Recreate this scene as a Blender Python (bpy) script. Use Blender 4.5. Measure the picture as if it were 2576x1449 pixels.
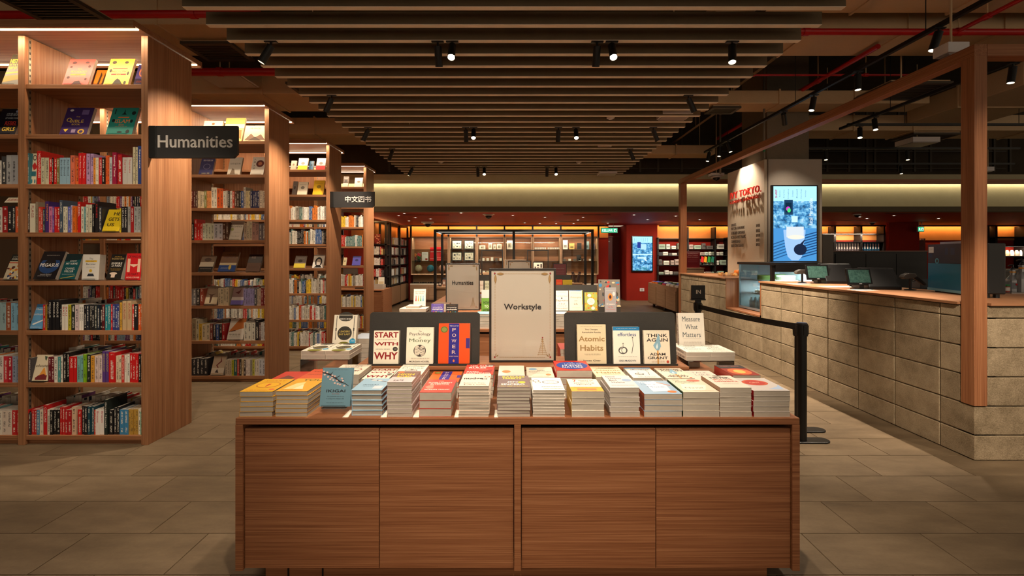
import bpy, bmesh, math, random
from mathutils import Vector, Matrix, Euler
random.seed(7)
R = math.radians
for o in list(bpy.data.objects): bpy.data.objects.remove(o)
scn = bpy.context.scene
COL = scn.collection

# ------------------------------------------------------------------ camera, world, exposure
F, CX, CY, EYE = 1145.0, 1291.0, 643.5, 1.406      # measured from the photograph: 16 mm lens, vanishing point, eye height
cd = bpy.data.cameras.new('camera'); cd.lens = 16; cd.sensor_width = 36
cd.shift_x = (1288 - CX) / 2576; cd.shift_y = (CY - 724.5) / 2576
cd.clip_start = .05; cd.clip_end = 100
cam = bpy.data.objects.new('camera', cd); COL.objects.link(cam)
cam.location = (0, 0, EYE); cam.rotation_euler = (R(90), 0, 0)
scn.camera = cam
w = bpy.data.worlds.new('world'); scn.world = w; w.use_nodes = True
w.node_tree.nodes['Background'].inputs[0].default_value = (1.0, .80, .58, 1)
w.node_tree.nodes['Background'].inputs[1].default_value = .42
vs = scn.view_settings
vs.view_transform = 'Standard'; vs.look = 'None'; vs.gamma = 1; vs.use_curve_mapping = False
vs.exposure = 0.9
try:
    scn.cycles.use_denoising = True
    scn.cycles.max_bounces = 7; scn.cycles.diffuse_bounces = 4; scn.cycles.glossy_bounces = 3
    scn.cycles.transmission_bounces = 6; scn.cycles.transparent_max_bounces = 10
    scn.cycles.sample_clamp_indirect = 4; scn.cycles.caustics_reflective = False; scn.cycles.caustics_refractive = False
except Exception: pass
WARM = (1.0, .76, .50); WARM2 = (1.0, .84, .65); COOL = (.80, .95, 1.0)

def light_area(name, loc, rot, sx, sy, power, color=WARM, parent=None, spread=180):
    l = bpy.data.lights.new(name, 'AREA'); l.shape = 'RECTANGLE'; l.size = sx; l.size_y = sy
    l.energy = power; l.color = color; l.spread = R(spread)
    o = bpy.data.objects.new(name, l); COL.objects.link(o); o.location = loc; o.rotation_euler = rot
    if parent: o.parent = parent
    return o
def light_spot(name, loc, target, power, deg, blend=.6, color=WARM2, rad=.03, parent=None):
    l = bpy.data.lights.new(name, 'SPOT'); l.energy = power; l.spot_size = R(deg); l.spot_blend = blend
    l.color = color; l.shadow_soft_size = rad
    o = bpy.data.objects.new(name, l); COL.objects.link(o); o.location = loc
    o.rotation_euler = (Vector(target) - Vector(loc)).to_track_quat('-Z', 'Y').to_euler()
    if parent: o.parent = parent
    return o

# ------------------------------------------------------------------ measuring helpers
def X(x, Y): return (x - CX) / F * Y
def Z(y, Y): return EYE + (CY - y) / F * Y
def P(x, y, Y): return Vector((X(x, Y), Y, Z(y, Y)))
def srgb(r, g, b):
    f = lambda c: (c / 255 / 12.92) if c <= 10 else ((c / 255 + .055) / 1.055) ** 2.4
    return (f(r), f(g), f(b))

# ------------------------------------------------------------------ materials
MATS = {}
def newmat(name):
    m = bpy.data.materials.new(name); m.use_nodes = True
    nt = m.node_tree; return m, nt, nt.nodes['Principled BSDF']
def N(nt, t, **kw):
    n = nt.nodes.new(t)
    for k, v in kw.items(): setattr(n, k, v)
    return n
def L(nt, a, b): nt.links.new(a, b)
def math_n(nt, op, a, b=None, c=None):
    n = nt.nodes.new('ShaderNodeMath'); n.operation = op
    for i, v in enumerate((a, b, c)):
        if v is None: continue
        if isinstance(v, (int, float)): n.inputs[i].default_value = v
        else: nt.links.new(v, n.inputs[i])
    return n.outputs[0]
def ramp(nt, fac, stops):
    r = nt.nodes.new('ShaderNodeValToRGB'); e = r.color_ramp.elements
    while len(e) < len(stops): e.new(.5)
    for el, (p, c) in zip(e, stops): el.position = p; el.color = (*c, 1)
    if fac is not None: nt.links.new(fac, r.inputs[0])
    return r.outputs[0]
def mapping(nt, src, scale=(1, 1, 1), loc=(0, 0, 0)):
    m = nt.nodes.new('ShaderNodeMapping'); m.inputs['Scale'].default_value = scale; m.inputs['Location'].default_value = loc
    nt.links.new(src, m.inputs['Vector']); return m.outputs[0]
def noise(nt, vec, scale, detail=4, rough=.55):
    n = nt.nodes.new('ShaderNodeTexNoise'); n.inputs['Scale'].default_value = scale
    n.inputs['Detail'].default_value = detail; n.inputs['Roughness'].default_value = rough
    nt.links.new(vec, n.inputs['Vector']); return n.outputs['Fac']
def bump(nt, bsdf, h, strength, dist=.01):
    b = nt.nodes.new('ShaderNodeBump'); b.inputs['Strength'].default_value = strength; b.inputs['Distance'].default_value = dist
    nt.links.new(h, b.inputs['Height']); nt.links.new(b.outputs[0], bsdf.inputs['Normal'])

def flat(c, rough=.55, metal=0, spec=.4):
    """plain paint, print, plastic or metal of one colour (sRGB 0-255)"""
    k = ('flat', tuple(round(v) for v in c), rough, metal, spec)
    if k in MATS: return MATS[k]
    m, nt, b = newmat('paint_%d_%d_%d' % k[1])
    b.inputs['Base Color'].default_value = (*srgb(*c), 1); b.inputs['Roughness'].default_value = rough
    b.inputs['Metallic'].default_value = metal; b.inputs['Specular IOR Level'].default_value = spec
    MATS[k] = m; return m
def emit(c, s):
    k = ('emit', tuple(c), s)
    if k in MATS: return MATS[k]
    m = bpy.data.materials.new('lit_lens'); m.use_nodes = True; nt = m.node_tree; nt.nodes.clear()
    e = nt.nodes.new('ShaderNodeEmission'); e.inputs[0].default_value = (*c, 1); e.inputs[1].default_value = s
    o = nt.nodes.new('ShaderNodeOutputMaterial'); nt.links.new(e.outputs[0], o.inputs[0])
    MATS[k] = m; return m
def wood(axis, tone='brown'):
    k = ('wood', axis, tone)
    if k in MATS: return MATS[k]
    m, nt, b = newmat('wood_%s_grain_%s' % (tone, axis))
    tc = N(nt, 'ShaderNodeTexCoord'); gi = N(nt, 'ShaderNodeObjectInfo')
    s = {'x': (2.0, 230, 230), 'y': (230, 2.0, 230), 'z': (230, 230, 2.0)}[axis]
    add = nt.nodes.new('ShaderNodeVectorMath'); add.operation = 'ADD'
    L(nt, tc.outputs['Object'], add.inputs[0])
    cmb = N(nt, 'ShaderNodeCombineXYZ')
    r7 = math_n(nt, 'MULTIPLY', gi.outputs['Random'], 7.0)
    for i in range(3): L(nt, r7, cmb.inputs[i])
    L(nt, cmb.outputs[0], add.inputs[1])
    v = mapping(nt, add.outputs[0], s)
    n1 = noise(nt, v, 1.0, 5, .6)
    s2 = tuple(a * .2 for a in s)
    n2 = noise(nt, mapping(nt, add.outputs[0], s2), 1.0, 3, .5)
    f = math_n(nt, 'ADD', math_n(nt, 'MULTIPLY', n1, .7), math_n(nt, 'MULTIPLY', n2, .3))
    if tone == 'brown': st = [(.30, (.135, .042, .0155)), (.47, (.255, .094, .037)), (.60, (.345, .142, .061)), (.76, (.46, .21, .098))]
    elif tone == 'honey': st = [(.30, (.150, .054, .021)), (.47, (.275, .116, .049)), (.60, (.37, .174, .080)), (.76, (.49, .255, .126))]
    elif tone == 'top': st = [(.30, (.19, .080, .036)), (.5, (.29, .130, .060)), (.75, (.39, .19, .092))]
    else: st = [(.30, (.20, .11, .055)), (.5, (.34, .20, .11)), (.75, (.48, .30, .18))]
    L(nt, ramp(nt, f, st), b.inputs['Base Color'])
    b.inputs['Roughness'].default_value = .5; b.inputs['Specular IOR Level'].default_value = .35
    bump(nt, b, n1, .22, .003)
    MATS[k] = m; return m
def concrete(name, lo, hi, scale=14, bs=.5, rough=.85, fine=240):
    k = ('con', name)
    if k in MATS: return MATS[k]
    m, nt, b = newmat(name)
    tc = N(nt, 'ShaderNodeTexCoord'); gi = N(nt, 'ShaderNodeObjectInfo')
    g = N(nt, 'ShaderNodeNewGeometry')
    v = g.outputs['Position']
    n1 = noise(nt, v, scale, 5, .6); n2 = noise(nt, v, fine, 3, .7)
    f = math_n(nt, 'ADD', math_n(nt, 'MULTIPLY', n1, .5), math_n(nt, 'MULTIPLY', n2, .5))
    f = math_n(nt, 'ADD', f, math_n(nt, 'MULTIPLY', math_n(nt, 'SUBTRACT', gi.outputs['Random'], .5), .12))
    L(nt, ramp(nt, f, [(.32, lo), (.66, hi)]), b.inputs['Base Color'])
    b.inputs['Roughness'].default_value = rough; b.inputs['Specular IOR Level'].default_value = .25
    bump(nt, b, n2, bs, .004)
    MATS[k] = m; return m
def floor_tile_mat():
    if 'tile' in MATS: return MATS['tile']
    m, nt, b = newmat('slate_look_floor_tile')
    g = N(nt, 'ShaderNodeNewGeometry'); gi = N(nt, 'ShaderNodeObjectInfo')
    cmb = N(nt, 'ShaderNodeCombineXYZ'); L(nt, math_n(nt, 'MULTIPLY', gi.outputs['Random'], 30), cmb.inputs[2])
    add = nt.nodes.new('ShaderNodeVectorMath'); add.operation = 'ADD'
    L(nt, g.outputs['Position'], add.inputs[0]); L(nt, cmb.outputs[0], add.inputs[1])
    n1 = noise(nt, mapping(nt, add.outputs[0], (1.6, 5.0, 1)), 1.6, 8, .62)
    n2 = noise(nt, g.outputs['Position'], 60, 3, .6)
    f = math_n(nt, 'ADD', math_n(nt, 'MULTIPLY', n1, .85), math_n(nt, 'MULTIPLY', n2, .15))
    L(nt, ramp(nt, f, [(.30, (.092, .061, .034)), (.5, (.135, .092, .052)), (.72, (.188, .131, .077))]), b.inputs['Base Color'])
    b.inputs['Roughness'].default_value = .52; b.inputs['Specular IOR Level'].default_value = .35
    bump(nt, b, n1, .25, .01)
    MATS['tile'] = m; return m
def floor_far_mat():
    if 'farfloor' in MATS: return MATS['farfloor']
    m, nt, b = newmat('floor_of_tiles_in_running_bond')
    g = N(nt, 'ShaderNodeNewGeometry')
    br = N(nt, 'ShaderNodeTexBrick'); br.offset = .5
    L(nt, mapping(nt, g.outputs['Position'], (1, 1, 1), (.042, -.206, 0)), br.inputs['Vector'])
    br.inputs['Scale'].default_value = 1; br.inputs['Brick Width'].default_value = .6; br.inputs['Row Height'].default_value = .3
    br.inputs['Mortar Size'].default_value = .0025; br.inputs['Mortar Smooth'].default_value = .3
    n1 = noise(nt, mapping(nt, g.outputs['Position'], (1.6, 5.0, 1)), 1.6, 7, .62)
    c = ramp(nt, n1, [(.30, (.092, .061, .034)), (.5, (.135, .092, .052)), (.72, (.188, .131, .077))])
    mx = N(nt, 'ShaderNodeMix', data_type='RGBA')
    L(nt, br.outputs['Fac'], mx.inputs[0]); L(nt, c, mx.inputs[6]); mx.inputs[7].default_value = (.05, .036, .022, 1)
    L(nt, mx.outputs[2], b.inputs['Base Color']); b.inputs['Roughness'].default_value = .52; b.inputs['Specular IOR Level'].default_value = .35
    MATS['farfloor'] = m; return m
def glass(name='clear_glass', tint=(1, 1, 1), rough=.02, alpha=.10):
    k = ('glass', name)
    if k in MATS: return MATS[k]
    m = bpy.data.materials.new(name); m.use_nodes = True; nt = m.node_tree; nt.nodes.clear()
    tr = nt.nodes.new('ShaderNodeBsdfTransparent'); tr.inputs[0].default_value = (*tint, 1)
    gl = nt.nodes.new('ShaderNodeBsdfGlossy'); gl.inputs['Roughness'].default_value = rough
    fr = nt.nodes.new('ShaderNodeFresnel'); fr.inputs[0].default_value = 1.3
    f = math_n(nt, 'ADD', math_n(nt, 'MULTIPLY', fr.outputs[0], .8), alpha * .3)
    mx = nt.nodes.new('ShaderNodeMixShader'); o = nt.nodes.new('ShaderNodeOutputMaterial')
    L(nt, f, mx.inputs[0]); L(nt, tr.outputs[0], mx.inputs[1]); L(nt, gl.outputs[0], mx.inputs[2]); L(nt, mx.outputs[0], o.inputs[0])
    MATS[k] = m; return m
def cover_mat():
    if 'cover' in MATS: return MATS['cover']
    m, nt, b = newmat('book_cover_card')
    gi = N(nt, 'ShaderNodeObjectInfo'); L(nt, gi.outputs['Color'], b.inputs['Base Color'])
    b.inputs['Roughness'].default_value = .38; b.inputs['Specular IOR Level'].default_value = .45
    MATS['cover'] = m; return m
def spine_mat(attr=False):
    k = ('spine', attr)
    if k in MATS: return MATS[k]
    m, nt, b = newmat('printed_book_spine' + ('s' if attr else ''))
    gi = N(nt, 'ShaderNodeObjectInfo'); uv = N(nt, 'ShaderNodeUVMap')
    if attr:
        at = N(nt, 'ShaderNodeAttribute', attribute_name='tint'); base = at.outputs['Color']; rnd = at.outputs['Alpha']
    else: base = gi.outputs['Color']; rnd = gi.outputs['Random']
    sp = N(nt, 'ShaderNodeSeparateXYZ'); L(nt, uv.outputs[0], sp.inputs[0])
    u, v = sp.outputs[0], sp.outputs[1]
    off = math_n(nt, 'MULTIPLY', rnd, 91.7)
    c = N(nt, 'ShaderNodeCombineXYZ'); L(nt, math_n(nt, 'MULTIPLY', u, 2.2), c.inputs[0])
    L(nt, math_n(nt, 'ADD', math_n(nt, 'MULTIPLY', v, 46), off), c.inputs[1]); L(nt, off, c.inputs[2])
    t1 = math_n(nt, 'GREATER_THAN', noise(nt, c.outputs[0], 1.0, 2, .5), .49)
    c2 = N(nt, 'ShaderNodeCombineXYZ'); L(nt, math_n(nt, 'ADD', math_n(nt, 'MULTIPLY', v, 3.2), off), c2.inputs[1])
    t2 = math_n(nt, 'GREATER_THAN', noise(nt, c2.outputs[0], 1.0, 1, .5), .44)
    win = math_n(nt, 'LESS_THAN', math_n(nt, 'ABSOLUTE', math_n(nt, 'SUBTRACT', u, .5)), .20)
    vw = math_n(nt, 'LESS_THAN', math_n(nt, 'ABSOLUTE', math_n(nt, 'SUBTRACT', v, .52)), .42)
    mask = math_n(nt, 'MULTIPLY', math_n(nt, 'MULTIPLY', t1, t2), math_n(nt, 'MULTIPLY', win, vw))
    bw = N(nt, 'ShaderNodeRGBToBW'); L(nt, base, bw.inputs[0])
    dark = math_n(nt, 'LESS_THAN', bw.outputs[0], .22)
    mc = N(nt, 'ShaderNodeMix', data_type='RGBA'); L(nt, dark, mc.inputs[0])
    mc.inputs[6].default_value = (.03, .025, .03, 1); mc.inputs[7].default_value = (.75, .70, .60, 1)
    mx = N(nt, 'ShaderNodeMix', data_type='RGBA'); L(nt, math_n(nt, 'MULTIPLY', mask, .8), mx.inputs[0]); L(nt, base, mx.inputs[6]); L(nt, mc.outputs[2], mx.inputs[7])
    L(nt, mx.outputs[2], b.inputs['Base Color']); b.inputs['Roughness'].default_value = .4; b.inputs['Specular IOR Level'].default_value = .4
    MATS[k] = m; return m
def pages_mat():
    if 'pages' in MATS: return MATS['pages']
    m, nt, b = newmat('book_page_edges')
    tc = N(nt, 'ShaderNodeTexCoord')
    n1 = noise(nt, mapping(nt, tc.outputs['Object'], (4, 1100, 4)), 1.0, 2, .6)
    n2 = noise(nt, tc.outputs['Object'], 9, 3, .6)
    f = math_n(nt, 'ADD', math_n(nt, 'MULTIPLY', n1, .6), math_n(nt, 'MULTIPLY', n2, .4))
    L(nt, ramp(nt, f, [(.30, (.36, .30, .24)), (.7, (.60, .53, .44))]), b.inputs['Base Color'])
    b.inputs['Roughness'].default_value = .7; b.inputs['Specular IOR Level'].default_value = .25
    bump(nt, b, n1, .3, .002)
    MATS['pages'] = m; return m
def screen_mat(name, scale, strength, seed):
    """a lit display showing a bluish photograph of shelves: a pale caption field above, blocks of blue below"""
    m = bpy.data.materials.new(name); m.use_nodes = True; nt = m.node_tree; nt.nodes.clear()
    uv = N(nt, 'ShaderNodeUVMap'); sp = N(nt, 'ShaderNodeSeparateXYZ'); L(nt, uv.outputs[0], sp.inputs[0])
    br = N(nt, 'ShaderNodeTexBrick'); br.offset = .37; L(nt, mapping(nt, uv.outputs[0], (1, 1.6, 1), (seed, seed * .7, 0)), br.inputs['Vector'])
    br.inputs['Scale'].default_value = scale; br.inputs['Color1'].default_value = (.02, .16, .42, 1); br.inputs['Color2'].default_value = (.25, .62, .85, 1)
    br.inputs['Mortar'].default_value = (.01, .05, .14, 1); br.inputs['Mortar Size'].default_value = .02
    nz = noise(nt, mapping(nt, uv.outputs[0], (3, 5, 1), (seed, 0, 0)), 2.4, 6, .65)
    c2 = ramp(nt, nz, [(.36, (.002, .012, .05)), (.46, (.02, .15, .38)), (.55, (.16, .48, .74)), (.70, (.70, .92, 1.0))])
    mx = N(nt, 'ShaderNodeMix', data_type='RGBA'); mx.inputs[0].default_value = .72; L(nt, br.outputs[0], mx.inputs[6]); L(nt, c2, mx.inputs[7])
    e = nt.nodes.new('ShaderNodeEmission'); L(nt, mx.outputs[2], e.inputs[0]); e.inputs[1].default_value = strength
    o = nt.nodes.new('ShaderNodeOutputMaterial'); L(nt, e.outputs[0], o.inputs[0])
    return m
def red_paint():
    return concrete('oxide_red_wall_paint', (.20, .009, .003), (.26, .013, .0045), 3, .05, .85, 60)

# ------------------------------------------------------------------ mesh builder
class MB:
    def __init__(s): s.v = []; s.f = []; s.m = []; s.mats = []; s.uv = {}
    def mi(s, mat):
        if mat not in s.mats: s.mats.append(mat)
        return s.mats.index(mat)
    def face(s, pts, mat, uv=None):
        n = len(s.v); s.v += [tuple(p) for p in pts]; s.f.append(tuple(range(n, n + len(pts)))); s.m.append(s.mi(mat))
        if uv: s.uv[len(s.f) - 1] = uv
        return s
    def box(s, x0, x1, y0, y1, z0, z1, mat, M=None):
        n = len(s.v); c = [(x, y, z) for z in (z0, z1) for y in (y0, y1) for x in (x0, x1)]
        if M is not None: c = [tuple(M @ Vector(p)) for p in c]
        s.v += c; k = s.mi(mat)
        for f in ((0, 2, 3, 1), (4, 5, 7, 6), (0, 1, 5, 4), (2, 6, 7, 3), (0, 4, 6, 2), (1, 3, 7, 5)):
            s.f.append(tuple(n + i for i in f)); s.m.append(k)
        return s
    def prism(s, poly, a0, a1, axis, mat):
        """extrude a 2-D polygon along an axis ('x','y','z'); polygon in the two other axes in order"""
        def pt(p, a): return {'x': (a, p[0], p[1]), 'y': (p[0], a, p[1]), 'z': (p[0], p[1], a)}[axis]
        n = len(s.v); k = len(poly); s.v += [pt(p, a0) for p in poly] + [pt(p, a1) for p in poly]; mi = s.mi(mat)
        s.f.append(tuple(range(n, n + k))[::-1]); s.m.append(mi); s.f.append(tuple(range(n + k, n + 2 * k))); s.m.append(mi)
        for i in range(k):
            j = (i + 1) % k; s.f.append((n + i, n + j, n + k + j, n + k + i)); s.m.append(mi)
        return s
    def tube(s, a, b, r, mat, seg=12, r2=None, cap=True):
        a, b = Vector(a), Vector(b); d = (b - a).normalized(); q = d.to_track_quat('Z', 'Y'); r2 = r if r2 is None else r2
        n = len(s.v); mi = s.mi(mat)
        for c, rr in ((a, r), (b, r2)):
            for i in range(seg):
                t = 2 * math.pi * i / seg; s.v.append(tuple(c + q @ Vector((rr * math.cos(t), rr * math.sin(t), 0))))
        for i in range(seg):
            j = (i + 1) % seg; s.f.append((n + i, n + j, n + seg + j, n + seg + i)); s.m.append(mi)
        if cap:
            s.f.append(tuple(range(n, n + seg))[::-1]); s.m.append(mi); s.f.append(tuple(range(n + seg, n + 2 * seg))); s.m.append(mi)
        return s
    def lathe(s, prof, mat, seg=20, c=(0, 0, 0)):
        n = len(s.v); mi = s.mi(mat)
        for r, z in prof:
            for i in range(seg):
                t = 2 * math.pi * i / seg; s.v.append((c[0] + r * math.cos(t), c[1] + r * math.sin(t), c[2] + z))
        for k in range(len(prof) - 1):
            for i in range(seg):
                j = (i + 1) % seg; a = n + k * seg
                s.f.append((a + i, a + j, a + seg + j, a + seg + i)); s.m.append(mi)
        s.f.append(tuple(range(n, n + seg))[::-1]); s.m.append(mi)
        e = n + (len(prof) - 1) * seg; s.f.append(tuple(range(e, e + seg))); s.m.append(mi)
        return s
    def add(s, verts, faces, mat):
        n = len(s.v); s.v += [tuple(v) for v in verts]; k = s.mi(mat)
        for f in faces: s.f.append(tuple(n + i for i in f)); s.m.append(k)
        return s
    def mesh(s, name, smooth=False):
        me = bpy.data.meshes.new(name); me.from_pydata(s.v, [], s.f)
        for m in s.mats: me.materials.append(m)
        me.polygons.foreach_set('material_index', s.m)
        if smooth: me.polygons.foreach_set('use_smooth', [True] * len(s.f))
        if s.uv:
            ul = me.uv_layers.new(name='UVMap')
            for fi, uv in s.uv.items():
                p = me.polygons[fi]
                for li, c in zip(p.loop_indices, uv): ul.data[li].uv = c
        me.update(); return me
    def build(s, name, parent=None, loc=(0, 0, 0), rot=(0, 0, 0), smooth=False, bevel=0, **tags):
        return put(name, s.mesh(name, smooth), parent, loc, rot, bevel, **tags)
LABELS = {}
def tag(o, label=None, cat=None, group=None, kind=None):
    if label: o['label'] = label; LABELS.setdefault(label, []).append(o.name)
    if cat: o['category'] = cat
    if group: o['group'] = group
    if kind: o['kind'] = kind
    return o
def put(name, me, parent=None, loc=(0, 0, 0), rot=(0, 0, 0), bevel=0, **tags):
    o = bpy.data.objects.new(name, me); COL.objects.link(o); o.location = loc; o.rotation_euler = rot
    if parent: o.parent = parent
    if bevel:
        b = o.modifiers.new('bevel', 'BEVEL'); b.width = bevel; b.segments = 2; b.limit_method = 'ANGLE'
    return tag(o, **tags)
def empty(name, loc=(0, 0, 0), rot=(0, 0, 0), **tags):
    o = bpy.data.objects.new(name, None); COL.objects.link(o); o.location = loc; o.rotation_euler = rot; o.empty_display_size = .1
    return tag(o, **tags)
def copy_tree(o, parent=None):
    c = o.copy(); COL.objects.link(c)
    if parent: c.parent = parent
    for ch in list(o.children): copy_tree(ch, c)
    return c
ORD = ['zeroth', 'first', 'second', 'third', 'fourth', 'fifth', 'sixth', 'seventh', 'eighth', 'ninth', 'tenth', 'eleventh', 'twelfth', 'thirteenth',
       'fourteenth', 'fifteenth', 'sixteenth', 'seventeenth', 'eighteenth', 'nineteenth', 'twentieth'] + ['twenty-' + a for a in ('first', 'second', 'third', 'fourth', 'fifth', 'sixth', 'seventh', 'eighth', 'ninth')] + ['thirtieth'] + ['thirty-' + a for a in ('first', 'second', 'third', 'fourth', 'fifth', 'sixth', 'seventh', 'eighth', 'ninth')] + ['fortieth'] + ['forty-' + a for a in ('first', 'second', 'third', 'fourth', 'fifth', 'sixth', 'seventh', 'eighth', 'ninth')]

# ------------------------------------------------------------------ lettering (built-in font turned into flat meshes)
_fc = bpy.data.curves.new('lettering', 'FONT'); _fo = bpy.data.objects.new('lettering', _fc); COL.objects.link(_fo)
_fc.resolution_u = 2
TXT = {}
def text_geo(body, bold=0.0, space=1.0):
    k = (body, bold, space)
    if k in TXT: return TXT[k]
    _fc.body = body; _fc.offset = bold; _fc.space_character = space
    dg = bpy.context.evaluated_depsgraph_get(); dg.update()
    me = bpy.data.meshes.new_from_object(_fo.evaluated_get(dg))
    vs_ = [(v.co.x, v.co.y) for v in me.vertices]; fs = [tuple(p.vertices) for p in me.polygons]
    bpy.data.meshes.remove(me)
    if not vs_: TXT[k] = ([], [], 1, 1); return TXT[k]
    x0 = min(v[0] for v in vs_); x1 = max(v[0] for v in vs_); y0 = min(v[1] for v in vs_); y1 = max(v[1] for v in vs_)
    TXT[k] = ([(a - x0, b - y0) for a, b in vs_], fs, x1 - x0, y1 - y0); return TXT[k]
PRINTMAT = flat
def print_items(mb, items, to3d, step=.00035):
    """flat print on a panel. to3d(u, v, layer) -> point, u and v in panel units.
       ('r',u0,v0,u1,v1,col) ('o',u,v,ru,rv,col) ('p',[(u,v)..],col) ('t',text,uc,vc,w,h,col[,bold]) ('l',u0,v,u1,n,col) small lines"""
    for n, it in enumerate(items):
        lay = step + n * 2.0e-5; k = it[0]; 
        if k == 'r':
            _, a, b, c, d, col = it; mb.face([to3d(a, b, lay), to3d(c, b, lay), to3d(c, d, lay), to3d(a, d, lay)], PRINTMAT(col))
        elif k == 'o':
            _, a, b, ru, rv, col = it
            mb.face([to3d(a + ru * math.cos(t * math.pi / 12), b + rv * math.sin(t * math.pi / 12), lay) for t in range(24)], PRINTMAT(col))
        elif k == 'p':
            mb.face([to3d(a, b, lay) for a, b in it[1]], PRINTMAT(it[2]))
        elif k == 't':
            body, uc, vc, wd, ht, col = it[1:7]; bold = it[7] if len(it) > 7 else 0
            vs_, fs, tw, th = text_geo(body, bold)
            mb.add([to3d(uc - wd / 2 + x / tw * wd, vc - ht / 2 + y / th * ht, lay) for x, y in vs_], fs, PRINTMAT(col))
        elif k == 'l':
            _, u0, v, u1, nn, col = it
            hh = .006
            for j in range(nn):
                vv = v - j * .022; x = u0 + random.uniform(0, .04)
                while x < u1:
                    e = min(x + random.uniform(.03, .10), u1)
                    mb.face([to3d(x, vv, lay), to3d(e, vv, lay), to3d(e, vv + hh, lay), to3d(x, vv + hh, lay)], PRINTMAT(col)); x = e + .02

def text3d(body, wd, ht, depth, mat, bold=0.0, space=1.0):
    """raised letters: x across, z up, thickness towards -y, lower left corner at the origin"""
    _fc.body = body; _fc.offset = bold; _fc.space_character = space; _fc.extrude = .05
    dg = bpy.context.evaluated_depsgraph_get(); dg.update()
    me = bpy.data.meshes.new_from_object(_fo.evaluated_get(dg)); _fc.extrude = 0
    c = [v.co.copy() for v in me.vertices]; x0 = min(v.x for v in c); x1 = max(v.x for v in c); y0 = min(v.y for v in c); y1 = max(v.y for v in c)
    mb = MB(); mb.add([((v.x - x0) / (x1 - x0) * wd, -(v.z + .05) / .1 * depth, (v.y - y0) / (y1 - y0) * ht) for v in c], [tuple(p.vertices) for p in me.polygons], mat)
    bpy.data.meshes.remove(me); return mb

# ================================================================== THE SHELL
# floor: 600 x 300 tiles in running bond (each near tile its own piece), textured slab beyond
TX0, TX1, TK0, TK1 = -4.242, 4.158, 5, 21
ty0, ty1 = .206 + .3 * TK0, .206 + .3 * TK1
fb = MB(); ff = floor_far_mat()
FX0, FX1, FY0, FY1 = -9, 18, -6, 15.5
for (a, b, c, d) in ((FX0, FX1, FY0, ty0), (FX0, FX1, ty1, FY1), (FX0, TX0, ty0, ty1), (TX1, FX1, ty0, ty1)):
    fb.face([(a, c, 0), (b, c, 0), (b, d, 0), (a, d, 0)], ff)
fb.face([(TX0, ty0, -.004), (TX1, ty0, -.004), (TX1, ty1, -.004), (TX0, ty1, -.004)], flat((44, 34, 24), .9))
floor = fb.build('floor', kind='structure')
tm = floor_tile_mat()
def tile_mesh(wd):
    g = .0012; b = .0015; mb = MB()
    x0, x1, y0, y1 = g, wd - g, g, .3 - g
    lo = [(x0, y0), (x1, y0), (x1, y1), (x0, y1)]; hi = [(x0 + b, y0 + b), (x1 - b, y0 + b), (x1 - b, y1 - b), (x0 + b, y1 - b)]
    mb.face([(x, y, 0) for x, y in hi], tm)
    for i in range(4):
        j = (i + 1) % 4; mb.face([(*lo[i], -.004), (*lo[j], -.004), (*hi[j], 0), (*hi[i], 0)], tm)
    return mb.mesh('floor_tile')
t_full, t_half = tile_mesh(.6), tile_mesh(.3)
for k in range(TK0, TK1):
    yy = .206 + .3 * k; x = TX0 if k % 2 else TX0
    first_half = (k % 2 == 0)            # even rows: joints at .258 + .6 n ; odd rows at .558 + .6 n
    # TX0 = -4.242 = .558 - 8*.6
    if first_half: put('floor_tile', t_half, floor, (x, yy, 0)); x += .3
    while x + .6 <= TX1 + 1e-6: put('floor_tile', t_full, floor, (x, yy, 0)); x += .6
    if x < TX1 - .01: put('floor_tile', t_half, floor, (x, yy, 0))

DK = concrete('dark_ceiling_paint', (.035, .025, .015), (.055, .040, .025), 5, .1, .9, 90)
DUCT = concrete('olive_brown_duct_paint', (.50, .35, .20), (.56, .39, .23), 4, .05, .6, 70)
MB().box(FX0, FX1, FY0, FY1, 4.6, 4.7, DK).build('ceiling', kind='structure')
MB().box(-9.1, -9, FY0, FY1, 0, 4.6, flat((88, 66, 48), .8)).build('wall_left', kind='structure')
MB().box(18, 18.1, 6.0, FY1, 0, 4.6, flat((70, 52, 40), .8)).build('wall_right', kind='structure')
RED = red_paint()
# cove header between the shop and the red room
OLV = concrete('olive_cream_header_paint', (.40, .345, .215), (.46, .40, .255), 4, .04, .7, 60)
MB().box(-9, 18, 10.0, 10.1, 2.37, 4.6, OLV).build('wall_header', kind='structure')
MB().box(-9, 18, 9.80, 9.82, 2.965, 3.16, OLV).box(-9, 18, 9.82, 10.0, 3.14, 3.16, OLV).build('trim_1', kind='structure')
MB().box(-9, 18, 9.90, 10.14, 2.372, 2.478, flat((86, 74, 52), .7)).build('trim_2', kind='structure')
MB().box(-9, 18, 9.83, 9.845, 2.99, 3.01, emit((1, .86, .60), 3.0)).build('trim_3', kind='structure')
light_area('cove_light', (4, 9.955, 2.995), (R(4), 0, 0), 25, .03, 30, (1, .86, .55))
# plenum void above the header is dark; thin studs hang in it
MB().box(-9, 18, 9.95, 9.98, 3.18, 4.6, DK).build('wall_plenum', kind='structure')
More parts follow.
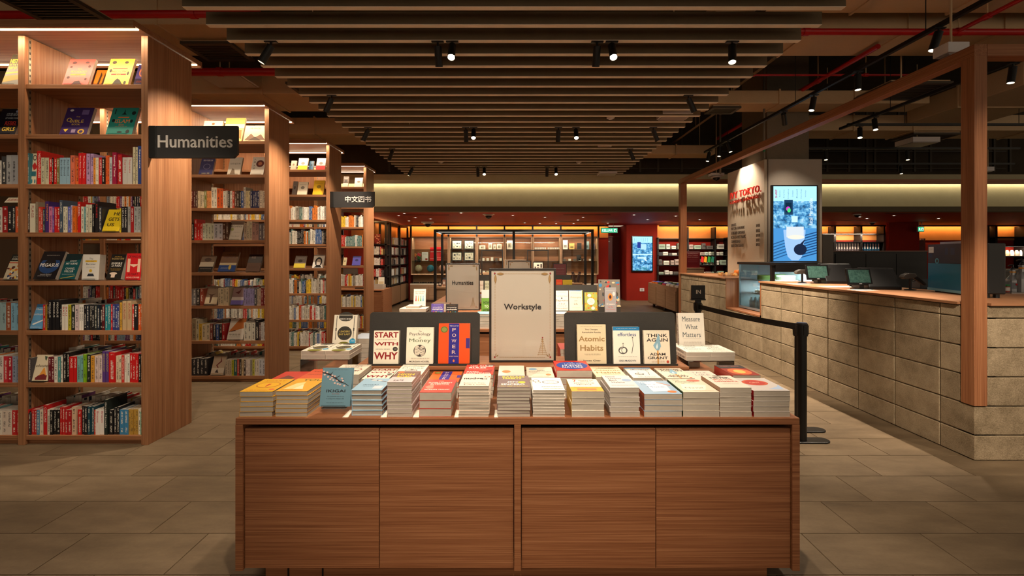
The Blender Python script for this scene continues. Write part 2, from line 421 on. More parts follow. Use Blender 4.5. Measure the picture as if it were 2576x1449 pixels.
# red room
MB().box(-9, 18, 10.1, 14.6, 2.374, 2.42, concrete('oxide_red_ceiling_paint', (.38, .020, .005), (.44, .026, .007), 3, .05, .6, 60)).build('ceiling_red_room', kind='structure')
MB().box(-3.75, 3.02, 14.5, 14.6, 0, 2.374, RED).box(3.02, 3.55, 15.1, 15.2, 0, 2.374, RED).box(3.55, 18, 14.5, 14.6, 0, 2.374, RED)\
    .box(3.02, 3.03, 14.5, 15.1, 0, 2.374, RED).box(3.54, 3.55, 14.3, 15.1, 0, 2.374, RED).build('wall_back', kind='structure')
MB().box(-3.80, -3.70, 10.2, 14.6, 0, 2.374, RED).build('wall_red_room_left', kind='structure')
MB().box(3.56, 4.53, 14.3, 14.5, 0, 2.374, RED).build('wall_pier', kind='structure')
# red panel standing nearer on the right, doorway beside it
MB().box(X(2236, 13.2), X(2310, 13.2), 13.2, 13.3, 0, 2.374, RED).box(X(2310, 13.2), X(2310, 13.2) + .03, 13.2, 14.5, 0, 2.374, RED).build('wall_panel_right', kind='structure')
d1 = MB().box(3.08, 3.50, 15.06, 15.10, 0, 2.02, flat((96, 22, 14), .5)).build('door_1', kind='structure')
MB().box(3.06, 3.52, 15.02, 15.05, 2.02, 2.06, flat((120, 34, 20), .5)).build('door_frame', d1)
MB().box(3.09, 3.13, 15.0, 15.06, .98, 1.01, flat((190, 186, 180), .3, 1)).build('door_handle', d1)
MB().box(3.09, 3.20, 15.05, 15.06, 1.86, 1.90, flat((170, 160, 150), .5)).build('door_closer', d1)
d2 = MB().box(X(2312, 14.4), X(2328, 14.4), 14.40, 14.46, 0, Z(600, 14.4), flat((70, 16, 10), .5)).build('door_2', kind='structure')
MB().box(X(2315, 14.38), X(2324, 14.38), 14.37, 14.40, Z(604, 14.38), Z(600.5, 14.38), flat((190, 150, 130), .5)).build('door_plate', d2)
# orange glow: warm strips at the top of the back wall wash it
for i, (a, b) in enumerate(((-3.6, 3.0), (4.6, 8.2), (8.2, 17.5))):
    light_area('wall_washer_light', ((a + b) / 2, 14.36, 2.34), (R(35), 0, 0), b - a, .04, 3.2 * (b - a), (1, .60, .22))
    MB().box(a, b, 14.33, 14.35, 2.33, 2.374, flat((60, 20, 12), .6)).build('trim_%d' % (4 + i), kind='structure')
light_area('wall_washer_light', (-3.62, 12.6, 2.34), (0, R(-35), R(0)), .04, 3.4, 12, (1, .60, .22))
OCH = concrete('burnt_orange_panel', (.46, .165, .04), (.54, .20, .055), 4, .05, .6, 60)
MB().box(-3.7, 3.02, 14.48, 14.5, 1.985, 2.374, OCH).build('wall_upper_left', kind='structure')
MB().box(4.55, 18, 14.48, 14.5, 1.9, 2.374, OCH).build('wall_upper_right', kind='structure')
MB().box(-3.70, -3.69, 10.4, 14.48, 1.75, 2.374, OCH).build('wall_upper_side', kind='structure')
# black mullions over the glass cabinets
k = 7
for x in (1033, 1128, 1199, 1269, 1340, 1411, 1506):
    MB().box(X(x, 14.3) - .025, X(x, 14.3) + .025, 14.3, 14.36, 1.97, 2.374, flat((16, 12, 10), .5)).build('trim_%d' % k, kind='structure'); k += 1
MB().box(-3.3, X(1506, 14.3), 14.3, 14.5, 1.955, 1.985, flat((24, 16, 12), .5)).build('trim_%d' % k, kind='structure'); k += 1

# downlights and slots in the red ceiling
dl = 0
lens_r = emit((1, .86, .66), 2.2)
for (x, y) in ((1017, 536), (1003, 542), (1045, 547), (1083, 550), (1029, 555), (1160, 535), (1290, 541), (1383, 533), (1371, 546), (1467, 546), (1454, 553), (1595, 540), (1629, 552), (1320, 560), (1358, 562), (1399, 562), (1443, 562), (1529, 561),
              (2138, 532), (2163, 545), (2249, 542), (2356, 532), (2361, 549), (2181, 549), (1880, 545), (1760, 552), (1700, 543)):
    Y = (2.374 - EYE) * F / (CY - y)
    if Y < 10.2 or Y > 14.2: continue
    dl += 1; xx = X(x, Y)
    t = empty('downlight', (xx, Y, 2.374), label='small recessed downlight in the red ceiling, %s counted from the left front' % ORD[dl], cat='downlight', group='downlights in the red ceiling')
    MB().lathe([(.055, -.006), (.055, 0)], flat((180, 150, 130), .4), 12).build('rim', t)
    MB().lathe([(.024, -.008), (.024, -.006)], lens_r, 12).build('lens', t)
for (a, b, y) in ((1015, 1130, 540.5), (1058, 1156, 559), (1417, 1536, 540), (1395, 1504, 557.5), (1738, 1828, 556), (2228, 2354, 537), (2088, 2180, 554)):
    Y = (2.374 - EYE) * F / (CY - y)
    MB().box(X(a, Y), X(b, Y), Y - .03, Y + .03, 2.368, 2.3745, flat((24, 6, 4), .6)).build('trim_%d' % k, kind='structure'); k += 1
for (px_, py_, pz, tx, ty, pw) in ((-2.5, 11.0, 2.33, -2.6, 12.0, 40), (-1.2, 12.6, 2.33, -1.2, 14.2, 60), (1.2, 12.6, 2.33, 1.2, 14.2, 60), (0, 10.8, 2.33, 0, 10.6, 45), (4.2, 12.4, 2.33, 4.2, 14.3, 45), (5.3, 12.9, 2.33, 5.4, 14.4, 70), (8.5, 12.6, 2.33, 9.0, 14.4, 60), (2.9, 12.0, 2.33, 2.7, 12.4, 40)):
    light_spot('downlight_beam', (px_, py_, pz), (tx, ty, .6), pw * 1.5, 120, .9, WARM2, .05)

# ------------------------------------------------------------------ baffle ceiling
SL = concrete('umber_baffle_laminate', (.155, .112, .066), (.19, .138, .083), 6, .05, .75, 120)
BZ, BX0, BX1 = 3.166, -2.34, 2.352
bc = empty('slatted_ceiling', (0, 6.5, BZ), label='suspended ceiling of long brown baffle slats above the aisle', cat='ceiling')
slat = MB().box(BX0, BX1, -.024, .024, .004, .10, SL).mesh('slat')
trim = MB().box(BX0, BX1, -.024, .024, 0, .004, concrete('pale_baffle_bounce_tone', (.76, .69, .58), (.82, .75, .64), 6, .05, .7, 120)).mesh('bounce_toned_band')  # pale underside colour stands in for light bounced up from the floor
for i in range(-14, 27):
    Y = 3.24 + .25 * i
    o = put('slat', slat, bc, (0, Y - 6.5, 0)); put('bounce_toned_band', trim, o)
for x in (-1.9, 0, 1.9):
    MB().box(x - .02, x + .02, -.3 - 6.5, 9.8 - 6.5, .10, .14, DK).build('carrier_rail', bc)

# ------------------------------------------------------------------ spotlights
BLK = flat((17, 16, 15), .45); 
_sb = {}
def spotlight(base, target, label, power=60, deg=40, group=None, col=WARM2, dia=.062, ln=.16, glow=14, drop=.035, blend=.7):
    base = Vector(base); t = empty('spotlight', base, label=label, cat='spotlight', group=group)
    if 'm' not in _sb:
        _sb['stem'] = MB().tube((0, 0, 0), (0, 0, -drop - .01), .009, BLK, 8).mesh('stem')
        _sb['foot'] = MB().box(-.05, .05, -.017, .017, -.008, 0, BLK).mesh('mount')
        b = MB().tube((0, 0, 0), (0, 0, -ln), dia / 2, BLK, 20, cap=False)
        b.tube((0, 0, -ln), (0, 0, -ln + .012), dia / 2 - .004, flat((120, 112, 100), .25, 1), 20, cap=False)
        b.add([(dia / 2 * math.cos(i * math.pi / 10), dia / 2 * math.sin(i * math.pi / 10), 0) for i in range(20)], [tuple(range(20))], BLK)
        _sb['m'] = b.mesh('body')
    k = ('lens', glow)
    if k not in _sb: _sb[k] = MB().lathe([(dia / 2 - .004, -.002), (dia / 2 - .004, 0)], emit((1, .88, .66), glow), 20).mesh('lens')
    put('mount', _sb['foot'], t); put('stem', _sb['stem'], t)
    d = (Vector(target) - base).normalized(); q = (-d).to_track_quat('Z', 'Y').to_euler()
    piv = Vector((0, 0, -drop)) 
    o = put('body', _sb['m'], t, piv, q)
    put('lens', _sb[k], o, (0, 0, -ln + .012))
    light_spot('beam', tuple(base + piv + d * (ln + .004)), target, power, deg, blend, col, dia / 2 - .008)
    return t
rows = {3.74: 'first', 4.99: 'second', 6.24: 'third', 7.49: 'fourth', 8.99: 'fifth'}
SZ = BZ
for Y, r in rows.items():
    spotlight((-1.99, Y, SZ), (-2.71, Y - .12 if Y < 4 else Y + (.22 if Y < 6.5 else (.70 if Y < 8 else -.1)), 1.8), 'black spotlight on the left edge of the slats, %s from the front' % r, 106, 78, blend=1)
spotlight((1.80, 3.74, SZ), (1.45, 3.0, .5), 'black spotlight on the right edge of the slats, first from the front', 60, 60)
spotlight((1.92, 4.99, SZ), (3.16, 5.35, .85), 'black spotlight on the right edge of the slats, second from the front', 470, 56, blend=1)
spotlight((1.92, 6.24, SZ), (3.16, 6.9, .6), 'black spotlight on the right edge of the slats, third from the front', 150, 50, blend=1)
spotlight((1.92, 7.49, SZ), (3.16, 8.1, .7), 'black spotlight on the right edge of the slats, fourth from the front', 150, 50, blend=1)
for Y, r, sx in ((3.74, 'nearest', ((-.62, -.50), (.69, .81))), (6.24, 'middle', ((-.65, -.54), (.62, .86))), (8.99, 'farthest', ((-.70, -.57), (.67, .845)))):
    for (a, b), sd in zip(sx, ('left', 'right')):
        spotlight((a, Y, SZ), (a, Y + 1.1, .8), 'dark upright spotlight of the %s %s pair under the slats' % (r, sd), 330 if Y < 4 else 140, 60, glow=10)
        spotlight((b, Y, SZ), (b * .9, Y - 1.55, .85), 'glowing spotlight of the %s %s pair, turned towards the viewer' % (r, sd), 95 if Y < 4 else 70, 55, glow=30)
# the rows go on over the viewer's head
for i, (x, y, tx, ty, tz, pw, dg) in enumerate(((-.62, 1.24, -.55, 2.35, .75, 75, 70), (.69, 1.24, .65, 2.35, .75, 75, 70), (-1.99, 2.49, -2.5, 2.9, .0, 85, 70), (1.92, 2.49, 2.2, 3.0, .0, 22, 60), (-1.99, 1.24, -3.1, 3.3, 1.2, 70, 60), (1.92, .49, 3.45, 3.1, .62, 330, 27), (.05, -.01, .05, 2.4, .9, 110, 50))):
    spotlight((x, y, SZ), (tx, ty, tz), 'black spotlight under the slats over the viewer, %s of its run' % ORD[i + 1], pw, dg, group='spotlights over the viewer')

# ------------------------------------------------------------------ ducts, pipes, tracks above
def duct(label, x0, x1, y0, y1, z0, z1, seams='x'):
    t = empty('air_duct', ((x0 + x1) / 2, (y0 + y1) / 2, z0), label=label, cat='duct')
    c = t.location
    MB().box(x0 - c.x, x1 - c.x, y0 - c.y, y1 - c.y, 0, z1 - z0, DUCT).build('casing', t, bevel=.012)
    e = .015; n = max(1, int((x1 - x0 if seams == 'x' else y1 - y0) / 1.2))
    for i in range(1, n + 1):
        if seams == 'x':
            xx = x0 + (x1 - x0) * i / (n + 1) - c.x; MB().box(xx - .012, xx + .012, y0 - c.y - e, y1 - c.y + e, -e, z1 - z0 + e, DUCT).build('flange', t)
        else:
            yy = y0 + (y1 - y0) * i / (n + 1) - c.y; MB().box(x0 - c.x - e, x1 - c.x + e, yy - .012, yy + .012, -e, z1 - z0 + e, DUCT).build('flange', t)
    for a_ in (.15, .85):
        MB().tube(((x0 + (x1 - x0) * a_) - c.x, 0, z1 - z0), ((x0 + (x1 - x0) * a_) - c.x, 0, 4.6 - z0), .008, DUCT, 6).build('hanger', t)
    return t
duct('broad brown duct crossing at the upper right corner of the ceiling', 2.5, 8.5, 3.95, 4.72, 3.92, 4.35)
duct('brown duct above the red pipe at the upper right', 2.2, 8.5, 4.95, 5.6, 3.86, 4.2)
duct('brown duct running past the right end of the slats above the cafe', 2.75, 6.0, 6.55, 6.95, 3.60, 3.79)
duct('long brown duct running into depth above the cafe counter', 6.4, 7.6, 5.7, 7.4, 3.55, 3.85, 'y')
duct('low brown duct crossing behind the cafe column', 4.6, 9.5, 7.46, 8.0, 3.46, 3.72)
duct('brown duct beside the far right end of the slats', 2.45, 4.0, 9.0, 9.4, 3.42, 3.6)
duct('brown duct crossing over the nearest bookcase', -9, -2.9, 5.0, 5.8, 3.95, 4.3)
duct('brown duct crossing over the second bookcase', -9, -2.5, 6.5, 7.3, 3.72, 4.05)
duct('brown duct crossing over the third bookcase', -9, -2.5, 8.2, 9.0, 3.60, 3.9)
duct('brown duct running into depth beside the left end of the slats', -3.4, -2.6, 3.0, 4.9, 4.1, 4.4, 'y')
def grille(label, c, wx, wy, n=9):
    t = empty('air_grille', c, label=label, cat='vent')
    G = flat((62, 52, 40), .6); b = MB(); e = .05
    b.box(-wx / 2, wx / 2, -wy / 2, -wy / 2 + e, -.03, 0, G).box(-wx / 2, wx / 2, wy / 2 - e, wy / 2, -.03, 0, G)
    b.box(-wx / 2, -wx / 2 + e, -wy / 2 + e, wy / 2 - e, -.03, 0, G).box(wx / 2 - e, wx / 2, -wy / 2 + e, wy / 2 - e, -.03, 0, G).build('frame', t)
    MB().box(-wx / 2 + e, wx / 2 - e, -wy / 2 + e, wy / 2 - e, -.004, 0, flat((8, 7, 6), .9)).build('backing', t)
    MB().box(-wx / 2 + .02, wx / 2 - .02, -wy / 2 + .02, wy / 2 - .02, 0, .02, DUCT).tube((0, 0, .02), (0, 0, 4.6 - c[2]), .01, DUCT, 6).build('plenum_box', t)
    sm = MB().box(-wx / 2 + e, wx / 2 - e, -.008, .008, -.022, -.006, G).mesh('slat')
    for i in range(n): put('slat', sm, t, (0, -wy / 2 + e + (wy - 2 * e) * (i + .5) / n, 0))
grille('brown air grille above the left end of the nearest bookcase', (-3.95, 3.95, 3.55), .62, .5)
grille('brown air grille between the first and second bookcases', (-3.62, 5.6, 3.93), .6, .5)
grille('brown air grille above the second bookcase near the slats', (-2.75, 6.24, 3.70), .5, .5)
grille('brown air grille by the right end of the slats over the cafe', (3.1, 6.75, 3.58), .42, .3, 6)
grille('large brown air grille over the cafe counter', (4.9, 5.75, 3.5), .75, .6)
grille('brown air grille over the far side of the cafe', (7.0, 7.73, 3.44), .8, .46)
REDP = flat((168, 20, 18), .4)
def pipe(label, a, b, r):
    t = empty('sprinkler_pipe', a, label=label, cat='pipe'); a, b = Vector(a), Vector(b); d = b - a
    MB().tube((0, 0, 0), d, r, REDP, 14).build('tube', t, smooth=False)
    n = max(2, int(d.length / 1.5)); u = d.normalized()
    for i in range(n): p = d * ((i + .5) / n); MB().tube(p - u * .03, p + u * .03, r + .008, REDP, 14).tube(p, p + Vector((0, 0, 4.6 - a.z)), .006, DUCT, 6).build('clamp', t)
pipe('red sprinkler pipe over the nearest bookcase', (-8.5, 4.5, 3.77), (-2.4, 4.5, 3.80), .038)
pipe('red sprinkler pipe between the first two bookcases and the slats', (-4.4, 5.9, 3.79), (-2.0, 5.9, 3.79), .05)
pipe('thick red sprinkler pipe at the upper right of the ceiling', (2.3, 4.84, 3.79), (8.8, 4.84, 3.78), .034)
pipe('thin red sprinkler pipe level with the middle of the slats', (2.4, 6.0, 3.79), (5.4, 6.0, 3.79), .014)
pipe('red sprinkler branch running into depth at the upper right corner', (4.72, 3.6, 3.79), (4.72, 4.84, 3.79), .022)
pipe('red sprinkler branch running into depth above the cafe track', (4.17, 5.2, 3.80), (4.17, 9.3, 3.80), .03)
pipe('red sprinkler pipe at the far right behind the wooden post', (6.5, 8.4, 3.80), (10.5, 8.4, 3.80), .03)
pipe('red sprinkler pipe running into depth beside the far slats', (3.05, 6.9, 3.79), (3.05, 9.4, 3.79), .03)
def track(label, a, b):
    t = empty('lighting_track', a, label=label, cat='track'); a, b = Vector(a), Vector(b); d = b - a
    if abs(d.x) > abs(d.y): m = MB().box(min(0, d.x), max(0, d.x), -.018, .018, 0, .034, BLK)
    else: m = MB().box(-.018, .018, min(0, d.y), max(0, d.y), 0, .034, BLK)
    m.build('rail', t)
    n = max(2, int(d.length / 1.6))
    for i in range(n): p = d * ((i + .5) / n); MB().tube((p.x, p.y, .034), (p.x, p.y, 4.6 - a.z), .004, BLK, 6).build('hanger', t)
TZ = 3.30
track('black lighting track running along the cafe counter', (3.535, 1.2, TZ), (3.535, 8.4, TZ))
track('black lighting track deeper inside the cafe, beyond the post', (4.92, 3.2, TZ), (4.92, 6.85, TZ))
track('black cross track over the middle of the cafe', (4.87, 6.63, TZ), (8.2, 6.63, TZ))
track('second black cross track, behind the cafe column', (5.2, 8.09, TZ), (9.0, 8.09, TZ))
track('farthest thin black cross track before the header', (6.2, 9.45, TZ), (10.4, 9.45, TZ))
def tspot(x, Y, X_, target, label, pw, dg=45, glow=12): spotlight((X_, Y, TZ), target, label, pw, dg, glow=glow, blend=1)
tspot(0, 3.78, 3.535, (2.55, 3.95, .0), 'large black track spotlight left of the wooden post top', 330, 50)
tspot(0, 4.67, 3.535, (3.5, 4.55, 1.0), 'second black spotlight along the cafe counter track', 45, 55)
tspot(0, 5.35, 3.535, (2.75, 5.1, .0), 'third black spotlight along the cafe counter track', 260, 55)
tspot(0, 7.50, 3.535, (3.79, 7.30, 2.2), 'black track spotlight aimed at the cafe name letters', 75, 90)
tspot(0, 7.78, 3.535, (3.3, 7.8, 1.0), 'black track spotlight just behind the one lighting the letters', 30, 60)
tspot(0, 8.20, 3.535, (2.8, 8.2, .0), 'last black spotlight at the far end of the counter track', 90, 60)
tspot(0, 5.95, 3.535, (4.25, 6.85, 2.0), 'added black spotlight brightening the front of the cafe column', 45, 50)  # added lamp, puts extra light on the column front
tspot(0, 2.3, 3.535, (3.5, 3.12, .55), 'black track spotlight over the near end of the cafe counter', 60, 75)
tspot(0, 4.48, 4.92, (4.6, 4.5, 1.0), 'black spotlight on the inner cafe track beside the post', 20, 60)
tspot(0, 6.2, 4.92, (4.7, 5.6, 1.0), 'tilted black spotlight at the end of the inner cafe track', 20, 60)
tspot(0, 6.63, 5.05, (4.6, 6.0, 1.0), 'first black spotlight on the middle cross track', 16, 60)
tspot(0, 6.63, 6.8, (6.6, 6.0, .8), 'black spotlight on the middle cross track beside a white panel', 16, 60)
tspot(0, 8.09, 5.55, (5.5, 7.8, .8), 'left black spotlight on the cross track behind the column', 16, 60)
tspot(0, 8.09, 7.0, (7.0, 7.8, .8), 'right black spotlight on the cross track behind the column', 16, 60)
tspot(0, 9.45, 8.05, (8.0, 9.2, .8), 'lone black spotlight on the farthest cross track', 16, 60)
# hanging rods, conduits and thin members in the dark void
for i, (x, Y) in enumerate(((1812, 8.1), (1922, 6.80))):
    t = empty('conduit', (X(x, Y), Y, 2.86), label='thin vertical steel conduit %s the cafe column' % ('left of' if i == 0 else 'on the front edge of'), cat='conduit')
    MB().tube((0, 0, 0), (0, 0, 1.7), .016, flat((120, 110, 96), .4, .6), 10).build('tube', t)
    MB().tube((0, 0, .10), (0, 0, .13), .0175, flat((20, 110, 60), .5), 10).build('band', t)
vm = MB().box(-.02, .02, -.02, .02, 0, 1.4, flat((60, 52, 40), .7)).mesh('stud')
vs_t = empty('ceiling_studs', (0, 9.7, 3.2), label='row of thin hanging rods in the dark void above the cream header', cat='rods')
for x in (980, 1610, 1655, 1715, 1800, 2080, 2135, 2180, 2200, 2260, 2300, 2340, 2500, 2540): put('stud', vm, vs_t, (X(x, 9.7), 0, 0))
MB().box(2.4, 10.5, -.01, .01, .42, .445, flat((52, 46, 38), .6)).box(2.4, 10.5, -.01, .01, .06, .075, flat((52, 46, 38), .6)).build('rail', vs_t)
# steel channels running diagonally by the slats
for i, (a, b) in enumerate((((3.1, 5.4, 3.75), (3.1, 6.4, 3.75)), ((2.55, 6.3, 3.6), (2.55, 8.8, 3.6)), ((3.25, 6.9, 3.7), (3.25, 9.3, 3.7)))):
    MB().tube(a, b, .022, flat((110, 92, 66), .6), 4).tube(((a[0] + b[0]) / 2, (a[1] + b[1]) / 2, a[2]), ((a[0] + b[0]) / 2, (a[1] + b[1]) / 2, 4.6), .006, DUCT, 6).build('steel_channel', label='bare steel channel beside the slats, %s counted from the front' % ORD[i + 1], cat='channel')
# ceiling gadgets
WH = flat((206, 200, 200), .45)
def box_panel(label, x0, x1, y0, y1, Y, cat='panel'):
    w_ = X(x1, Y) - X(x0, Y); zt = Z(y0, Y); zb = Z(y1, Y); t = empty('ceiling_panel', ((X(x0, Y) + X(x1, Y)) / 2, Y, zb), label=label, cat=cat)
    MB().box(-w_ / 2, w_ / 2, 0, w_ * .8, .01, zt - zb, WH).build('housing', t, bevel=.004)
    MB().box(-w_ / 2 + .02, w_ / 2 - .02, .02, w_ * .8 - .02, 0, .01, flat((150, 140, 135), .4)).build('face_plate', t)
    MB().tube((0, w_ * .4, zt - zb), (0, w_ * .4, 4.6 - zb), .008, DUCT, 6).build('hanger', t)
box_panel('flat white ceiling panel near the right end of the slats', 1668, 1744, 277, 288, 5.7)
box_panel('white ceiling unit on top of the wooden post corner', 2386, 2440, 104, 134, 3.35)
box_panel('white ceiling unit over the middle of the cafe', 2297, 2366, 344, 358, 7.42)
box_panel('small white ceiling unit at the far end of the slats', 1508, 1553, 431, 437, 9.3)
box_panel('small white unit at the far right behind the post', 2484, 2502, 419, 431, 9.0)
box_panel('pale ceiling unit hanging right above the red pipe between bookcases', 495, 604, 186, 190, 5.95)
def dome(label, x, y, Y, r=.05, smoke=False, pole=4.6):
    z = Z(y, Y); t = empty('smoke_detector' if smoke else 'dome_camera', (X(x, Y), Y, z), label=label, cat='detector' if smoke else 'camera')
    MB().lathe([(r * 1.15, .0), (r * 1.15, .02), (r * .5, .03)], WH, 20).build('base', t)
    if smoke: MB().lathe([(r * .55, -.018), (r * .8, 0)], WH, 20).build('sensor', t)
    else:
        MB().box(-r * 1.5, r * 1.5, -r, r, .03, .075, WH).build('housing', t)
        MB().lathe([(.006, -r * .75), (r * .5, -r * .62), (r * .78, -r * .3), (r * .85, 0)], flat((16, 14, 14), .12), 16).build('lens_dome', t, smooth=True)
    MB().tube((0, 0, .03), (0, 0, pole - z), .006, DUCT, 6).build('hanger', t)
dome('white dome camera hanging under the pergola beam by the cafe panel', 1802, 447, 8.3, .075)
dome('white dome camera under the slats right of centre', 1545, 328, 6.6, .06)
dome('small white dome camera under the far slats', 1498, 405, 8.6, .055)
dome('dome camera at the left end of the red ceiling', 1076, 564, 13.0, .11, pole=2.41)
dome('dome camera in the middle of the red ceiling', 1229, 543, 10.6, .09, pole=2.41)
dome('dome camera in the red ceiling over the cafe shelves', 2156, 541, 10.5, .07, pole=2.41)
dome('second dome camera in the red ceiling further back over the cafe', 2194, 561, 13.0, .07, pole=2.41)
for lb, x, y, Y, r in (('small white detector under the left middle of the slats', 1030, 301, 6.1, .045), ('small white detector under the right middle of the slats', 1536, 297, 5.9, .045), ('small white detector under the far slats, left', 1109, 408, 8.7, .045), ('small white detector under the far slats, centre right', 1456, 409, 8.7, .045)):
    dome(lb, x, y, Y, r, True, 3.17)
t = empty('ceiling_speaker', P(1520, 371, 7.5), label='round white ceiling speaker under the slats right of centre', cat='speaker')
MB().lathe([(.115, 0), (.12, .008), (.12, .02)], WH, 28).build('rim', t); MB().lathe([(.105, -.003), (.105, 0)], flat((175, 165, 150), .7), 28).build('grille', t)
MB().tube((0, 0, .02), (0, 0, 3.17 - Z(371, 7.5)), .006, DUCT, 6).build('hanger', t)

# ================================================================== BOOK KIT
def colour_name(c):
    import colorsys
    r, g, b = [v / 255 for v in c]; h, s, v = colorsys.rgb_to_hsv(r, g, b); h *= 360
    if v < .22: return 'black'
    if s < .14: return 'white' if v > .82 else ('pale grey' if v > .62 else ('grey' if v > .4 else 'dark grey'))
    if s < .32 and 20 < h < 70: return 'cream' if v > .72 else 'beige'
    if h < 14 or h > 345: return ('pink' if s < .45 and v > .6 else ('dark red' if v < .55 else 'red'))
    if h < 40: return 'brown' if v < .55 else 'orange'
    if h < 66: return 'yellow' if v > .6 else 'olive'
    if h < 160: return 'pale green' if s < .35 else ('green' if v > .35 else 'dark green')
    if h < 196: return 'teal' if s > .3 else 'pale teal'
    if h < 250: return ('pale blue' if s < .35 else ('blue' if v > .5 else 'navy'))
    return 'lilac' if s < .4 else 'purple'
BM = {}
def book_mesh(wd, h, t, spine=None, whole=False, hard=False):
    """front cover at y=0 facing -y, spine at x=-w/2, height along z; whole=True also holds the page block"""
    k = (round(wd, 3), round(h, 3), round(t, 3), spine, whole, hard)
    if k in BM: return BM[k]
    wd, h, t = k[:3]; c = .0022 if hard else .0009; e = .003 if hard else 0
    mb = MB(); cm = cover_mat(); sm = flat(spine, .4) if spine else spine_mat()
    mb.box(-wd / 2, wd / 2, 0, c, 0, h, cm).box(-wd / 2, wd / 2, t - c, t, 0, h, cm)
    x0, x1 = -wd / 2, -wd / 2 + c
    mb.face([(x0, t, 0), (x0, 0, 0), (x0, 0, h), (x0, t, h)], sm, [(0, 0), (1, 0), (1, 1), (0, 1)])
    mb.face([(x1, c, 0), (x1, t - c, 0), (x1, t - c, h), (x1, c, h)], cm)
    mb.face([(x0, c, h), (x1, c, h), (x1, t - c, h), (x0, t - c, h)], cm); mb.face([(x0, c, 0), (x0, t - c, 0), (x1, t - c, 0), (x1, c, 0)], cm)
    if whole: mb.box(x1, wd / 2 - .001 - e, c, t - c, .001 + e, h - .0015 - e, pages_mat())
    BM[k] = mb.mesh('book'); return BM[k]
def pages_mesh(wd, h, t, hard=False):
    k = ('p', round(wd, 3), round(h, 3), round(t, 3), hard)
    if k not in BM:
        wd, h, t = k[1:4]; c = .0022 if hard else .0009; e = .003 if hard else 0
        BM[k] = MB().box(-wd / 2 + c, wd / 2 - .0006 - e, c, t - c, .0006 + e, h - .0006 - e, pages_mat()).mesh('pages')
    return BM[k]
def lin(c): return (*srgb(*c), 1)
def put_book(label, wd, h, t, col, loc, rot=(0, 0, 0), items=None, spine=None, hard=False, group=None, spine_items=None, whole=False):
    me = book_mesh(wd, h, t, spine, whole, hard)
    o = put('book', me, None, loc, rot, label=label, cat='book', group=group); o.color = lin(col)
    if not whole: put('pages', pages_mesh(wd, h, t, hard), o)
    if items:
        mb = MB(); print_items(mb, items, lambda u, v, l: ((u - .5) * wd, -l, v * h)); mb.build('cover_print', o)
    if spine_items:
        mb = MB(); print_items(mb, spine_items, lambda u, v, l: (-wd / 2 - l, t * (1 - v), h * (1 - u))); mb.build('spine_print', o)
    return o
W_, K_, RD = (238, 232, 220), (26, 22, 22), (196, 30, 28)
STAND = glass('clear_acrylic', (.96, .96, .95), .03, .5)
def faceout(label, xl, xr, ytop, Y, zb, col, items=None, t=.022, lean=17, group=None, stand=True, spine=None, yaw=0, hard=False):
    k = (CY - ytop) / F; l = R(lean); zb_ = zb + t * math.sin(l) + .001
    h = (EYE - zb_ + k * Y) / (math.cos(l) - k * math.sin(l)); wd = (xr - xl) / F * Y
    xc = X((xl + xr) / 2, Y)
    o = put_book(label, wd, h, t, col, (xc, Y, zb_), (-l, 0, R(yaw)), items, spine, hard, group)
    if stand:
        mb = MB(); d = t / math.cos(l)
        a = Vector((0, math.cos(l), -math.sin(l))); u = Vector((0, math.sin(l), math.cos(l)))
        b0 = a * (t + .002) + Vector((0, 0, .001)); hh = h * .55; th = .003
        s = .30 * wd
        for sx in (-s, s):
            p0, p1 = b0, b0 + u * hh
            mb.box(-.012, .012, 0, th, 0, hh, STAND, Matrix.Translation(Vector((sx, 0, 0)) + b0) @ Matrix.Rotation(-l, 4, 'X'))
            foot = Vector((0, p1.y + .05, zb - zb_ + .0015))
            mb.add([(sx - .012, p1.y * .9, p1.z * .9), (sx + .012, p1.y * .9, p1.z * .9), (sx + .012, foot.y, foot.z), (sx - .012, foot.y, foot.z)], [(0, 1, 2, 3)], STAND)
        mb.box(-s - .012, s + .012, -.012, t * math.cos(l) + .004, zb - zb_ + .0005, zb - zb_ + .0025, STAND)
        mb.box(-s - .012, s + .012, -.014, -.011, zb - zb_ + .0005, zb - zb_ + .016, STAND)
        mb.build('book_stand', None, (xc, Y, zb_), (0, 0, R(yaw)), label='clear stand holding the ' + label.replace(',', ''), cat='stand', group='clear book stands')
    return o
def spine_row(Yp, zb, specs, where, depth=.14, maxh=.33):
    """specs: (x0px, x1px, ytop px, colour[, title[, title colour]]) at spine plane Yp"""
    for n, sp in enumerate(specs):
        x0, x1, yt, col = sp[:4]; xa, xb = X(x0, Yp), X(x1, Yp); t = xb - xa - .0006; h = min(Z(yt, Yp) - zb, maxh)
        wd = min(max(h * .66, .11), .19); jit = random.uniform(0, .008)
        si = None
        if len(sp) > 4:
            tc = sp[5] if len(sp) > 5 else (W_ if sum(col) < 380 else K_)
            body = sp[4]; ln = min(.72, .045 * len(body) + .18)
            si = [('t', body, .08 + ln / 2, .5, ln, .46, tc)]
            sc = col
        o = put_book('%s upright book, %s from the left, %s' % (colour_name(col), ORD[n + 1], where), wd, h, t, col, (xb - .0003, Yp + wd / 2 + jit, zb), (0, 0, R(90)),
                     None, tuple(col) if si else None, False, 'books standing on the bookcase shelves', si, True)
STUFF = MB(); STUFF_COL = []
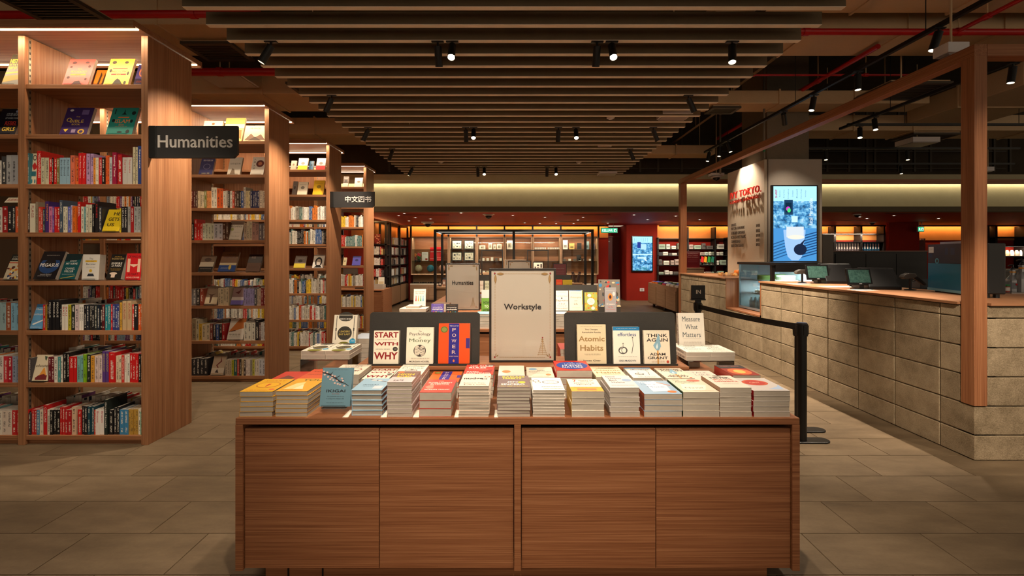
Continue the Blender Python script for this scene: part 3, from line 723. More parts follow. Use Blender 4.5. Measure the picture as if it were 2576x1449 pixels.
def stuff_flat(xc, wd, Yf, L_, z0, z1, col, spine=None):
    sm = spine_mat(True); n0 = len(STUFF.f); pg = pages_mat(); z2 = (0, 0), (.001, 0), (.001, .001), (0, .001)
    a, b, c, d = xc - wd / 2, xc + wd / 2, Yf, Yf + L_
    STUFF.face([(a, c, z1), (b, c, z1), (b, d, z1), (a, d, z1)], sm, z2); STUFF.face([(a, d, z0), (a, c, z0), (a, c, z1), (a, d, z1)], sm, z2)
    STUFF.face([(a, c, z0), (b, c, z0), (b, c, z1 - .001), (a, c, z1 - .001)], pg); STUFF.face([(b, c, z0), (b, d, z0), (b, d, z1 - .001), (b, c, z1 - .001)], pg)
    STUFF_COL.extend([(*srgb(*col), .5)] * (len(STUFF.f) - n0))
def stuff_book(xa, xb, Ya, Yb, z0, z1, col, pages_front=False, sm=None, pg=None):
    sm = spine_mat(True); n0 = len(STUFF.f)
    pgm = pages_mat()
    f = [(xa, Ya, z0), (xb, Ya, z0), (xb, Ya, z1), (xa, Ya, z1)]; bk = [(xa, Yb, z0), (xb, Yb, z0), (xb, Yb, z1), (xa, Yb, z1)]
    STUFF.face(f, pgm if pages_front else sm, [(0, 0), (1, 0), (1, 1), (0, 1)])
    z2 = (0, 0), (.001, 0), (.001, .001), (0, .001)
    STUFF.face([bk[1], bk[0], bk[3], bk[2]], sm if pages_front else pgm, [(0, 0), (1, 0), (1, 1), (0, 1)])
    STUFF.face([f[0], f[3], bk[3], bk[0]], sm, z2); STUFF.face([f[1], bk[1], bk[2], f[2]], sm, z2)
    STUFF.face([f[3], f[2], bk[2], bk[3]], pgm)
    r = random.random()
    STUFF_COL.extend([(*srgb(*col), r)] * (len(STUFF.f) - n0))
PAL_CN = [(232, 226, 212), (226, 220, 206), (214, 206, 190), (200, 190, 172), (238, 234, 226), (190, 40, 34), (40, 40, 44), (228, 190, 60), (70, 100, 150), (120, 110, 100), (230, 224, 214), (86, 120, 116), (222, 214, 200), (210, 120, 50)]
PAL_EN = [(190, 36, 32), (226, 218, 200), (30, 28, 30), (150, 170, 190), (214, 120, 40), (230, 226, 216), (60, 70, 100), (40, 110, 110), (200, 170, 60), (110, 60, 110), (180, 30, 30), (236, 230, 220), (44, 44, 48)]
def stuff_row(x0, x1, Ys, zb, pal, hmin=.17, hmax=.235, tmin=.014, tmax=.03, depth=.13, pages_front=False, fill=1.0, lean=False):
    x = x0; c = random.choice(pal)
    while x < x1 - tmin:
        t = min(random.uniform(tmin, tmax), x1 - x); h = random.uniform(hmin, hmax)
        if random.random() < .6: c = random.choice(pal)
        if random.random() < fill: stuff_book(x + .0004, x + t - .0004, Ys + random.uniform(0, .008), Ys + depth + random.uniform(-.01, .01), zb, zb + h, c, pages_front)
        x += t

# ================================================================== BOOKCASES
XR = -2.712; ZS = [2.682, 2.310, 1.939, 1.580, 1.219, .850, .460, .068]; ST = .033
BAY = .915; DEP = .46
def bay_x(i): r = XR - .05 - i * BAY; return r - .865, r
WV, WHX, WY = wood('z', 'honey'), wood('x', 'honey'), wood('y', 'honey')
UNITS = [3.379, 5.055, 6.72, 8.40]; UN = ['nearest', 'second', 'third', 'farthest']
LEDS = emit((1, .84, .58), 4)
def bookcase(Y0, nb, name, backs=()):
    xl = XR - .05 - nb * BAY; t = empty('bookcase', (XR, Y0, 0), label='%s tall double-sided wooden bookcase with lit top and open back' % name, cat='bookcase')
    rx = lambda x: x - XR
    pm = MB().box(-.05, 0, 0, DEP, 0, 3.04, WV).mesh('side_panel'); put('side_panel', pm, t, bevel=.002)
    for i in range(nb):
        a, b = bay_x(i)
        put('divider', pm, t, (rx(a), 0, 0), bevel=.002)
        shm = MB().box(0, b - a, .008, DEP - .008, -ST, 0, WHX).mesh('shelf')
        for z in ZS: put('shelf', shm, t, (rx(a), 0, z), bevel=.0015)
        MB().box(0, b - a, .03, DEP - .03, 0, ZS[-1] - ST, WHX).build('plinth', t, (rx(a), 0, 0))
        std = MB().box(0, .003, -.009, .009, .07, 3.03, flat((150, 138, 120), .35, .8))
        for q in range(70): std.box(.003, .0034, -.004, .004, .1 + q * .042, .118 + q * .042, flat((30, 26, 22), .6))
        sm_ = std.mesh('shelf_standard')
        put('shelf_standard', sm_, t, (rx(a), .035, 0)); put('shelf_standard', sm_, t, (rx(a), DEP - .035, 0))
        if i in backs: MB().box(0, b - a, DEP - .03, DEP - .015, ZS[-1], 3.04, WV).build('back_panel', t, (rx(a), 0, 0))
    MB().box(rx(xl) - .02, 0, -.13, DEP + .13, 3.052, 3.092, WHX).build('cap', t, bevel=.002)
    MB().box(rx(xl) - .02, 0, -.13, -.112, 3.04, 3.052, WHX).box(rx(xl) - .02, 0, DEP + .112, DEP + .13, 3.04, 3.052, WHX).build('cap_lip', t)
    for y in (-.075, DEP + .075):
        MB().box(rx(xl), -.01, y - .006, y + .006, 3.044, 3.052, LEDS).build('led_strip', t)
    ln = XR - xl - .02; xc = (XR + xl) / 2
    light_area('shelf_led', (xc, Y0 - .075, 3.038), (R(14), 0, 0), ln, .02, 4.2 * ln, WARM)
    light_area('shelf_led', (xc, Y0 + DEP + .075, 3.038), (R(-14), 0, 0), ln, .02, 4 * ln, WARM)
    return t
bookcase(UNITS[0], 2, UN[0]); bookcase(UNITS[1], 3, UN[1]); bookcase(UNITS[2], 3, UN[2], backs=(1, 2)); bookcase(UNITS[3], 3, UN[3], backs=(1, 2))

# ---- nearest bookcase, right bay: books seen spine by spine
YP = UNITS[0] + .022
def cv(specs, sc, ox, oy): return [(ox + s[0] / sc, ox + s[1] / sc, oy + s[2] / sc) + tuple(s[3:]) for s in specs]
cream, red, blk, lblue, orange, wht = (222, 210, 184), (192, 30, 26), (28, 25, 25), (140, 172, 190), (220, 92, 36), (232, 226, 214)
ROW3 = [(345, 385, 213, blk), (385, 425, 145, (60, 120, 130)), (527, 597, 110, (204, 34, 28), 'MISADVENTURES'), (597, 648, 210, (196, 190, 160)), (648, 708, 210, (196, 190, 160)), (708, 757, 213, red), (757, 775, 213, blk), (775, 825, 213, red), (825, 863, 220, (120, 110, 60)),
  (863, 915, 213, lblue, 'Bad Blood'), (915, 967, 213, lblue, 'Bad Blood'), (967, 1020, 213, lblue, 'Bad Blood'), (1020, 1085, 175, (214, 110, 80)), (1085, 1143, 213, (224, 110, 50)), (1143, 1192, 143, (206, 30, 30), 'The Fairy Tellers'), (1192, 1247, 143, (206, 30, 30), 'The Fairy Tellers'),
  (1250, 1305, 150, (186, 150, 190)), (1305, 1352, 150, (186, 150, 190)), (1352, 1387, 213, (226, 140, 40)), (1387, 1428, 210, cream), (1428, 1480, 208, (190, 30, 34), 'KLEPTOPIA'), (1485, 1525, 210, blk), (1528, 1560, 180, orange), (1560, 1592, 180, orange), (1592, 1635, 205, (180, 186, 188)), (1635, 1700, 135, (150, 24, 60), 'Seeing Time'),
  (1705, 1775, 165, (170, 26, 30)), (1775, 1852, 205, (190, 184, 176), 'Sapiens', (170, 40, 36)), (1852, 1925, 205, (190, 184, 176), 'Sapiens', (170, 40, 36)), (1928, 1968, 55, (196, 184, 150)), (1968, 2005, 55, (196, 184, 150)), (2005, 2060, 42, (40, 60, 120), 'Sapiens')]
ROW4 = [(370, 400, 930, (48, 34, 30)), (400, 432, 930, (48, 34, 30)), (432, 515, 880, (214, 206, 182), 'FLAGS', (150, 40, 36)), (515, 552, 855, (150, 132, 110)), (552, 585, 930, (206, 60, 40)), (585, 615, 930, (206, 60, 40)), (618, 648, 960, (60, 70, 76)), (648, 705, 850, (70, 44, 110), 'FEMINISM', (230, 150, 40)), (705, 757, 925, (214, 120, 160)),
  (757, 780, 925, (120, 80, 170)), (780, 822, 930, (204, 32, 30)), (822, 862, 930, (204, 32, 30)), (862, 912, 830, (70, 84, 100)), (912, 945, 925, (228, 220, 196)), (945, 975, 925, (228, 220, 196)), (975, 1020, 925, (90, 96, 180)), (1020, 1050, 905, (186, 170, 200)), (1050, 1100, 920, (226, 110, 30)), (1100, 1128, 920, (226, 110, 30)), (1128, 1175, 855, (204, 34, 30), 'REBEL'),
  (1175, 1215, 925, (226, 222, 200)), (1215, 1248, 925, (120, 170, 170)), (1248, 1290, 895, (214, 208, 184)), (1290, 1340, 895, (214, 208, 184)), (1340, 1375, 890, blk), (1375, 1425, 850, (36, 30, 32), 'CRIMES', (206, 30, 30)), (1425, 1475, 925, (50, 50, 56)), (1735, 1757, 950, (220, 190, 40)), (1757, 1805, 925, (30, 26, 28), 'I AM A HITMAN'), (1805, 1850, 925, (30, 26, 28), 'I AM A HITMAN'),
  (1850, 1897, 925, (150, 146, 140), 'JUST MERCY'), (1897, 1945, 925, (150, 24, 26), 'KEY MAN'), (1945, 1997, 925, (150, 150, 146)), (1997, 2045, 925, (150, 150, 146)), (2045, 2058, 930, (40, 34, 30))]
ROW6 = [(588, 622, 985, (196, 36, 36)), (626, 650, 985, (180, 140, 40)), (650, 675, 985, (60, 50, 36)), (675, 722, 920, (28, 26, 28), 'PEGASUS'), (722, 770, 920, (28, 26, 28), 'PEGASUS'), (770, 822, 920, (28, 26, 28), 'PEGASUS'), (822, 852, 985, (30, 26, 26)), (852, 903, 985, (224, 216, 200), 'BALI', (180, 40, 36)), (903, 950, 985, (224, 216, 200), 'BALI', (180, 40, 36)), (950, 990, 985, (190, 180, 40)), (990, 1045, 985, (40, 46, 40)), (1050, 1103, 985, (206, 186, 186)),
  (1103, 1138, 985, (232, 226, 216), 'SHE SAID'), (1138, 1170, 985, (232, 226, 216), 'SHE SAID')] + [(1174 + i * 36.4, 1174 + (i + 1) * 36.4, 985, c) for i, c in enumerate([blk, (34, 40, 50), (40, 36, 30), (30, 30, 34), (40, 44, 40), (26, 34, 46), (30, 28, 28), (90, 24, 28)])] + [(1468, 1502, 985, (40, 130, 140)), (1502, 1540, 985, (40, 130, 140)), (1540, 1568, 980, (196, 26, 26)),
  (1568, 1602, 980, (50, 60, 120)), (1602, 1635, 980, (50, 60, 120)), (1635, 1670, 980, (50, 60, 120)), (1670, 1708, 955, (200, 150, 50)), (1708, 1770, 935, (190, 160, 120), 'BOURDAIN', (150, 30, 30)), (1770, 1835, 935, (190, 160, 120), 'BOURDAIN', (150, 30, 30)), (1840, 1875, 985, (200, 60, 50)), (1875, 1935, 975, (28, 26, 26), 'Caste'), (1935, 1965, 980, (214, 90, 34)), (1965, 1988, 980, (214, 90, 34))]
ROW7 = [(168, 184, 205, (220, 110, 30)), (184, 203, 215, (60, 56, 60)), (317, 337, 208, (110, 30, 40)), (337, 360, 208, (110, 30, 40)), (360, 382, 206, (226, 220, 206)), (382, 402, 206, (70, 140, 140)), (402, 415, 206, (226, 220, 206)), (415, 437, 178, blk), (437, 455, 178, blk), (455, 485, 205, (200, 28, 28), 'MOVE'), (485, 508, 205, (200, 28, 28), 'MOVE'), (508, 530, 200, (120, 176, 170)), (530, 553, 200, (120, 176, 170)), (553, 572, 188, (130, 180, 30)), (572, 598, 192, (36, 40, 36)), (598, 624, 200, (214, 150, 50)), (624, 650, 202, (220, 196, 190)), (650, 677, 202, (220, 196, 190)),
  (677, 700, 168, (90, 60, 130), 'SOCIOLOGY', (200, 190, 50)), (700, 722, 168, (90, 60, 130), 'SOCIOLOGY', (200, 190, 50)), (722, 767, 175, (200, 26, 28)), (767, 787, 200, (220, 200, 170)), (787, 808, 200, (220, 200, 170)), (808, 826, 195, (206, 60, 50)), (826, 843, 195, (226, 220, 206), 'TAKEAWAY', (180, 40, 40)), (843, 862, 190, (226, 220, 206)), (862, 880, 183, (196, 28, 30)), (880, 900, 183, (196, 28, 30)), (900, 920, 183, (196, 28, 30)), (920, 934, 188, blk), (934, 946, 188, blk)]
ROW8 = [(172, 188, 556, (196, 34, 34)), (188, 204, 580, (50, 56, 56)), (204, 222, 558, (190, 36, 34)), (222, 242, 558, (190, 36, 34)), (242, 262, 560, (80, 130, 160)), (262, 286, 560, (214, 200, 176)), (286, 312, 527, (190, 30, 32), 'CULTURE'), (312, 330, 556, (220, 210, 190)), (330, 350, 560, blk), (350, 370, 560, blk), (370, 392, 560, blk), (395, 410, 542, (196, 34, 34)), (410, 428, 542, (196, 34, 34)), (430, 450, 560, (176, 26, 34)), (450, 474, 560, (176, 26, 34)), (474, 505, 540, (214, 180, 150)), (515, 540, 556, (196, 40, 36)), (540, 558, 535, (30, 28, 34)), (558, 580, 535, (30, 28, 34)),
  (582, 600, 538, (30, 70, 84)), (600, 622, 538, (30, 70, 84)), (622, 634, 560, (200, 60, 40)), (634, 662, 555, (232, 224, 216), 'Brazen', (190, 60, 80)), (662, 690, 555, (232, 224, 216), 'Brazen', (190, 60, 80)), (692, 715, 490, (36, 44, 40), 'Great Novels'), (722, 748, 560, (32, 30, 32)), (750, 770, 548, (34, 32, 36)), (770, 790, 540, (34, 32, 36)), (790, 822, 558, (60, 130, 176)), (822, 853, 558, (60, 130, 176)), (853, 868, 556, (180, 140, 60)), (868, 884, 556, (180, 140, 60)), (884, 900, 556, (180, 140, 60)), (900, 915, 556, (180, 140, 60)), (915, 932, 556, (226, 220, 200)), (932, 946, 572, (40, 140, 110))]
sh = lambda n: '%s shelf of the nearest bookcase' % ORD[n]
spine_row(YP, ZS[2], cv(ROW3, 5.797, 0, 360), sh(3)); spine_row(YP, ZS[3], cv(ROW4, 5.797, 0, 360), sh(4))
spine_row(YP, ZS[5], cv(ROW6, 5.573, 0, 590), sh(6)); spine_row(YP, ZS[6], cv(ROW7, 2.643, 0, 820), sh(7)); spine_row(YP, ZS[7], cv(ROW8, 2.643, 0, 820), sh(8))
# left bay, partly outside the frame
def left_row(zb, cols, n, hs):
    a, b = bay_x(1); t = .866 / max(len(cols), 1); x = b - .004; sp = []
    for i, c in enumerate(cols):
        tt = random.uniform(.026, .040) if len(c) == 3 else c[3]
        xa = x - tt; pxa, pxb = CX + xa * F / YP, CX + x * F / YP; yt = CY - (zb + hs + random.uniform(-.008, .008) - EYE) * F / YP
        sp.append((pxa, pxb, yt, c[:3])); x = xa
    
    for (a_, b_, yt_, c_) in sp: stuff_book(X(a_, YP) + .0004, X(b_, YP) - .0004, YP, YP + .14, zb, Z(yt_, YP), c_)
    stuff_row(a + .004, x - .002, YP, zb, PAL_EN, .17, .21)
left_row(ZS[2], [(150, 150, 152), (150, 150, 152), (160, 160, 160), (60, 60, 62)], 3, .215)
left_row(ZS[3], [(206, 90, 50), (36, 34, 36), (36, 34, 36), (150, 30, 30), (206, 200, 190), (206, 200, 190), (120, 20, 24)], 4, .195)
left_row(ZS[5], [(130, 176, 200), (130, 176, 200), (150, 80, 50), (150, 176, 180), (150, 176, 180), (150, 176, 180)], 6, .20)
left_row(ZS[6], [(140, 150, 170), (140, 150, 170), (170, 34, 50), (200, 50, 60), (226, 214, 206), (226, 214, 206)], 7, .20)
left_row(ZS[7], [(186, 36, 38), (186, 36, 38), (214, 196, 180), (214, 196, 180), (222, 212, 196), (222, 212, 196), (110, 150, 150)], 8, .185)
# ---- face-out books of the nearest bookcase
YF = UNITS[0] + .05
faceout('red face-out book, top shelf of the nearest bookcase', 155, 220, 149, YF, ZS[0], (208, 60, 48), [('t', 'THE', .5, .62, .16, .03, (240, 190, 60)), ('t', 'PSYCHOLOGY', .5, .52, .62, .07, (240, 180, 60)), ('r', .2, .38, .80, .44, (226, 150, 40)), ('t', 'BOOK', .5, .41, .2, .04, (208, 60, 48)), ('l', .22, .33, .8, 1, (240, 180, 60)), ('o', .22, .86, .09, .05, (70, 24, 22)), ('o', .72, .87, .08, .04, (70, 24, 22)), ('o', .14, .7, .05, .04, (70, 24, 22)), ('o', .84, .72, .05, .05, (70, 24, 22)), ('p', [(.35, .04), (.75, .04), (.62, .18), (.44, .16)], (60, 20, 20)), ('o', .15, .3, .06, .05, (70, 24, 22)), ('r', .8, .2, .88, .28, (70, 24, 22))])
faceout('yellow face-out book, top shelf of the nearest bookcase', 258.5, 321, 148, YF, ZS[0], (230, 184, 40), [('r', .2, .62, .8, .65, (120, 40, 30)), ('t', 'PHILOSOPHY', .5, .52, .70, .08, (120, 40, 30)), ('r', .2, .38, .8, .44, (140, 50, 36)), ('t', 'BOOK', .5, .41, .2, .04, (230, 184, 40)), ('l', .2, .32, .8, 1, (60, 40, 20)), ('o', .2, .86, .09, .06, (60, 40, 20)), ('o', .7, .86, .08, .05, (60, 40, 20)), ('p', [(.34, .02), (.78, .02), (.62, .2), (.5, .26), (.42, .18)], (50, 34, 20)), ('o', .14, .55, .05, .06, (60, 40, 20)), ('o', .87, .45, .04, .07, (60, 40, 20)), ('o', .84, .1, .05, .07, (60, 40, 20))])
faceout('orange face-out book between red and yellow ones, top shelf', 224, 258, 176, 3.66, ZS[0], (220, 140, 40), [('t', 'MYTHOLOGY', .55, .2, .7, .14, (80, 40, 20)), ('p', [(.3, .45), (.45, .45), (.5, .8), (.38, .92)], (70, 40, 20)), ('p', [(.62, .45), (.8, .45), (.78, .75), (.68, .9)], (70, 40, 20))], stand=False)
faceout('purple face-out book at the right end, top shelf', 328, 353, 163, 3.62, ZS[0], (70, 60, 120), [('o', .6, .75, .34, .16, (190, 110, 70)), ('o', .6, .73, .2, .1, (70, 60, 120)), ('t', 'UTOPIA', .55, .42, .7, .06, (206, 110, 80)), ('l', .15, .16, .9, 2, (190, 180, 190))], stand=False)
faceout('purple face-out book, second shelf of the nearest bookcase', 148, 217, 271, YF, ZS[1], (62, 40, 96), [('t', 'THE', .5, .66, .14, .03, (230, 190, 90)), ('t', 'BIBLE', .5, .50, .5, .10, (224, 184, 70)), ('t', 'BOOK', .5, .38, .3, .06, (224, 184, 70)), ('r', .6, .74, .85, .92, (110, 90, 150)), ('o', .2, .9, .07, .04, (220, 214, 220)), ('o', .2, .55, .09, .07, (210, 180, 80)), ('o', .2, .55, .06, .05, (62, 40, 96)), ('o', .76, .12, .12, .09, (214, 170, 50)), ('o', .76, .12, .07, .05, (62, 40, 96)), ('p', [(.1, .2), (.28, .22), (.2, .1)], (220, 190, 60)), ('r', .4, .08, .55, .2, (150, 130, 160))])
faceout('teal face-out book, second shelf of the nearest bookcase', 265, 331, 271, YF, ZS[1], (40, 130, 120), [('r', .3, .62, .72, .66, (214, 110, 50)), ('t', 'ISLAM', .5, .50, .56, .14, (220, 120, 56)), ('t', 'BOOK', .5, .36, .2, .05, (220, 120, 56)), ('l', .25, .3, .75, 1, (220, 120, 56)), ('p', [(.4, .74), (.6, .74), (.53, .8), (.5, .95), (.47, .8)], (20, 30, 30)), ('o', .86, .8, .08, .07, (20, 34, 32)), ('r', .12, .76, .16, .94, (20, 34, 32)), ('o', .5, .1, .1, .03, (20, 34, 32)), ('o', .15, .52, .06, .06, (20, 34, 32)), ('o', .85, .5, .05, .06, (20, 34, 32)), ('o', .8, .12, .07, .07, (20, 34, 32))])
faceout('cream face-out book with red figure, third shelf', 74.5, 90, 386, YF - .015, ZS[2], (226, 212, 180), [('o', .55, .86, .3, .09, (60, 50, 50)), ('o', .55, .86, .2, .06, (226, 212, 180)), ('p', [(.2, .6), (.6, .72), (1, .58), (.9, .5), (.5, .46)], (196, 40, 36)), ('r', .2, .26, .9, .42, (50, 110, 120)), ('o', .3, .1, .12, .07, (60, 130, 140)), ('o', .8, .1, .12, .07, (60, 130, 140))], lean=4, stand=False)
faceout('yellow hand-lettered face-out book, fourth shelf of the nearest bookcase', 256, 298, 527, YP - .006, ZS[3], (222, 190, 34), [('t', 'HE', .6, .8, .4, .15, (40, 30, 20), .02), ('t', 'GETS', .5, .55, .66, .15, (40, 30, 20), .02), ('t', 'US', .4, .30, .42, .14, (40, 30, 20), .02), ('l', .1, .1, .9, 1, (110, 90, 20))], lean=20)
faceout('black and blue face-out book, fifth shelf of the nearest bookcase', 82.5, 138, 632.5, YF - .01, ZS[4], (32, 28, 30), [('o', .5, .5, .46, .30, (40, 70, 120)), ('o', .5, .56, .26, .17, (32, 28, 30)), ('r', 0, .68, 1, 1, (26, 20, 22)), ('l', .2, .86, .8, 2, (170, 160, 150)), ('t', 'PEGASUS', .5, .5, .84, .12, (238, 232, 224), .02), ('t', 'Laurent Richard', .5, .17, .5, .04, (220, 214, 210)), ('t', '& Sandrine Rigaud', .45, .11, .58, .04, (220, 214, 210))], t=.03, lean=22)
faceout('dark teal face-out book, fifth shelf of the nearest bookcase', 147, 187.5, 639, YF, ZS[4], (26, 84, 88), [('p', [(0, .7), (1, .78), (1, 1), (0, 1)], (20, 40, 42)), ('t', 'KNOW', .55, .72, .4, .07, W_), ('t', 'MY NAME', .5, .61, .72, .08, W_), ('t', 'CHANEL', .5, .42, .6, .08, W_), ('t', 'MILLER', .48, .31, .56, .08, W_), ('l', .1, .2, .9, 2, (190, 200, 196)), ('p', [(.1, .02), (.95, .12), (.95, .14), (.1, .04)], (220, 180, 80))], lean=20, t=.028, spine=(220, 214, 200))
faceout('white face-out book with a small figure, fifth shelf', 205, 247.6, 640, YF + .01, ZS[4], (222, 216, 206), [('t', 'The', .5, .83, .22, .07, (60, 60, 70)), ('r', .16, .70, .84, .77, (226, 180, 50)), ('t', 'SECRET', .5, .735, .56, .04, (60, 50, 40)), ('t', 'Barrister', .5, .62, .56, .08, (70, 74, 90)), ('l', .24, .5, .76, 2, (120, 116, 110)), ('o', .5, .36, .09, .06, (210, 170, 50)), ('p', [(.3, .14), (.74, .14), (.66, .25), (.38, .25)], (44, 50, 60)), ('l', .1, .04, .9, 1, (90, 90, 90))], lean=4, t=.05)
faceout('black face-out book with gold lettering, fifth shelf', 266, 303, 640, YF + .03, ZS[4], (36, 32, 28), [('t', 'PATRICK', .5, .9, .5, .05, (206, 160, 60)), ('t', 'RADDEN KEEFE', .5, .82, .84, .07, (214, 180, 110)), ('t', 'EMPIRE', .5, .63, .72, .09, W_), ('t', 'of PAIN', .5, .53, .66, .08, W_), ('t', 'The Secret History', .5, .4, .7, .035, (206, 160, 60)), ('t', 'of the Dynasty', .5, .35, .6, .03, (206, 160, 60)), ('o', .42, .22, .26, .05, (214, 190, 170)), ('r', .3, .06, .56, .2, (214, 190, 170))], lean=16, t=.035, spine=(220, 190, 40))
faceout('red face-out book with pale noodle strands, fifth shelf', 314, 353, 637.5, YF + .005, ZS[4], (192, 24, 28), [('t', 'CRYING IN', .5, .88, .84, .08, (40, 16, 18)), ('r', .08, .3, .26, .8, (222, 180, 150)), ('r', .74, .3, .92, .8, (222, 180, 150)), ('p', [(.26, .6), (.74, .6), (.74, .56), (.5, .48), (.26, .56)], (222, 180, 150)), ('t', 'H MART', .5, .22, .64, .08, (40, 16, 18)), ('t', 'MICHELLE ZAUNER', .5, .1, .84, .06, (226, 200, 180))], lean=6)
faceout('pale blue face-out book, sixth shelf of the nearest bookcase', 64.6, 105, 765, YF - .02, ZS[5], (96, 156, 200), [('r', 0, .88, 1, 1, (50, 100, 140)), ('t', 'Making', .55, .78, .6, .09, W_), ('t', 'Psychopaths', .55, .58, .9, .1, W_), ('p', [(.3, .2), (.95, .4), (.95, .34), (.36, .15)], (230, 230, 226)), ('t', 'My Journey', .35, .32, .4, .05, (40, 60, 80)), ('l', .1, .08, .9, 2, (220, 226, 230))], lean=19)
faceout('cream face-out book with orange mountain, seventh shelf', 77.5, 119, 892, YF - .02, ZS[6], (222, 206, 176), [('p', [(.22, .04), (.9, .04), (.9, .2), (.75, .28), (.45, .25), (.2, .12)], (120, 40, 40)), ('p', [(.4, .2), (.6, .5), (.66, .5), (.84, .2), (.7, .26), (.52, .24)], (226, 150, 60)), ('p', [(.5, .95), (.68, .92), (.64, .76), (.56, .82)], (60, 80, 60)), ('t', 'educated', .5, .58, .8, .11, (50, 36, 30))], lean=14, t=.03)
faceout('dark face-out book with gold streaks cut by the frame, top shelf', 2, 44, 137, YF, ZS[0], (60, 50, 30), [('t', 'HISTORY', .5, .78, .95, .14, (226, 200, 50), .02), ('t', 'OF THE WORLD', .5, .66, .9, .06, (226, 200, 90)), ('t', 'MAP BY MAP', .5, .56, .9, .1, (226, 200, 50)), ('p', [(0, .1), (1, .2), (1, .35), (0, .3)], (160, 130, 50)), ('p', [(0, .36), (1, .42), (1, .46), (0, .42)], (190, 160, 60))])
faceout('dark navy face-out book cut by the frame, second shelf', -18, 36, 274, YF, ZS[1], (24, 22, 36), [('t', 'GOOD NIGHT', .6, .78, .6, .12, (190, 200, 210)), ('t', 'STORIES FOR', .6, .64, .6, .06, (190, 200, 210)), ('t', 'REBEL', .65, .44, .56, .16, (206, 60, 50), .02), ('t', 'GIRLS', .62, .22, .6, .15, (226, 190, 60), .02), ('o', .75, .9, .07, .05, (150, 160, 190))])
faceout('patterned face-out book cut by the frame, fifth shelf', 7, 47, 640, YF, ZS[4], (206, 190, 160), [('r', 0, .72, 1, 1, (36, 34, 30)), ('t', 'DESTINED', .5, .9, .8, .07, (150, 150, 140)), ('t', 'DISRUPTED', .5, .81, .85, .07, (226, 220, 200)), ('r', 0, .64, 1, .68, (196, 70, 40))] + [('o', random.uniform(.05, .95), random.uniform(.05, .58), random.uniform(.04, .12), random.uniform(.02, .06), random.choice([(206, 120, 50), (60, 70, 110), (90, 40, 34), (226, 190, 90), (230, 226, 214)])) for _ in range(26)], lean=20)
faceout('cream card with red characters lying on books, left bay', 10, 46, 497, YF, ZS[3] + .225, (226, 214, 186), [('t', '長期博弈', .5, .5, .8, .55, (170, 40, 34))], t=.004, lean=38, stand=False)

# ---- second bookcase
Y2 = UNITS[1] + .022; px2 = lambda x: CX + x * F / Y2
def auto_row(zb, cols, n, x0=None, x1=None, hb=.2, name='second bookcase', Yp=Y2):
    a, b = bay_x(0); x0 = a + .004 if x0 is None else X(x0, Yp); x1 = b - .004 if x1 is None else X(x1, Yp)
    tw = sum(c[3] if len(c) > 3 else 1 for c in cols); u = (x1 - x0) / tw; x = x0; sp = []
    for c in cols:
        k = c[3] if len(c) > 3 else 1; h = hb + (c[4] if len(c) > 4 else random.uniform(-.006, .006))
        stuff_book(x + .0004, x + k * u - .0004, Yp + random.uniform(0, .006), Yp + .14, zb, zb + h, c[:3]); x += k * u
mar, brn, crm, pch, nv = (96, 34, 26), (80, 50, 36), (222, 206, 172), (224, 150, 90), (36, 40, 84)
s2 = lambda n: '%s shelf of the second bookcase' % ORD[n]
auto_row(ZS[2], [blk, mar, mar, brn, crm, crm, crm, (120, 130, 70), pch, pch, (236, 230, 214, 1.2, .04), (236, 230, 214, 1.2, .04), (228, 100, 36, 1.4, .03), (228, 100, 36, 1.4, .03), wht, wht, (60, 54, 50), wht, (206, 70, 40), brn, (60, 40, 34), blk, (50, 80, 140), (190, 180, 166, 1, .045), (196, 180, 140), (196, 180, 140), nv, nv, nv, nv, (206, 190, 170, 1.3), (206, 190, 170, 1.3)], s2(3), None, None, .19)
auto_row(ZS[3], [(40, 36, 34), (40, 36, 34), (200, 34, 30, 1, .045), (200, 40, 34), (200, 40, 34), (206, 210, 190), (206, 210, 190), (206, 210, 190), (206, 210, 190), (190, 190, 200, 1.6), (190, 190, 200, 1.6), brn, brn], s2(4), None, 574, .19)
auto_row(ZS[3], [(180, 160, 140), (200, 186, 160, 1, .02), (200, 186, 160, 1, .02), (170, 130, 120, 1.2), (170, 130, 120, 1.2), (110, 104, 110, 1.2), (110, 104, 110, 1.2)], s2(4) + ', right', 613, None, .19)
auto_row(ZS[5], [(120, 116, 116), (120, 116, 116), (60, 54, 50), (150, 70, 50)], s2(6), None, 512, .19)
auto_row(ZS[5], [(206, 190, 160)] * 4, s2(6) + ', middle', 548, 575, .2)
auto_row(ZS[5], [(140, 130, 170)] * 5 + [(60, 60, 64), (170, 150, 130), (170, 150, 130), (120, 40, 40), (120, 40, 40)], s2(6) + ', right', 612, None, .19)
auto_row(ZS[6], [(160, 40, 34), (150, 130, 100, 1.4, .06), (190, 180, 150, 1, .05), (200, 160, 50), (206, 190, 160, 1.3), (206, 190, 160, 1.3), (120, 60, 50), (36, 30, 30), (60, 80, 130), (40, 36, 34), (160, 30, 36)], s2(7), None, 566, .185)
auto_row(ZS[6], [(206, 200, 184, 1.7)] * 3 + [(36, 32, 32, 1.6, .03), (90, 60, 56), (196, 190, 186), (196, 190, 186)], s2(7) + ', right', 613, None, .2)
auto_row(ZS[7], [(44, 42, 46, 1.2)] * 5, s2(8), None, 522, .19)
auto_row(ZS[7], [(196, 180, 160), (196, 180, 160), (196, 180, 160), (180, 180, 50), (40, 100, 100, 1.5), (190, 60, 50), (50, 44, 44), (196, 170, 130), (60, 44, 40), (206, 190, 180), (206, 190, 180), (150, 140, 130), (180, 176, 60), (206, 196, 180), (206, 196, 180), (190, 190, 196, 1.5), (190, 190, 196, 1.5)], s2(8) + ', right', 566, None, .18)
YF2 = UNITS[1] + .05
def cn(txts, base=(40, 34, 34)): return txts
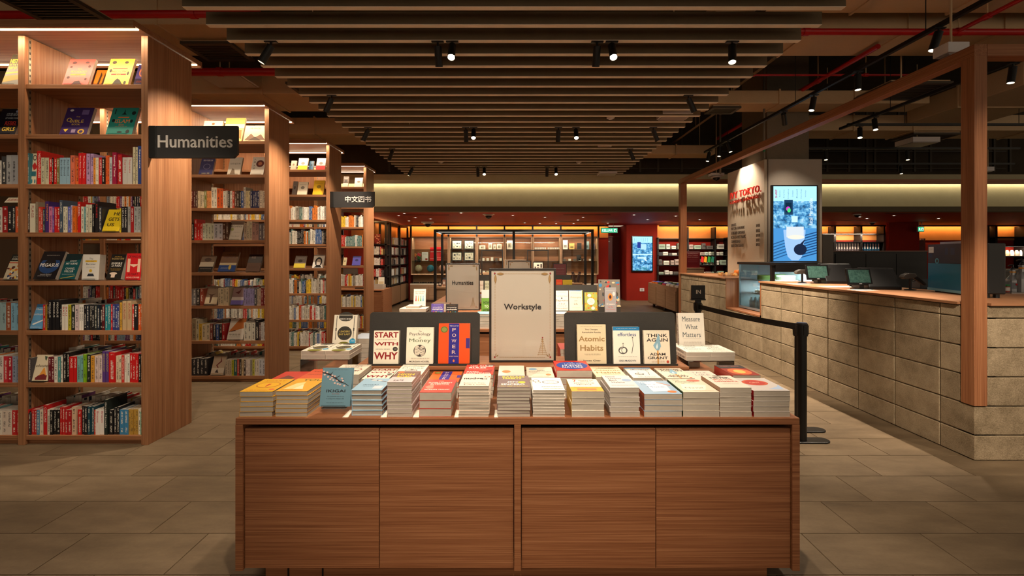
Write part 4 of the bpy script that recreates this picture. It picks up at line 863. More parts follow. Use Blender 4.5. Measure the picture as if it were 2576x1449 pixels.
faceout('cream face-out book behind the hanging sign, second bookcase', 503, 551, 304, YF2, ZS[0], (228, 210, 170), [('o', .5, .85, .08, .06, (120, 80, 40)), ('t', '人类简史', .5, .66, .8, .14, (110, 60, 30))])
faceout('tall yellowish map-covered face-out book, second bookcase', 557, 607, 297, YF2 + .03, ZS[0], (206, 176, 100), [('r', 0, .58, 1, .74, (232, 220, 180)), ('p', [(.1, .1), (.5, .3), (.95, .12), (.9, .5), (.3, .52)], (150, 110, 50))])
faceout('wide sepia landscape face-out book, second bookcase', 611, 667, 316, YF2, ZS[0], (222, 196, 160), [('t', '清帝国', .45, .82, .5, .1, (110, 80, 60)), ('p', [(.05, .08), (.3, .5), (.5, .25), (.75, .45), (.97, .1)], (120, 90, 70)), ('p', [(.2, .05), (.5, .3), (.8, .06)], (80, 60, 50))])
faceout('navy face-out book with ring emblem, second bookcase', 499, 533, 399, YF2, ZS[1], (46, 44, 92), [('t', '現代歐洲', .5, .88, .7, .1, (200, 196, 200)), ('o', .5, .5, .26, .17, (120, 116, 150)), ('o', .5, .5, .22, .145, (46, 44, 92)), ('t', '2001年', .5, .08, .6, .08, (190, 180, 140))])
faceout('pale grey face-out book with small statue, second bookcase', 571, 603, 396, YF2, ZS[1], (206, 200, 190), [('t', '切尔诺贝利', .5, .63, .8, .1, (60, 54, 50)), ('p', [(.2, .02), (.6, .02), (.5, .3), (.32, .36)], (120, 100, 80))])
faceout('white face-out book with dark red disc, second bookcase', 629, 662, 395, YF2, ZS[1], (224, 220, 212), [('o', .62, .62, .3, .2, (100, 44, 36)), ('o', .62, .62, .15, .1, (190, 120, 90)), ('t', '人', .2, .86, .16, .1, K_), ('t', '類', .2, .7, .16, .1, K_), ('t', '大', .2, .5, .16, .1, K_), ('t', '疫', .2, .35, .16, .1, K_)])
faceout('white face-out book with green flower, fourth shelf, second bookcase', 573, 606, 556, YF2 - .02, ZS[3], (216, 208, 194), [('r', 0, .8, 1, 1, (90, 66, 50)), ('t', 'POMPEII', .5, .70, .82, .1, (90, 84, 60)), ('o', .2, .55, .12, .08, (170, 176, 110)), ('t', 'Mary Beard', .5, .18, .6, .06, (90, 80, 70)), ('l', .3, .4, .8, 2, (120, 110, 100))])
faceout('taupe face-out book with white band, fifth shelf', 497, 532, 643, YF2, ZS[4], (130, 108, 90), [('r', 0, .3, 1, .6, (224, 214, 196)), ('r', 0, 0, 1, .3, (40, 36, 36)), ('l', .1, .2, .9, 3, (200, 190, 180)), ('o', .5, .74, .25, .12, (90, 70, 60))], lean=24)
faceout('brown face-out book with blue band, fifth shelf', 547, 590, 634, YF2, ZS[4], (120, 80, 50), [('t', '人類大歷史', .55, .86, .6, .07, (40, 26, 40)), ('t', 'Sapiens', .5, .74, .7, .1, (70, 36, 60)), ('r', 0, .32, 1, .44, (224, 206, 170)), ('r', 0, 0, 1, .32, (40, 80, 160)), ('o', .65, .22, .08, .12, (226, 200, 90)), ('l', .1, .2, .55, 4, (200, 210, 220))], lean=24)
faceout('dark brown face-out book, fifth shelf of the second bookcase', 617, 652, 640, YF2, ZS[4], (44, 28, 26), [('r', 0, 0, 1, .5, (100, 70, 54)), ('t', '帝國', .35, .82, .3, .14, (170, 150, 140)), ('l', .1, .3, .9, 6, (70, 44, 36))], lean=24)
faceout('grey-brown face-out book with root drawing, sixth shelf', 509, 544, 720, YF2 - .02, ZS[5], (150, 128, 108), [('r', 0, .05, 1, .4, (222, 204, 170)), ('p', [(.45, .1), (.55, .1), (.6, .5), (.8, .6), (.5, .55), (.2, .6), (.42, .5)], (90, 60, 44)), ('t', '野性的經濟', .5, .88, .8, .08, (80, 60, 50))], lean=20)
faceout('mauve face-out book with little horse, sixth shelf', 579, 610, 723, YF2 - .02, ZS[5], (140, 112, 110), [('r', 0, 0, 1, .26, (110, 96, 170)), ('p', [(.2, .7), (.5, .78), (.66, .9), (.6, .7), (.5, .62)], (90, 30, 30)), ('r', 0, .26, 1, .44, (200, 186, 180))], lean=20)
faceout('white face-out book with amber landscape, seventh shelf', 570, 610, 801, YF2 - .02, ZS[6], (214, 204, 190), [('p', [(0, .35), (1, .55), (1, 1), (.6, 1)], (190, 110, 50)), ('p', [(0, .36), (.5, .4), (.4, .44)], (70, 40, 30)), ('t', '帝国坠落', .45, .24, .7, .08, (80, 70, 60)), ('l', .1, .14, .8, 2, (120, 110, 100))], lean=20)
faceout('beige face-out book with red ribbon mark, bottom shelf', 529, 561, 895, YF2 - .02, ZS[7], (182, 160, 136), [('p', [(.55, 1), (.7, .7), (.4, .5), (.6, .3), (.52, .3), (.3, .5), (.6, .72)], (110, 40, 40)), ('r', 0, .1, 1, .36, (206, 190, 170)), ('p', [(.3, .12), (.6, .1), (.45, .3)], (70, 54, 50))], lean=20)

# ---- third and farthest bookcases: face-out books stand singly, the rows of spines are too many to count
def stdrows(u, bays, pal, rows=(2, 3, 5, 6, 7), front=True, rear=True):
    for i in bays:
        a, b = bay_x(i)
        for r in rows:
            if front: stuff_row(a + .004, b - .004, UNITS[u] + .022, ZS[r], pal, hmax=.225)
            if rear and r >= 5: stuff_row(a + .004, b - .004, UNITS[u] + DEP - .16, ZS[r], pal, .16, .21, pages_front=True)
            elif rear and r in (2, 3): stuff_row(a + .25, b - .004, UNITS[u] + DEP - .15, ZS[r], pal, .13, .17, pages_front=True, fill=.7)
stdrows(2, (0,), PAL_CN); stdrows(3, (0,), PAL_CN); stdrows(2, (1, 2), PAL_CN, rear=False); stdrows(3, (1,), PAL_CN, rear=False)
stdrows(1, (1, 2), PAL_EN, rear=False)
for u, bays in ((0, (0, 1)), (1, (0,))): stdrows(u, bays, PAL_EN, rows=(5, 6, 7), front=False)
Y3 = UNITS[2] + .05; Y4 = UNITS[3] + .05
def quick(label, x0, x1, yt, Y, zb, col, col2=None, lean=17):
    it = [('r', 0, 0, 1, .35, col2)] if col2 else []
    it += [('l', .15, .8, .85, 2, (60, 54, 50) if sum(col) > 330 else (210, 200, 190)), ('o', .5, .55, .2, .12, tuple(int(v * .6) for v in col))]
    faceout(label, x0, x1, yt, Y, zb, col, it, stand=False, lean=lean)
quick('pinkish face-out book, top shelf of the third bookcase', 730, 743, 404, Y3, ZS[0], (200, 160, 140))
quick('white and yellow face-out book, top shelf of third bookcase', 748, 772, 398, Y3, ZS[0], (226, 222, 214), (226, 190, 40))
quick('blue face-out book, top shelf of the third bookcase', 776, 787, 405, Y3 + .05, ZS[0], (50, 96, 130))
quick('white and red face-out book, top shelf of third bookcase', 794, 817, 398, Y3, ZS[0], (226, 214, 204), (196, 30, 34))
quick('white face-out book, second shelf of third bookcase', 747, 771, 458, Y3, ZS[1], (236, 226, 206))
quick('bright yellow face-out book, second shelf of third bookcase', 786, 813, 454, Y3, ZS[1], (232, 184, 30))
quick('grey face-out book at the left, second shelf of third bookcase', 733, 744, 456, Y3 + .12, ZS[1], (130, 120, 116))
quick('dark face-out book with yellow foot, fifth shelf of third bookcase', 738, 766, 643, Y3, ZS[4], (110, 96, 90), (214, 190, 60), 24)
faceout('black and white portrait face-out book, fifth shelf of third bookcase', 785, 813, 641, Y3, ZS[4], (226, 220, 210), [('o', .5, .45, .32, .36, (30, 26, 26)), ('p', [(.36, .2), (.64, .2), (.72, .5), (.6, .66), (.4, .66), (.3, .5)], (200, 186, 172)), ('p', [(.14, .02), (.86, .02), (.68, .2), (.36, .2)], (24, 22, 24)), ('l', .15, .93, .85, 1, (60, 50, 50))], stand=False, lean=22)
quick('dark face-out book, top shelf of the farthest bookcase', 862, 875, 444, Y4, ZS[0], (80, 66, 60), (206, 196, 180))
quick('white face-out book with red disc, top shelf of farthest bookcase', 891, 911, 447, Y4, ZS[0], (226, 214, 204))
quick('blue-violet face-out book, fifth shelf of the farthest bookcase', 885, 906, 644, Y4, ZS[4], (84, 80, 170), None, 22)
quick('cream face-out book, fifth shelf of the farthest bookcase', 862, 870, 648, Y4, ZS[4], (214, 196, 150), None, 22)
faceout('white category card with two characters, farthest bookcase', 863, 900, 675, Y4 + .2, ZS[5] + .05, (236, 230, 220), [('t', '工 作', .5, .5, .34, .26, (60, 54, 54))], t=.004, lean=2, stand=False)

# ================================================================== DISPLAY TABLES
TT = .721                                    # table top height
def display_table(x0, x1, y0, y1, label, kick=.077, riser=None):
    t = empty('display_cabinet', ((x0 + x1) / 2, y0, 0), label=label, cat='display table'); cx = t.location.x
    a, b, d = x0 - cx, x1 - cx, y1 - y0; e = .031
    WX = wood('x')
    MB().box(a, b, 0, d, TT - .028, TT, WX).build('top', t, bevel=.002)
    m = MB().box(0, e, 0, d, kick, TT - .028, WX).mesh('side_panel')
    put('side_panel', m, t, (a, 0, 0)); put('side_panel', m, t, (b - e, 0, 0))
    put('divider', MB().box(-.014, .014, 0, d, kick, TT - .028, WX).mesh('divider'), t)
    MB().box(a + e, b - e, .03, d - .03, kick + .002, kick + .02, WX).build('bottom', t)
    MB().box(a + e, b - e, d - .05, d - .03, kick + .02, TT - .03, WX).build('back_panel', t)
    for q0, q1 in ((a + e, -.014), (.014, b - e)):
        mid = (q0 + q1) / 2
        for (u0, u1) in ((q0 + .003, mid - .0016), (mid + .0016, q1 - .003)):
            MB().box(u0, u1, .010, .030, kick + .004, TT - .028 - .019, WX).build('door', t, bevel=.0012)
    MB().box(a + .09, b - .10, .07, d - .07, 0, kick, wood('x')).build('plinth', t)
    for xx in (a + .19, a + .34): MB().box(xx - .003, xx + .003, .066, .07, .002, kick, flat((20, 12, 8), .8)).build('plinth_joint', t)
    if riser:
        r = empty('display_riser', ((riser[0] + riser[1]) / 2, riser[2], TT), label='low wooden riser standing on ' + riser[4], cat='riser')
        w_ = riser[1] - riser[0]; MB().box(-w_ / 2, w_ / 2, 0, riser[3] - riser[2], .081, .099, wood('x')).build('top', r, bevel=.001)
        MB().box(-w_ / 2 + .004, w_ / 2 - .004, .006, .022, 0, .081, wood('x')).build('front_panel', r)
        for s in (-1, 1): MB().box(s * (w_ / 2 - .02) - .008, s * (w_ / 2 - .02) + .008, .022, riser[3] - riser[2] - .004, 0, .081, wood('x')).build('side_panel', r)
    return t
TX_0, TX_1 = X(592, 1.92), X(2012, 1.92)
RZ = TT + .099
display_table(TX_0, TX_1, 1.92, 3.12, 'long wooden display cabinet with four doors in the foreground', riser=(-.84, .93, 2.405, 2.66, 'the foreground display cabinet'))
display_table(TX_0, TX_1, 4.25, 5.45, 'second wooden display cabinet behind the foreground one', riser=(-.84, .82, 4.74, 5.0, 'the second display cabinet'))
display_table(TX_0, TX_1, 6.70, 7.90, 'third wooden display cabinet further back in the aisle', riser=(-.84, .93, 7.2, 7.46, 'the third display cabinet'))

# ---- signs
GOLD, GOLD2, BERRY = (176, 130, 66), (206, 164, 100), (176, 26, 30)
def leaf(u, v, ang, ln, wd_, asp, col=GOLD2):
    pts = []
    for i in range(13):
        s = i / 12 * 2; k = s if s <= 1 else 2 - s; sd = 1 if s <= 1 else -1
        a = k * ln; b = math.sin(k * math.pi) ** .8 * wd_ * sd
        pts.append((u + (a * math.cos(ang) - b * math.sin(ang)) * asp, v + a * math.sin(ang) + b * math.cos(ang)))
    return ('p', pts, col)
def sign_items(text, asp, tw=.60, wv=.588, th=.082):
    it = []
    for (a, b, c, d) in ((.055, .10, .061, .90), (.939, .10, .945, .90), (.13, .030, .87, .034), (.16, .962, .84, .966)):
        n = 26
        for i in range(n):
            if abs(c - a) < abs(d - b): it.append(('r', a, b + (d - b) * i / n, c, b + (d - b) * (i + .72) / n, GOLD2))
            else: it.append(('r', a + (c - a) * i / n, b, a + (c - a) * (i + .72) / n, d, GOLD2))
    for s in (-1, 1):
        u = .5 + s * .435
        it += [leaf(u - s * .02, .962, math.pi if s > 0 else 0, .085, .014, 1 / asp, GOLD), leaf(u, .955, -math.pi / 2, .10, .014, 1 / asp, GOLD), leaf(u - s * .025, .962, math.pi if s > 0 else 0, .07, .006, 1 / asp), leaf(u, .95, -math.pi / 2, .085, .006, 1 / asp), ('o', u + s * .01, .968, .014, .010, BERRY), ('o', u + s * .012, .955, .006, .004, (60, 80, 50))]
        it += [('o', u + s * .01, .034, .013, .009, BERRY), leaf(u - s * .01, .04, 2.6 if s > 0 else .6, .035, .004, 1 / asp, GOLD), leaf(u, .045, 1.8 if s > 0 else 1.3, .035, .004, 1 / asp, GOLD)]
    for i in range(9):
        k = i / 8; hw = .008 + .062 * k ** 1.2; v = .235 - .17 * k
        it.append(('r', .82 - hw, v - .0016, .82 + hw, v + .0016, GOLD2))
        for s in (-1, 1): it.append(('o', .82 + s * hw, v - .004, .007, .0045, GOLD))
    it += [('o', .82, .252, .010, .008, BERRY), ('p', [(.815, .24), (.825, .24), (.822, .06), (.818, .06)], GOLD2)]
    if text: it.append(('t', text, .5, wv, tw, th, (44, 34, 32), .018))
    return it
PAPER = (236, 222, 204)
def poster(label, xc, Y, zb, wd, h, items, paper=PAPER, frame=(38, 32, 28), fw=.012, name='framed_sign', feet=True, cat='sign'):
    t = empty(name, (xc, Y, zb), label=label, cat=cat); fm = flat(frame, .4)
    MB().box(-wd / 2, wd / 2, 0, .018, 0, fw, fm).box(-wd / 2, wd / 2, 0, .018, h - fw, h, fm).box(-wd / 2, -wd / 2 + fw, 0, .018, fw, h - fw, fm).box(wd / 2 - fw, wd / 2, 0, .018, fw, h - fw, fm).build('frame', t, bevel=.0015)
    s = MB().box(-wd / 2 + fw, wd / 2 - fw, .006, .012, fw, h - fw, flat(paper, .5)).build('sheet', t)
    w_, h_ = wd - 2 * fw, h - 2 * fw; mb = MB()
    if items: print_items(mb, items, lambda u, v, l: ((u - .5) * w_, .006 - l, fw + v * h_), .0003); mb.build('print', s)
    MB().face([(-wd / 2 + fw, .0022, fw), (wd / 2 - fw, .0022, fw), (wd / 2 - fw, .0022, h - fw), (-wd / 2 + fw, .0022, h - fw)], glass('picture_glass', (1, 1, 1), .04, .12)).build('glass', t)
    if feet:
        for sx in (-wd * .34, wd * .34): MB().prism([(.016, .10), (.02, .10), (.09, 0), (.0, 0), (.0, -.0), (.016, .004), (.07, .004)], sx - .012, sx + .012, 'x', fm).build('foot', t)
    return t
poster('framed cream Workstyle category sign on the foreground display', X(1314.5, 2.5), 2.50, RZ, 168 / F * 2.5, .517, sign_items('Workstyle', .71))
poster('framed cream Humanities category sign on the second display', X(1164, 4.89), 4.89, RZ, 86 / F * 4.89, .507, sign_items('Humanities', .71, .66, .59, .092))
poster('small framed cream category sign behind the foreground one', X(1306.5, 7.6), 7.35, RZ, .367, .507, sign_items('', .71))
poster('farthest framed cream category sign, mostly hidden', X(1296, 8.3), 7.70, TT, .367, .62, sign_items('', .71), frame=(150, 130, 110))

# ---- dark display boards
BD = concrete('charcoal_board', (.030, .027, .024), (.045, .040, .034), 8, .25, .8, 400)
def board(label, x0, x1, Y, zb, h=.275, ledge=True):
    w_ = x1 - x0; t = empty('display_board', ((x0 + x1) / 2, Y, zb), label=label, cat='display board'); r = .018; l = R(7)
    poly = [(-w_ / 2, 0), (w_ / 2, 0)]
    for k in range(6): a = k / 5 * math.pi / 2; poly.append((w_ / 2 - r + r * math.cos(a), h - r + r * math.sin(a)))
    for k in range(6): a = math.pi / 2 + k / 5 * math.pi / 2; poly.append((-w_ / 2 + r + r * math.cos(a), h - r + r * math.sin(a)))
    MB().prism(poly, 0, .012, 'y', BD).build('panel', t, (0, 0, .003), (-l, 0, 0), bevel=.002)
    for s in (-1, 1): MB().prism([(.012 + .10 * math.sin(l), .10), (.016 + .17 * math.sin(l), .17), (.13, 0), (.12, 0)], s * w_ * .32 - .004, s * w_ * .32 + .004, 'x', BD).build('strut', t)
    if ledge: MB().box(-w_ / 2 + .01, w_ / 2 - .01, -.045, 0, 0, .004, BD).box(-w_ / 2 + .01, w_ / 2 - .01, -.045, -.042, .004, .010, BD).build('ledge', t)
    return t
BYA = 2.47
board('charcoal display board left of the Workstyle sign', X(926, BYA), X(1206, BYA), BYA, RZ)
board('charcoal display board right of the Workstyle sign', X(1421, BYA), X(1703, BYA), BYA, RZ)
board('charcoal display board right on the second display', X(1392, 4.83), X(1503, 4.83), 4.83, RZ)
board('charcoal display board on the third display, left', X(1206, 7.3), X(1262, 7.3), 7.3, RZ)
board('charcoal display board on the third display, right', X(1385, 7.3), X(1437, 7.3), 7.3, RZ)

# ---- upright books leaning on the boards
YB = 2.436
def upright(label, x0, x1, yt, col, items, Y=YB, zb=RZ + .004, t=.024, lean=7, spine=None): return faceout(label, x0, x1, yt, Y, zb, col, items, t, lean, None, False, spine)
ivory = (238, 228, 208)
START = [('t', 'START', .5, .875, .94, .17, (140, 26, 28), .03), ('l', .12, .735, .9, 2, (120, 90, 80)), ('t', 'WITH', .5, .60, .94, .10, (140, 26, 28), .03), ('t', 'SIMON SINEK', .38, .44, .58, .035, (90, 80, 80)), ('o', .86, .445, .10, .065, (40, 34, 34)), ('t', 'CLASSIC', .86, .445, .13, .03, ivory), ('t', 'WHY', .5, .24, .94, .22, (140, 26, 28), .03)]
upright('cream upright book with big dark red block lettering', 938, 1002, 832, ivory, START)
MONEY = [('l', .2, .955, .85, 1, (150, 140, 130)), ('t', 'The', .5, .895, .11, .04, (50, 46, 50)), ('t', 'Psychology', .5, .81, .78, .10, (44, 42, 46)), ('t', 'of', .5, .715, .09, .05, (50, 46, 50)), ('t', 'Money', .5, .63, .80, .13, (70, 96, 60)), ('o', .5, .36, .23, .165, (60, 54, 52)), ('o', .41, .36, .105, .145, (210, 200, 182)), ('o', .59, .36, .105, .145, (210, 200, 182))] + [('o', .5 + random.uniform(-.19, .19), .36 + random.uniform(-.13, .13), .04, .006, (60, 54, 52)) for _ in range(26)] + [('l', .15, .155, .88, 2, (130, 120, 110)), ('t', 'MORGAN HOUSEL', .5, .065, .74, .04, (60, 50, 50), .01)]
upright('cream upright book with a dark brain drawing', 1021, 1089, 824, ivory, MONEY)
POWER = [('r', .33, 0, .66, 1, (40, 34, 130)), ('t', 'THE 48 LAWS OF', .495, .94, .28, .025, W_), ('t', 'P', .495, .845, .11, .085, (226, 196, 180)), ('t', 'O', .495, .705, .13, .085, (226, 196, 180)), ('t', 'W', .495, .565, .15, .085, (226, 196, 180)), ('t', 'E', .495, .425, .10, .085, (226, 196, 180)), ('t', 'R', .495, .285, .12, .085, (226, 196, 180)), ('t', 'ROBERT GREENE', .495, .18, .28, .022, (230, 200, 190)), ('o', .495, .07, .03, .03, (226, 120, 60)), ('o', .18, .85, .115, .08, (96, 110, 40)), ('o', .18, .85, .08, .055, (130, 140, 70)), ('r', .88, .38, 1, .63, (60, 40, 120))]
upright('bright orange upright book with a dark blue stripe', 1102, 1181, 814, (222, 78, 20), POWER, t=.035)
ATOM = [('l', .1, .945, .9, 1, (120, 104, 84)), ('t', 'Tiny Changes,', .5, .865, .46, .04, (50, 44, 40), .01), ('t', 'Remarkable Results', .5, .795, .64, .04, (50, 44, 40), .01), ('t', 'Atomic', .5, .63, .90, .13, (150, 120, 76), .02), ('t', 'Habits', .5, .40, .80, .15, (150, 120, 76), .02), ('l', .24, .24, .8, 2, (110, 96, 80)), ('t', 'James Clear', .5, .075, .62, .055, (40, 36, 36), .01)]
upright('beige upright book with two lines of gold lettering', 1453, 1526, 816, (216, 198, 164), ATOM, t=.028)
EFF = [('r', 0, .90, 1, 1, (34, 120, 172)), ('l', .12, .945, .9, 1, W_), ('t', 'effortless', .52, .79, .70, .10, (30, 80, 130), .01), ('o', .36, .36, .17, .10, (70, 66, 66)), ('o', .36, .36, .14, .075, (236, 228, 214)), ('o', .33, .35, .12, .07, (70, 66, 66)), ('o', .33, .35, .10, .055, (236, 228, 214)), ('o', .40, .36, .10, .08, (70, 66, 66)), ('o', .40, .36, .08, .065, (236, 228, 214)), ('p', [(.36, .46), (.375, .46), (.375, .55), (.36, .55)], (60, 56, 56)), ('p', [(.33, .52), (.37, .57), (.41, .52), (.37, .545)], (60, 56, 56)), ('p', [(.68, .28), (.70, .28), (.76, .50), (.74, .70), (.73, .70), (.74, .5)], (60, 56, 56)), ('p', [(.69, .68), (.735, .73), (.78, .68), (.735, .7)], (60, 56, 56)), ('l', .16, .19, .88, 1, (80, 76, 76)), ('t', 'GREG McKEOWN', .52, .085, .64, .05, (40, 60, 80), .01)]
upright('white upright book with blue band and tangled arrow', 1544, 1611, 822, (236, 228, 214), EFF)
THK = [('l', .2, .95, .8, 1, (120, 110, 100)), ('t', 'THINK', .52, .845, .80, .10, (44, 38, 38), .02), ('t', 'AGAIN', .52, .71, .82, .10, (44, 38, 38), .02), ('p', [(.40, .48), (.36, .55), (.46, .66), (.52, .78), (.56, .93), (.62, .80), (.63, .66), (.66, .52), (.58, .40), (.48, .40)], (130, 170, 190)), ('p', [(.46, .5), (.52, .62), (.55, .5), (.5, .43)], (206, 224, 230)), ('r', .50, 0, .56, .40, (206, 150, 80)), ('t', 'ADAM', .52, .285, .60, .08, (44, 38, 38), .02), ('t', 'GRANT', .52, .175, .78, .08, (44, 38, 38), .02), ('l', .25, .075, .8, 2, (150, 70, 40)), ('o', .9, .06, .05, .045, (190, 70, 50))]
upright('cream upright book with a blue matchstick flame', 1621, 1687, 831, (232, 218, 196), THK)

# ---- stacks lying flat
def stack(name, x0, x1, ytop, n, Yf, L_, col, items=None, spine=None, hard=False, base=TT, group='book stacks on the foreground display', top_label=None, zt=None, keep=99):
    zt = Z(ytop, Yf) if zt is None else zt
    wd = (x1 - x0) / F * Yf if x0 > 5 else x1; xc = X((x0 + x1) / 2, Yf) if x0 > 5 else x0
    t = (zt - base) / n; 
    for i in range(n):
        z = zt - t * i; jx, jy = (random.uniform(-.0025, .0025), random.uniform(0, .002)) if i else (0, 0)
        if i >= keep: stuff_flat(xc + jx, wd, Yf + jy, L_, z - t + .0004, z, col); continue
        lab = ('top book of the ' if i == 0 else '%s book down in the ' % ORD[i + 1]) + name
        put_book(lab, wd, L_, t - .0004, col, (xc + jx, Yf + jy, z - .0002), (R(-90), 0, R(random.uniform(-.8, .8)) if i else 0), items if i == 0 else None, spine, hard, group)
YS = 1.935
yel, navy = (226, 170, 30), (36, 40, 90)
def oval(u, v, ru, rv, c): return ('o', u, v, ru, rv, c)
S1 = [('t', 'SCARY', .5, .83, .66, .11, (206, 130, 20)), oval(.5, .5, .36, .22, (180, 100, 30)), oval(.5, .5, .33, .195, yel), ('p', [(.48, .36), (.52, .36), (.55, .58), (.45, .58)], (190, 60, 30)), ('t', 'OLIVER BURKEMAN', .42, .1, .7, .05, (180, 90, 40)), oval(.86, .16, .09, .05, (222, 110, 60))]
stack('leftmost yellow front stack', 603, 685, 985, 5, YS, .20, yel, S1)
S2 = [('t', 'YOU', .62, .87, .66, .14, (90, 80, 40), .02), ('p', [(.12, .12), (.25, .6), (.5, .7), (.6, .2)], (232, 206, 140)), ('p', [(.42, .15), (.55, .5), (.75, .15)], (240, 224, 180)), ('l', .1, .1, .8, 2, (200, 120, 40))]
stack('second yellow front stack from the left', 693, 773, 984, 6, YS, .20, (224, 164, 36), S2)
stack('pale blue hardback front stack', 883.5, 961, 981, 5, 1.95, .185, (150, 184, 206), [('p', [(.2, .95), (.5, .85), (.9, .7), (.85, .67), (.5, .8), (.25, .88)], (110, 100, 100)), oval(.4, .84, .1, .05, (226, 206, 200)), oval(.62, .8, .08, .04, (226, 206, 200)), ('t', 'IKIGAI', .45, .42, .5, .09, (60, 80, 96)), ('l', .25, .3, .75, 2, (90, 110, 120)), ('r', .62, .1, .92, .34, (196, 206, 214))], hard=True)
stack('front stack with orange spines and dark yellow lettered cover', 974, 1036, 961, 9, YS, .19, (206, 190, 190), [('r', .0, .45, 1, .95, (120, 90, 80)), ('t', 'HIGH', .5, .66, .7, .16, (226, 190, 40), .02), ('t', 'ROAD', .5, .46, .6, .14, (226, 190, 40), .02), ('t', 'KATE', .4, .14, .4, .1, (50, 44, 44)), oval(.2, .85, .15, .08, (206, 110, 60))], spine=(214, 100, 50))
stack('short red front stack of three thick books', 1055, 1135, 987, 3, YS, .20, (206, 70, 56), [('t', 'THE', .5, .85, .16, .05, W_), ('t', 'INTELLIGENT', .5, .73, .8, .08, W_, .01), ('t', 'INVESTOR', .5, .62, .62, .08, W_, .01), ('l', .1, .5, .9, 1, (230, 190, 170)), ('p', [(.06, .4), (.3, .62), (.36, .3), (.2, .25)], (226, 130, 110)), ('t', 'BENJAMIN GRAHAM', .5, .2, .8, .07, W_, .01)])
stack('cream front stack with curly lettered cover', 1154, 1230, 970.5, 10, YS, .195, (228, 206, 186), [('t', 'nudge', .42, .58, .68, .20, (40, 34, 34), .03), oval(.8, .55, .1, .07, (60, 50, 50)), oval(.8, .55, .06, .04, (228, 206, 186)), oval(.88, .75, .1, .05, (196, 90, 60)), oval(.88, .75, .06, .03, (228, 206, 186)), ('t', 'Richard H. Thaler', .5, .22, .74, .07, (60, 50, 56)), ('t', '& Cass R. Sunstein', .52, .11, .74, .07, (60, 50, 56)), ('l', .2, .93, .8, 1, (120, 100, 90))])
stack('mauve front stack with yellow and white lettering', 1250.5, 1333, 974.6, 9, YS, .19, (112, 92, 92), [('t', 'BADASS', .5, .88, .74, .1, (206, 200, 60), .02), ('t', 'HABITS', .46, .75, .6, .1, (206, 200, 60), .02), ('l', .1, .63, .9, 2, (190, 170, 170)), ('t', 'JEN', .46, .43, .34, .1, W_, .02), oval(.76, .42, .12, .07, (222, 190, 40)), ('t', 'SINCERO', .48, .25, .74, .12, W_, .02), ('t', 'YOU ARE A BADASS', .5, .1, .9, .05, (206, 200, 60))])
stack('white front stack with scribbled circle cover', 1341, 1421, 981, 9, YS, .195, (236, 226, 214), [oval(.62, .62, .28, .14, (90, 80, 76)), oval(.62, .62, .24, .115, (236, 226, 214)), ('t', 'THIS', .62, .62, .24, .06, (90, 80, 76)), oval(.14, .72, .12, .1, (120, 110, 100)), oval(.14, .72, .08, .07, (236, 226, 214)), oval(.2, .6, .1, .06, (120, 110, 100)), oval(.2, .6, .07, .04, (236, 226, 214)), ('t', 'essentialism', .62, .26, .66, .07, (60, 54, 54)), ('t', 'GREG McKEOWN', .64, .1, .62, .06, (60, 54, 54))])
stack('cream and gold front stack', 1438.5, 1520, 984.6, 4, YS, .195, (232, 220, 202), [('r', 0, 0, 1, .34, (206, 150, 50)), ('t', '7', .24, .84, .12, .2, (170, 50, 30), .02), ('t', 'HABITS OF', .62, .87, .5, .07, (60, 50, 46)), ('t', 'HIGHLY', .6, .76, .36, .07, (60, 50, 46)), ('t', 'EFFECTIVE', .52, .64, .66, .08, (60, 50, 46)), ('t', 'PEOPLE', .5, .52, .48, .08, (60, 50, 46)), ('t', 'Stephen R. Covey', .5, .3, .76, .05, (130, 60, 20)), ('r', .2, .08, .8, .22, (214, 110, 60))], spine=(190, 150, 60))
stack('grey-white front stack with pale blue oval', 1535, 1609, 975, 6, YS, .195, (214, 204, 200), [('t', 'Good', .28, .9, .34, .1, (80, 70, 70)), ('t', 'Habits', .4, .74, .46, .1, (80, 70, 70)), ('t', 'Bad', .28, .58, .26, .1, (80, 70, 70)), ('t', 'Habits', .42, .42, .46, .1, (80, 70, 70)), oval(.78, .6, .17, .11, (140, 160, 190)), ('l', .1, .2, .9, 3, (140, 130, 130))], spine=(170, 160, 150))
stack('pale blue front stack with rust spines', 1621, 1716, 990.6, 4, YS, .205, (150, 176, 200), [('p', [(.3, .15), (.28, .8), (.6, .95), (.85, .7), (.8, .2)], (206, 214, 222)), ('t', 'Think', .3, .86, .36, .1, (226, 230, 232)), ('t', 'Like a', .36, .70, .40, .1, (120, 140, 170)), ('t', 'Monk', .52, .50, .5, .12, (120, 140, 170)), ('p', [(.66, .85), (.95, .62), (.93, .58), (.64, .82)], (190, 100, 60)), oval(.8, .15, .12, .08, (206, 110, 50))], spine=(176, 84, 46))
stack('cream front stack with green spines', 1719, 1810, 986, 4, YS, .205, (222, 208, 186), [('p', [(.1, .25), (.2, .6), (.9, .5), (.7, .15), (.2, .12)], (238, 228, 208)), ('t', 'The', .2, .9, .2, .08, (110, 110, 80)), ('t', 'Almanack', .42, .76, .6, .09, (110, 110, 80)), ('t', 'of', .3, .63, .1, .06, (110, 110, 80)), oval(.72, .86, .2, .09, (190, 110, 90)), ('t', 'Naval', .45, .3, .5, .09, (120, 110, 90)), ('l', .3, .1, .9, 2, (206, 150, 80))], spine=(60, 80, 40))
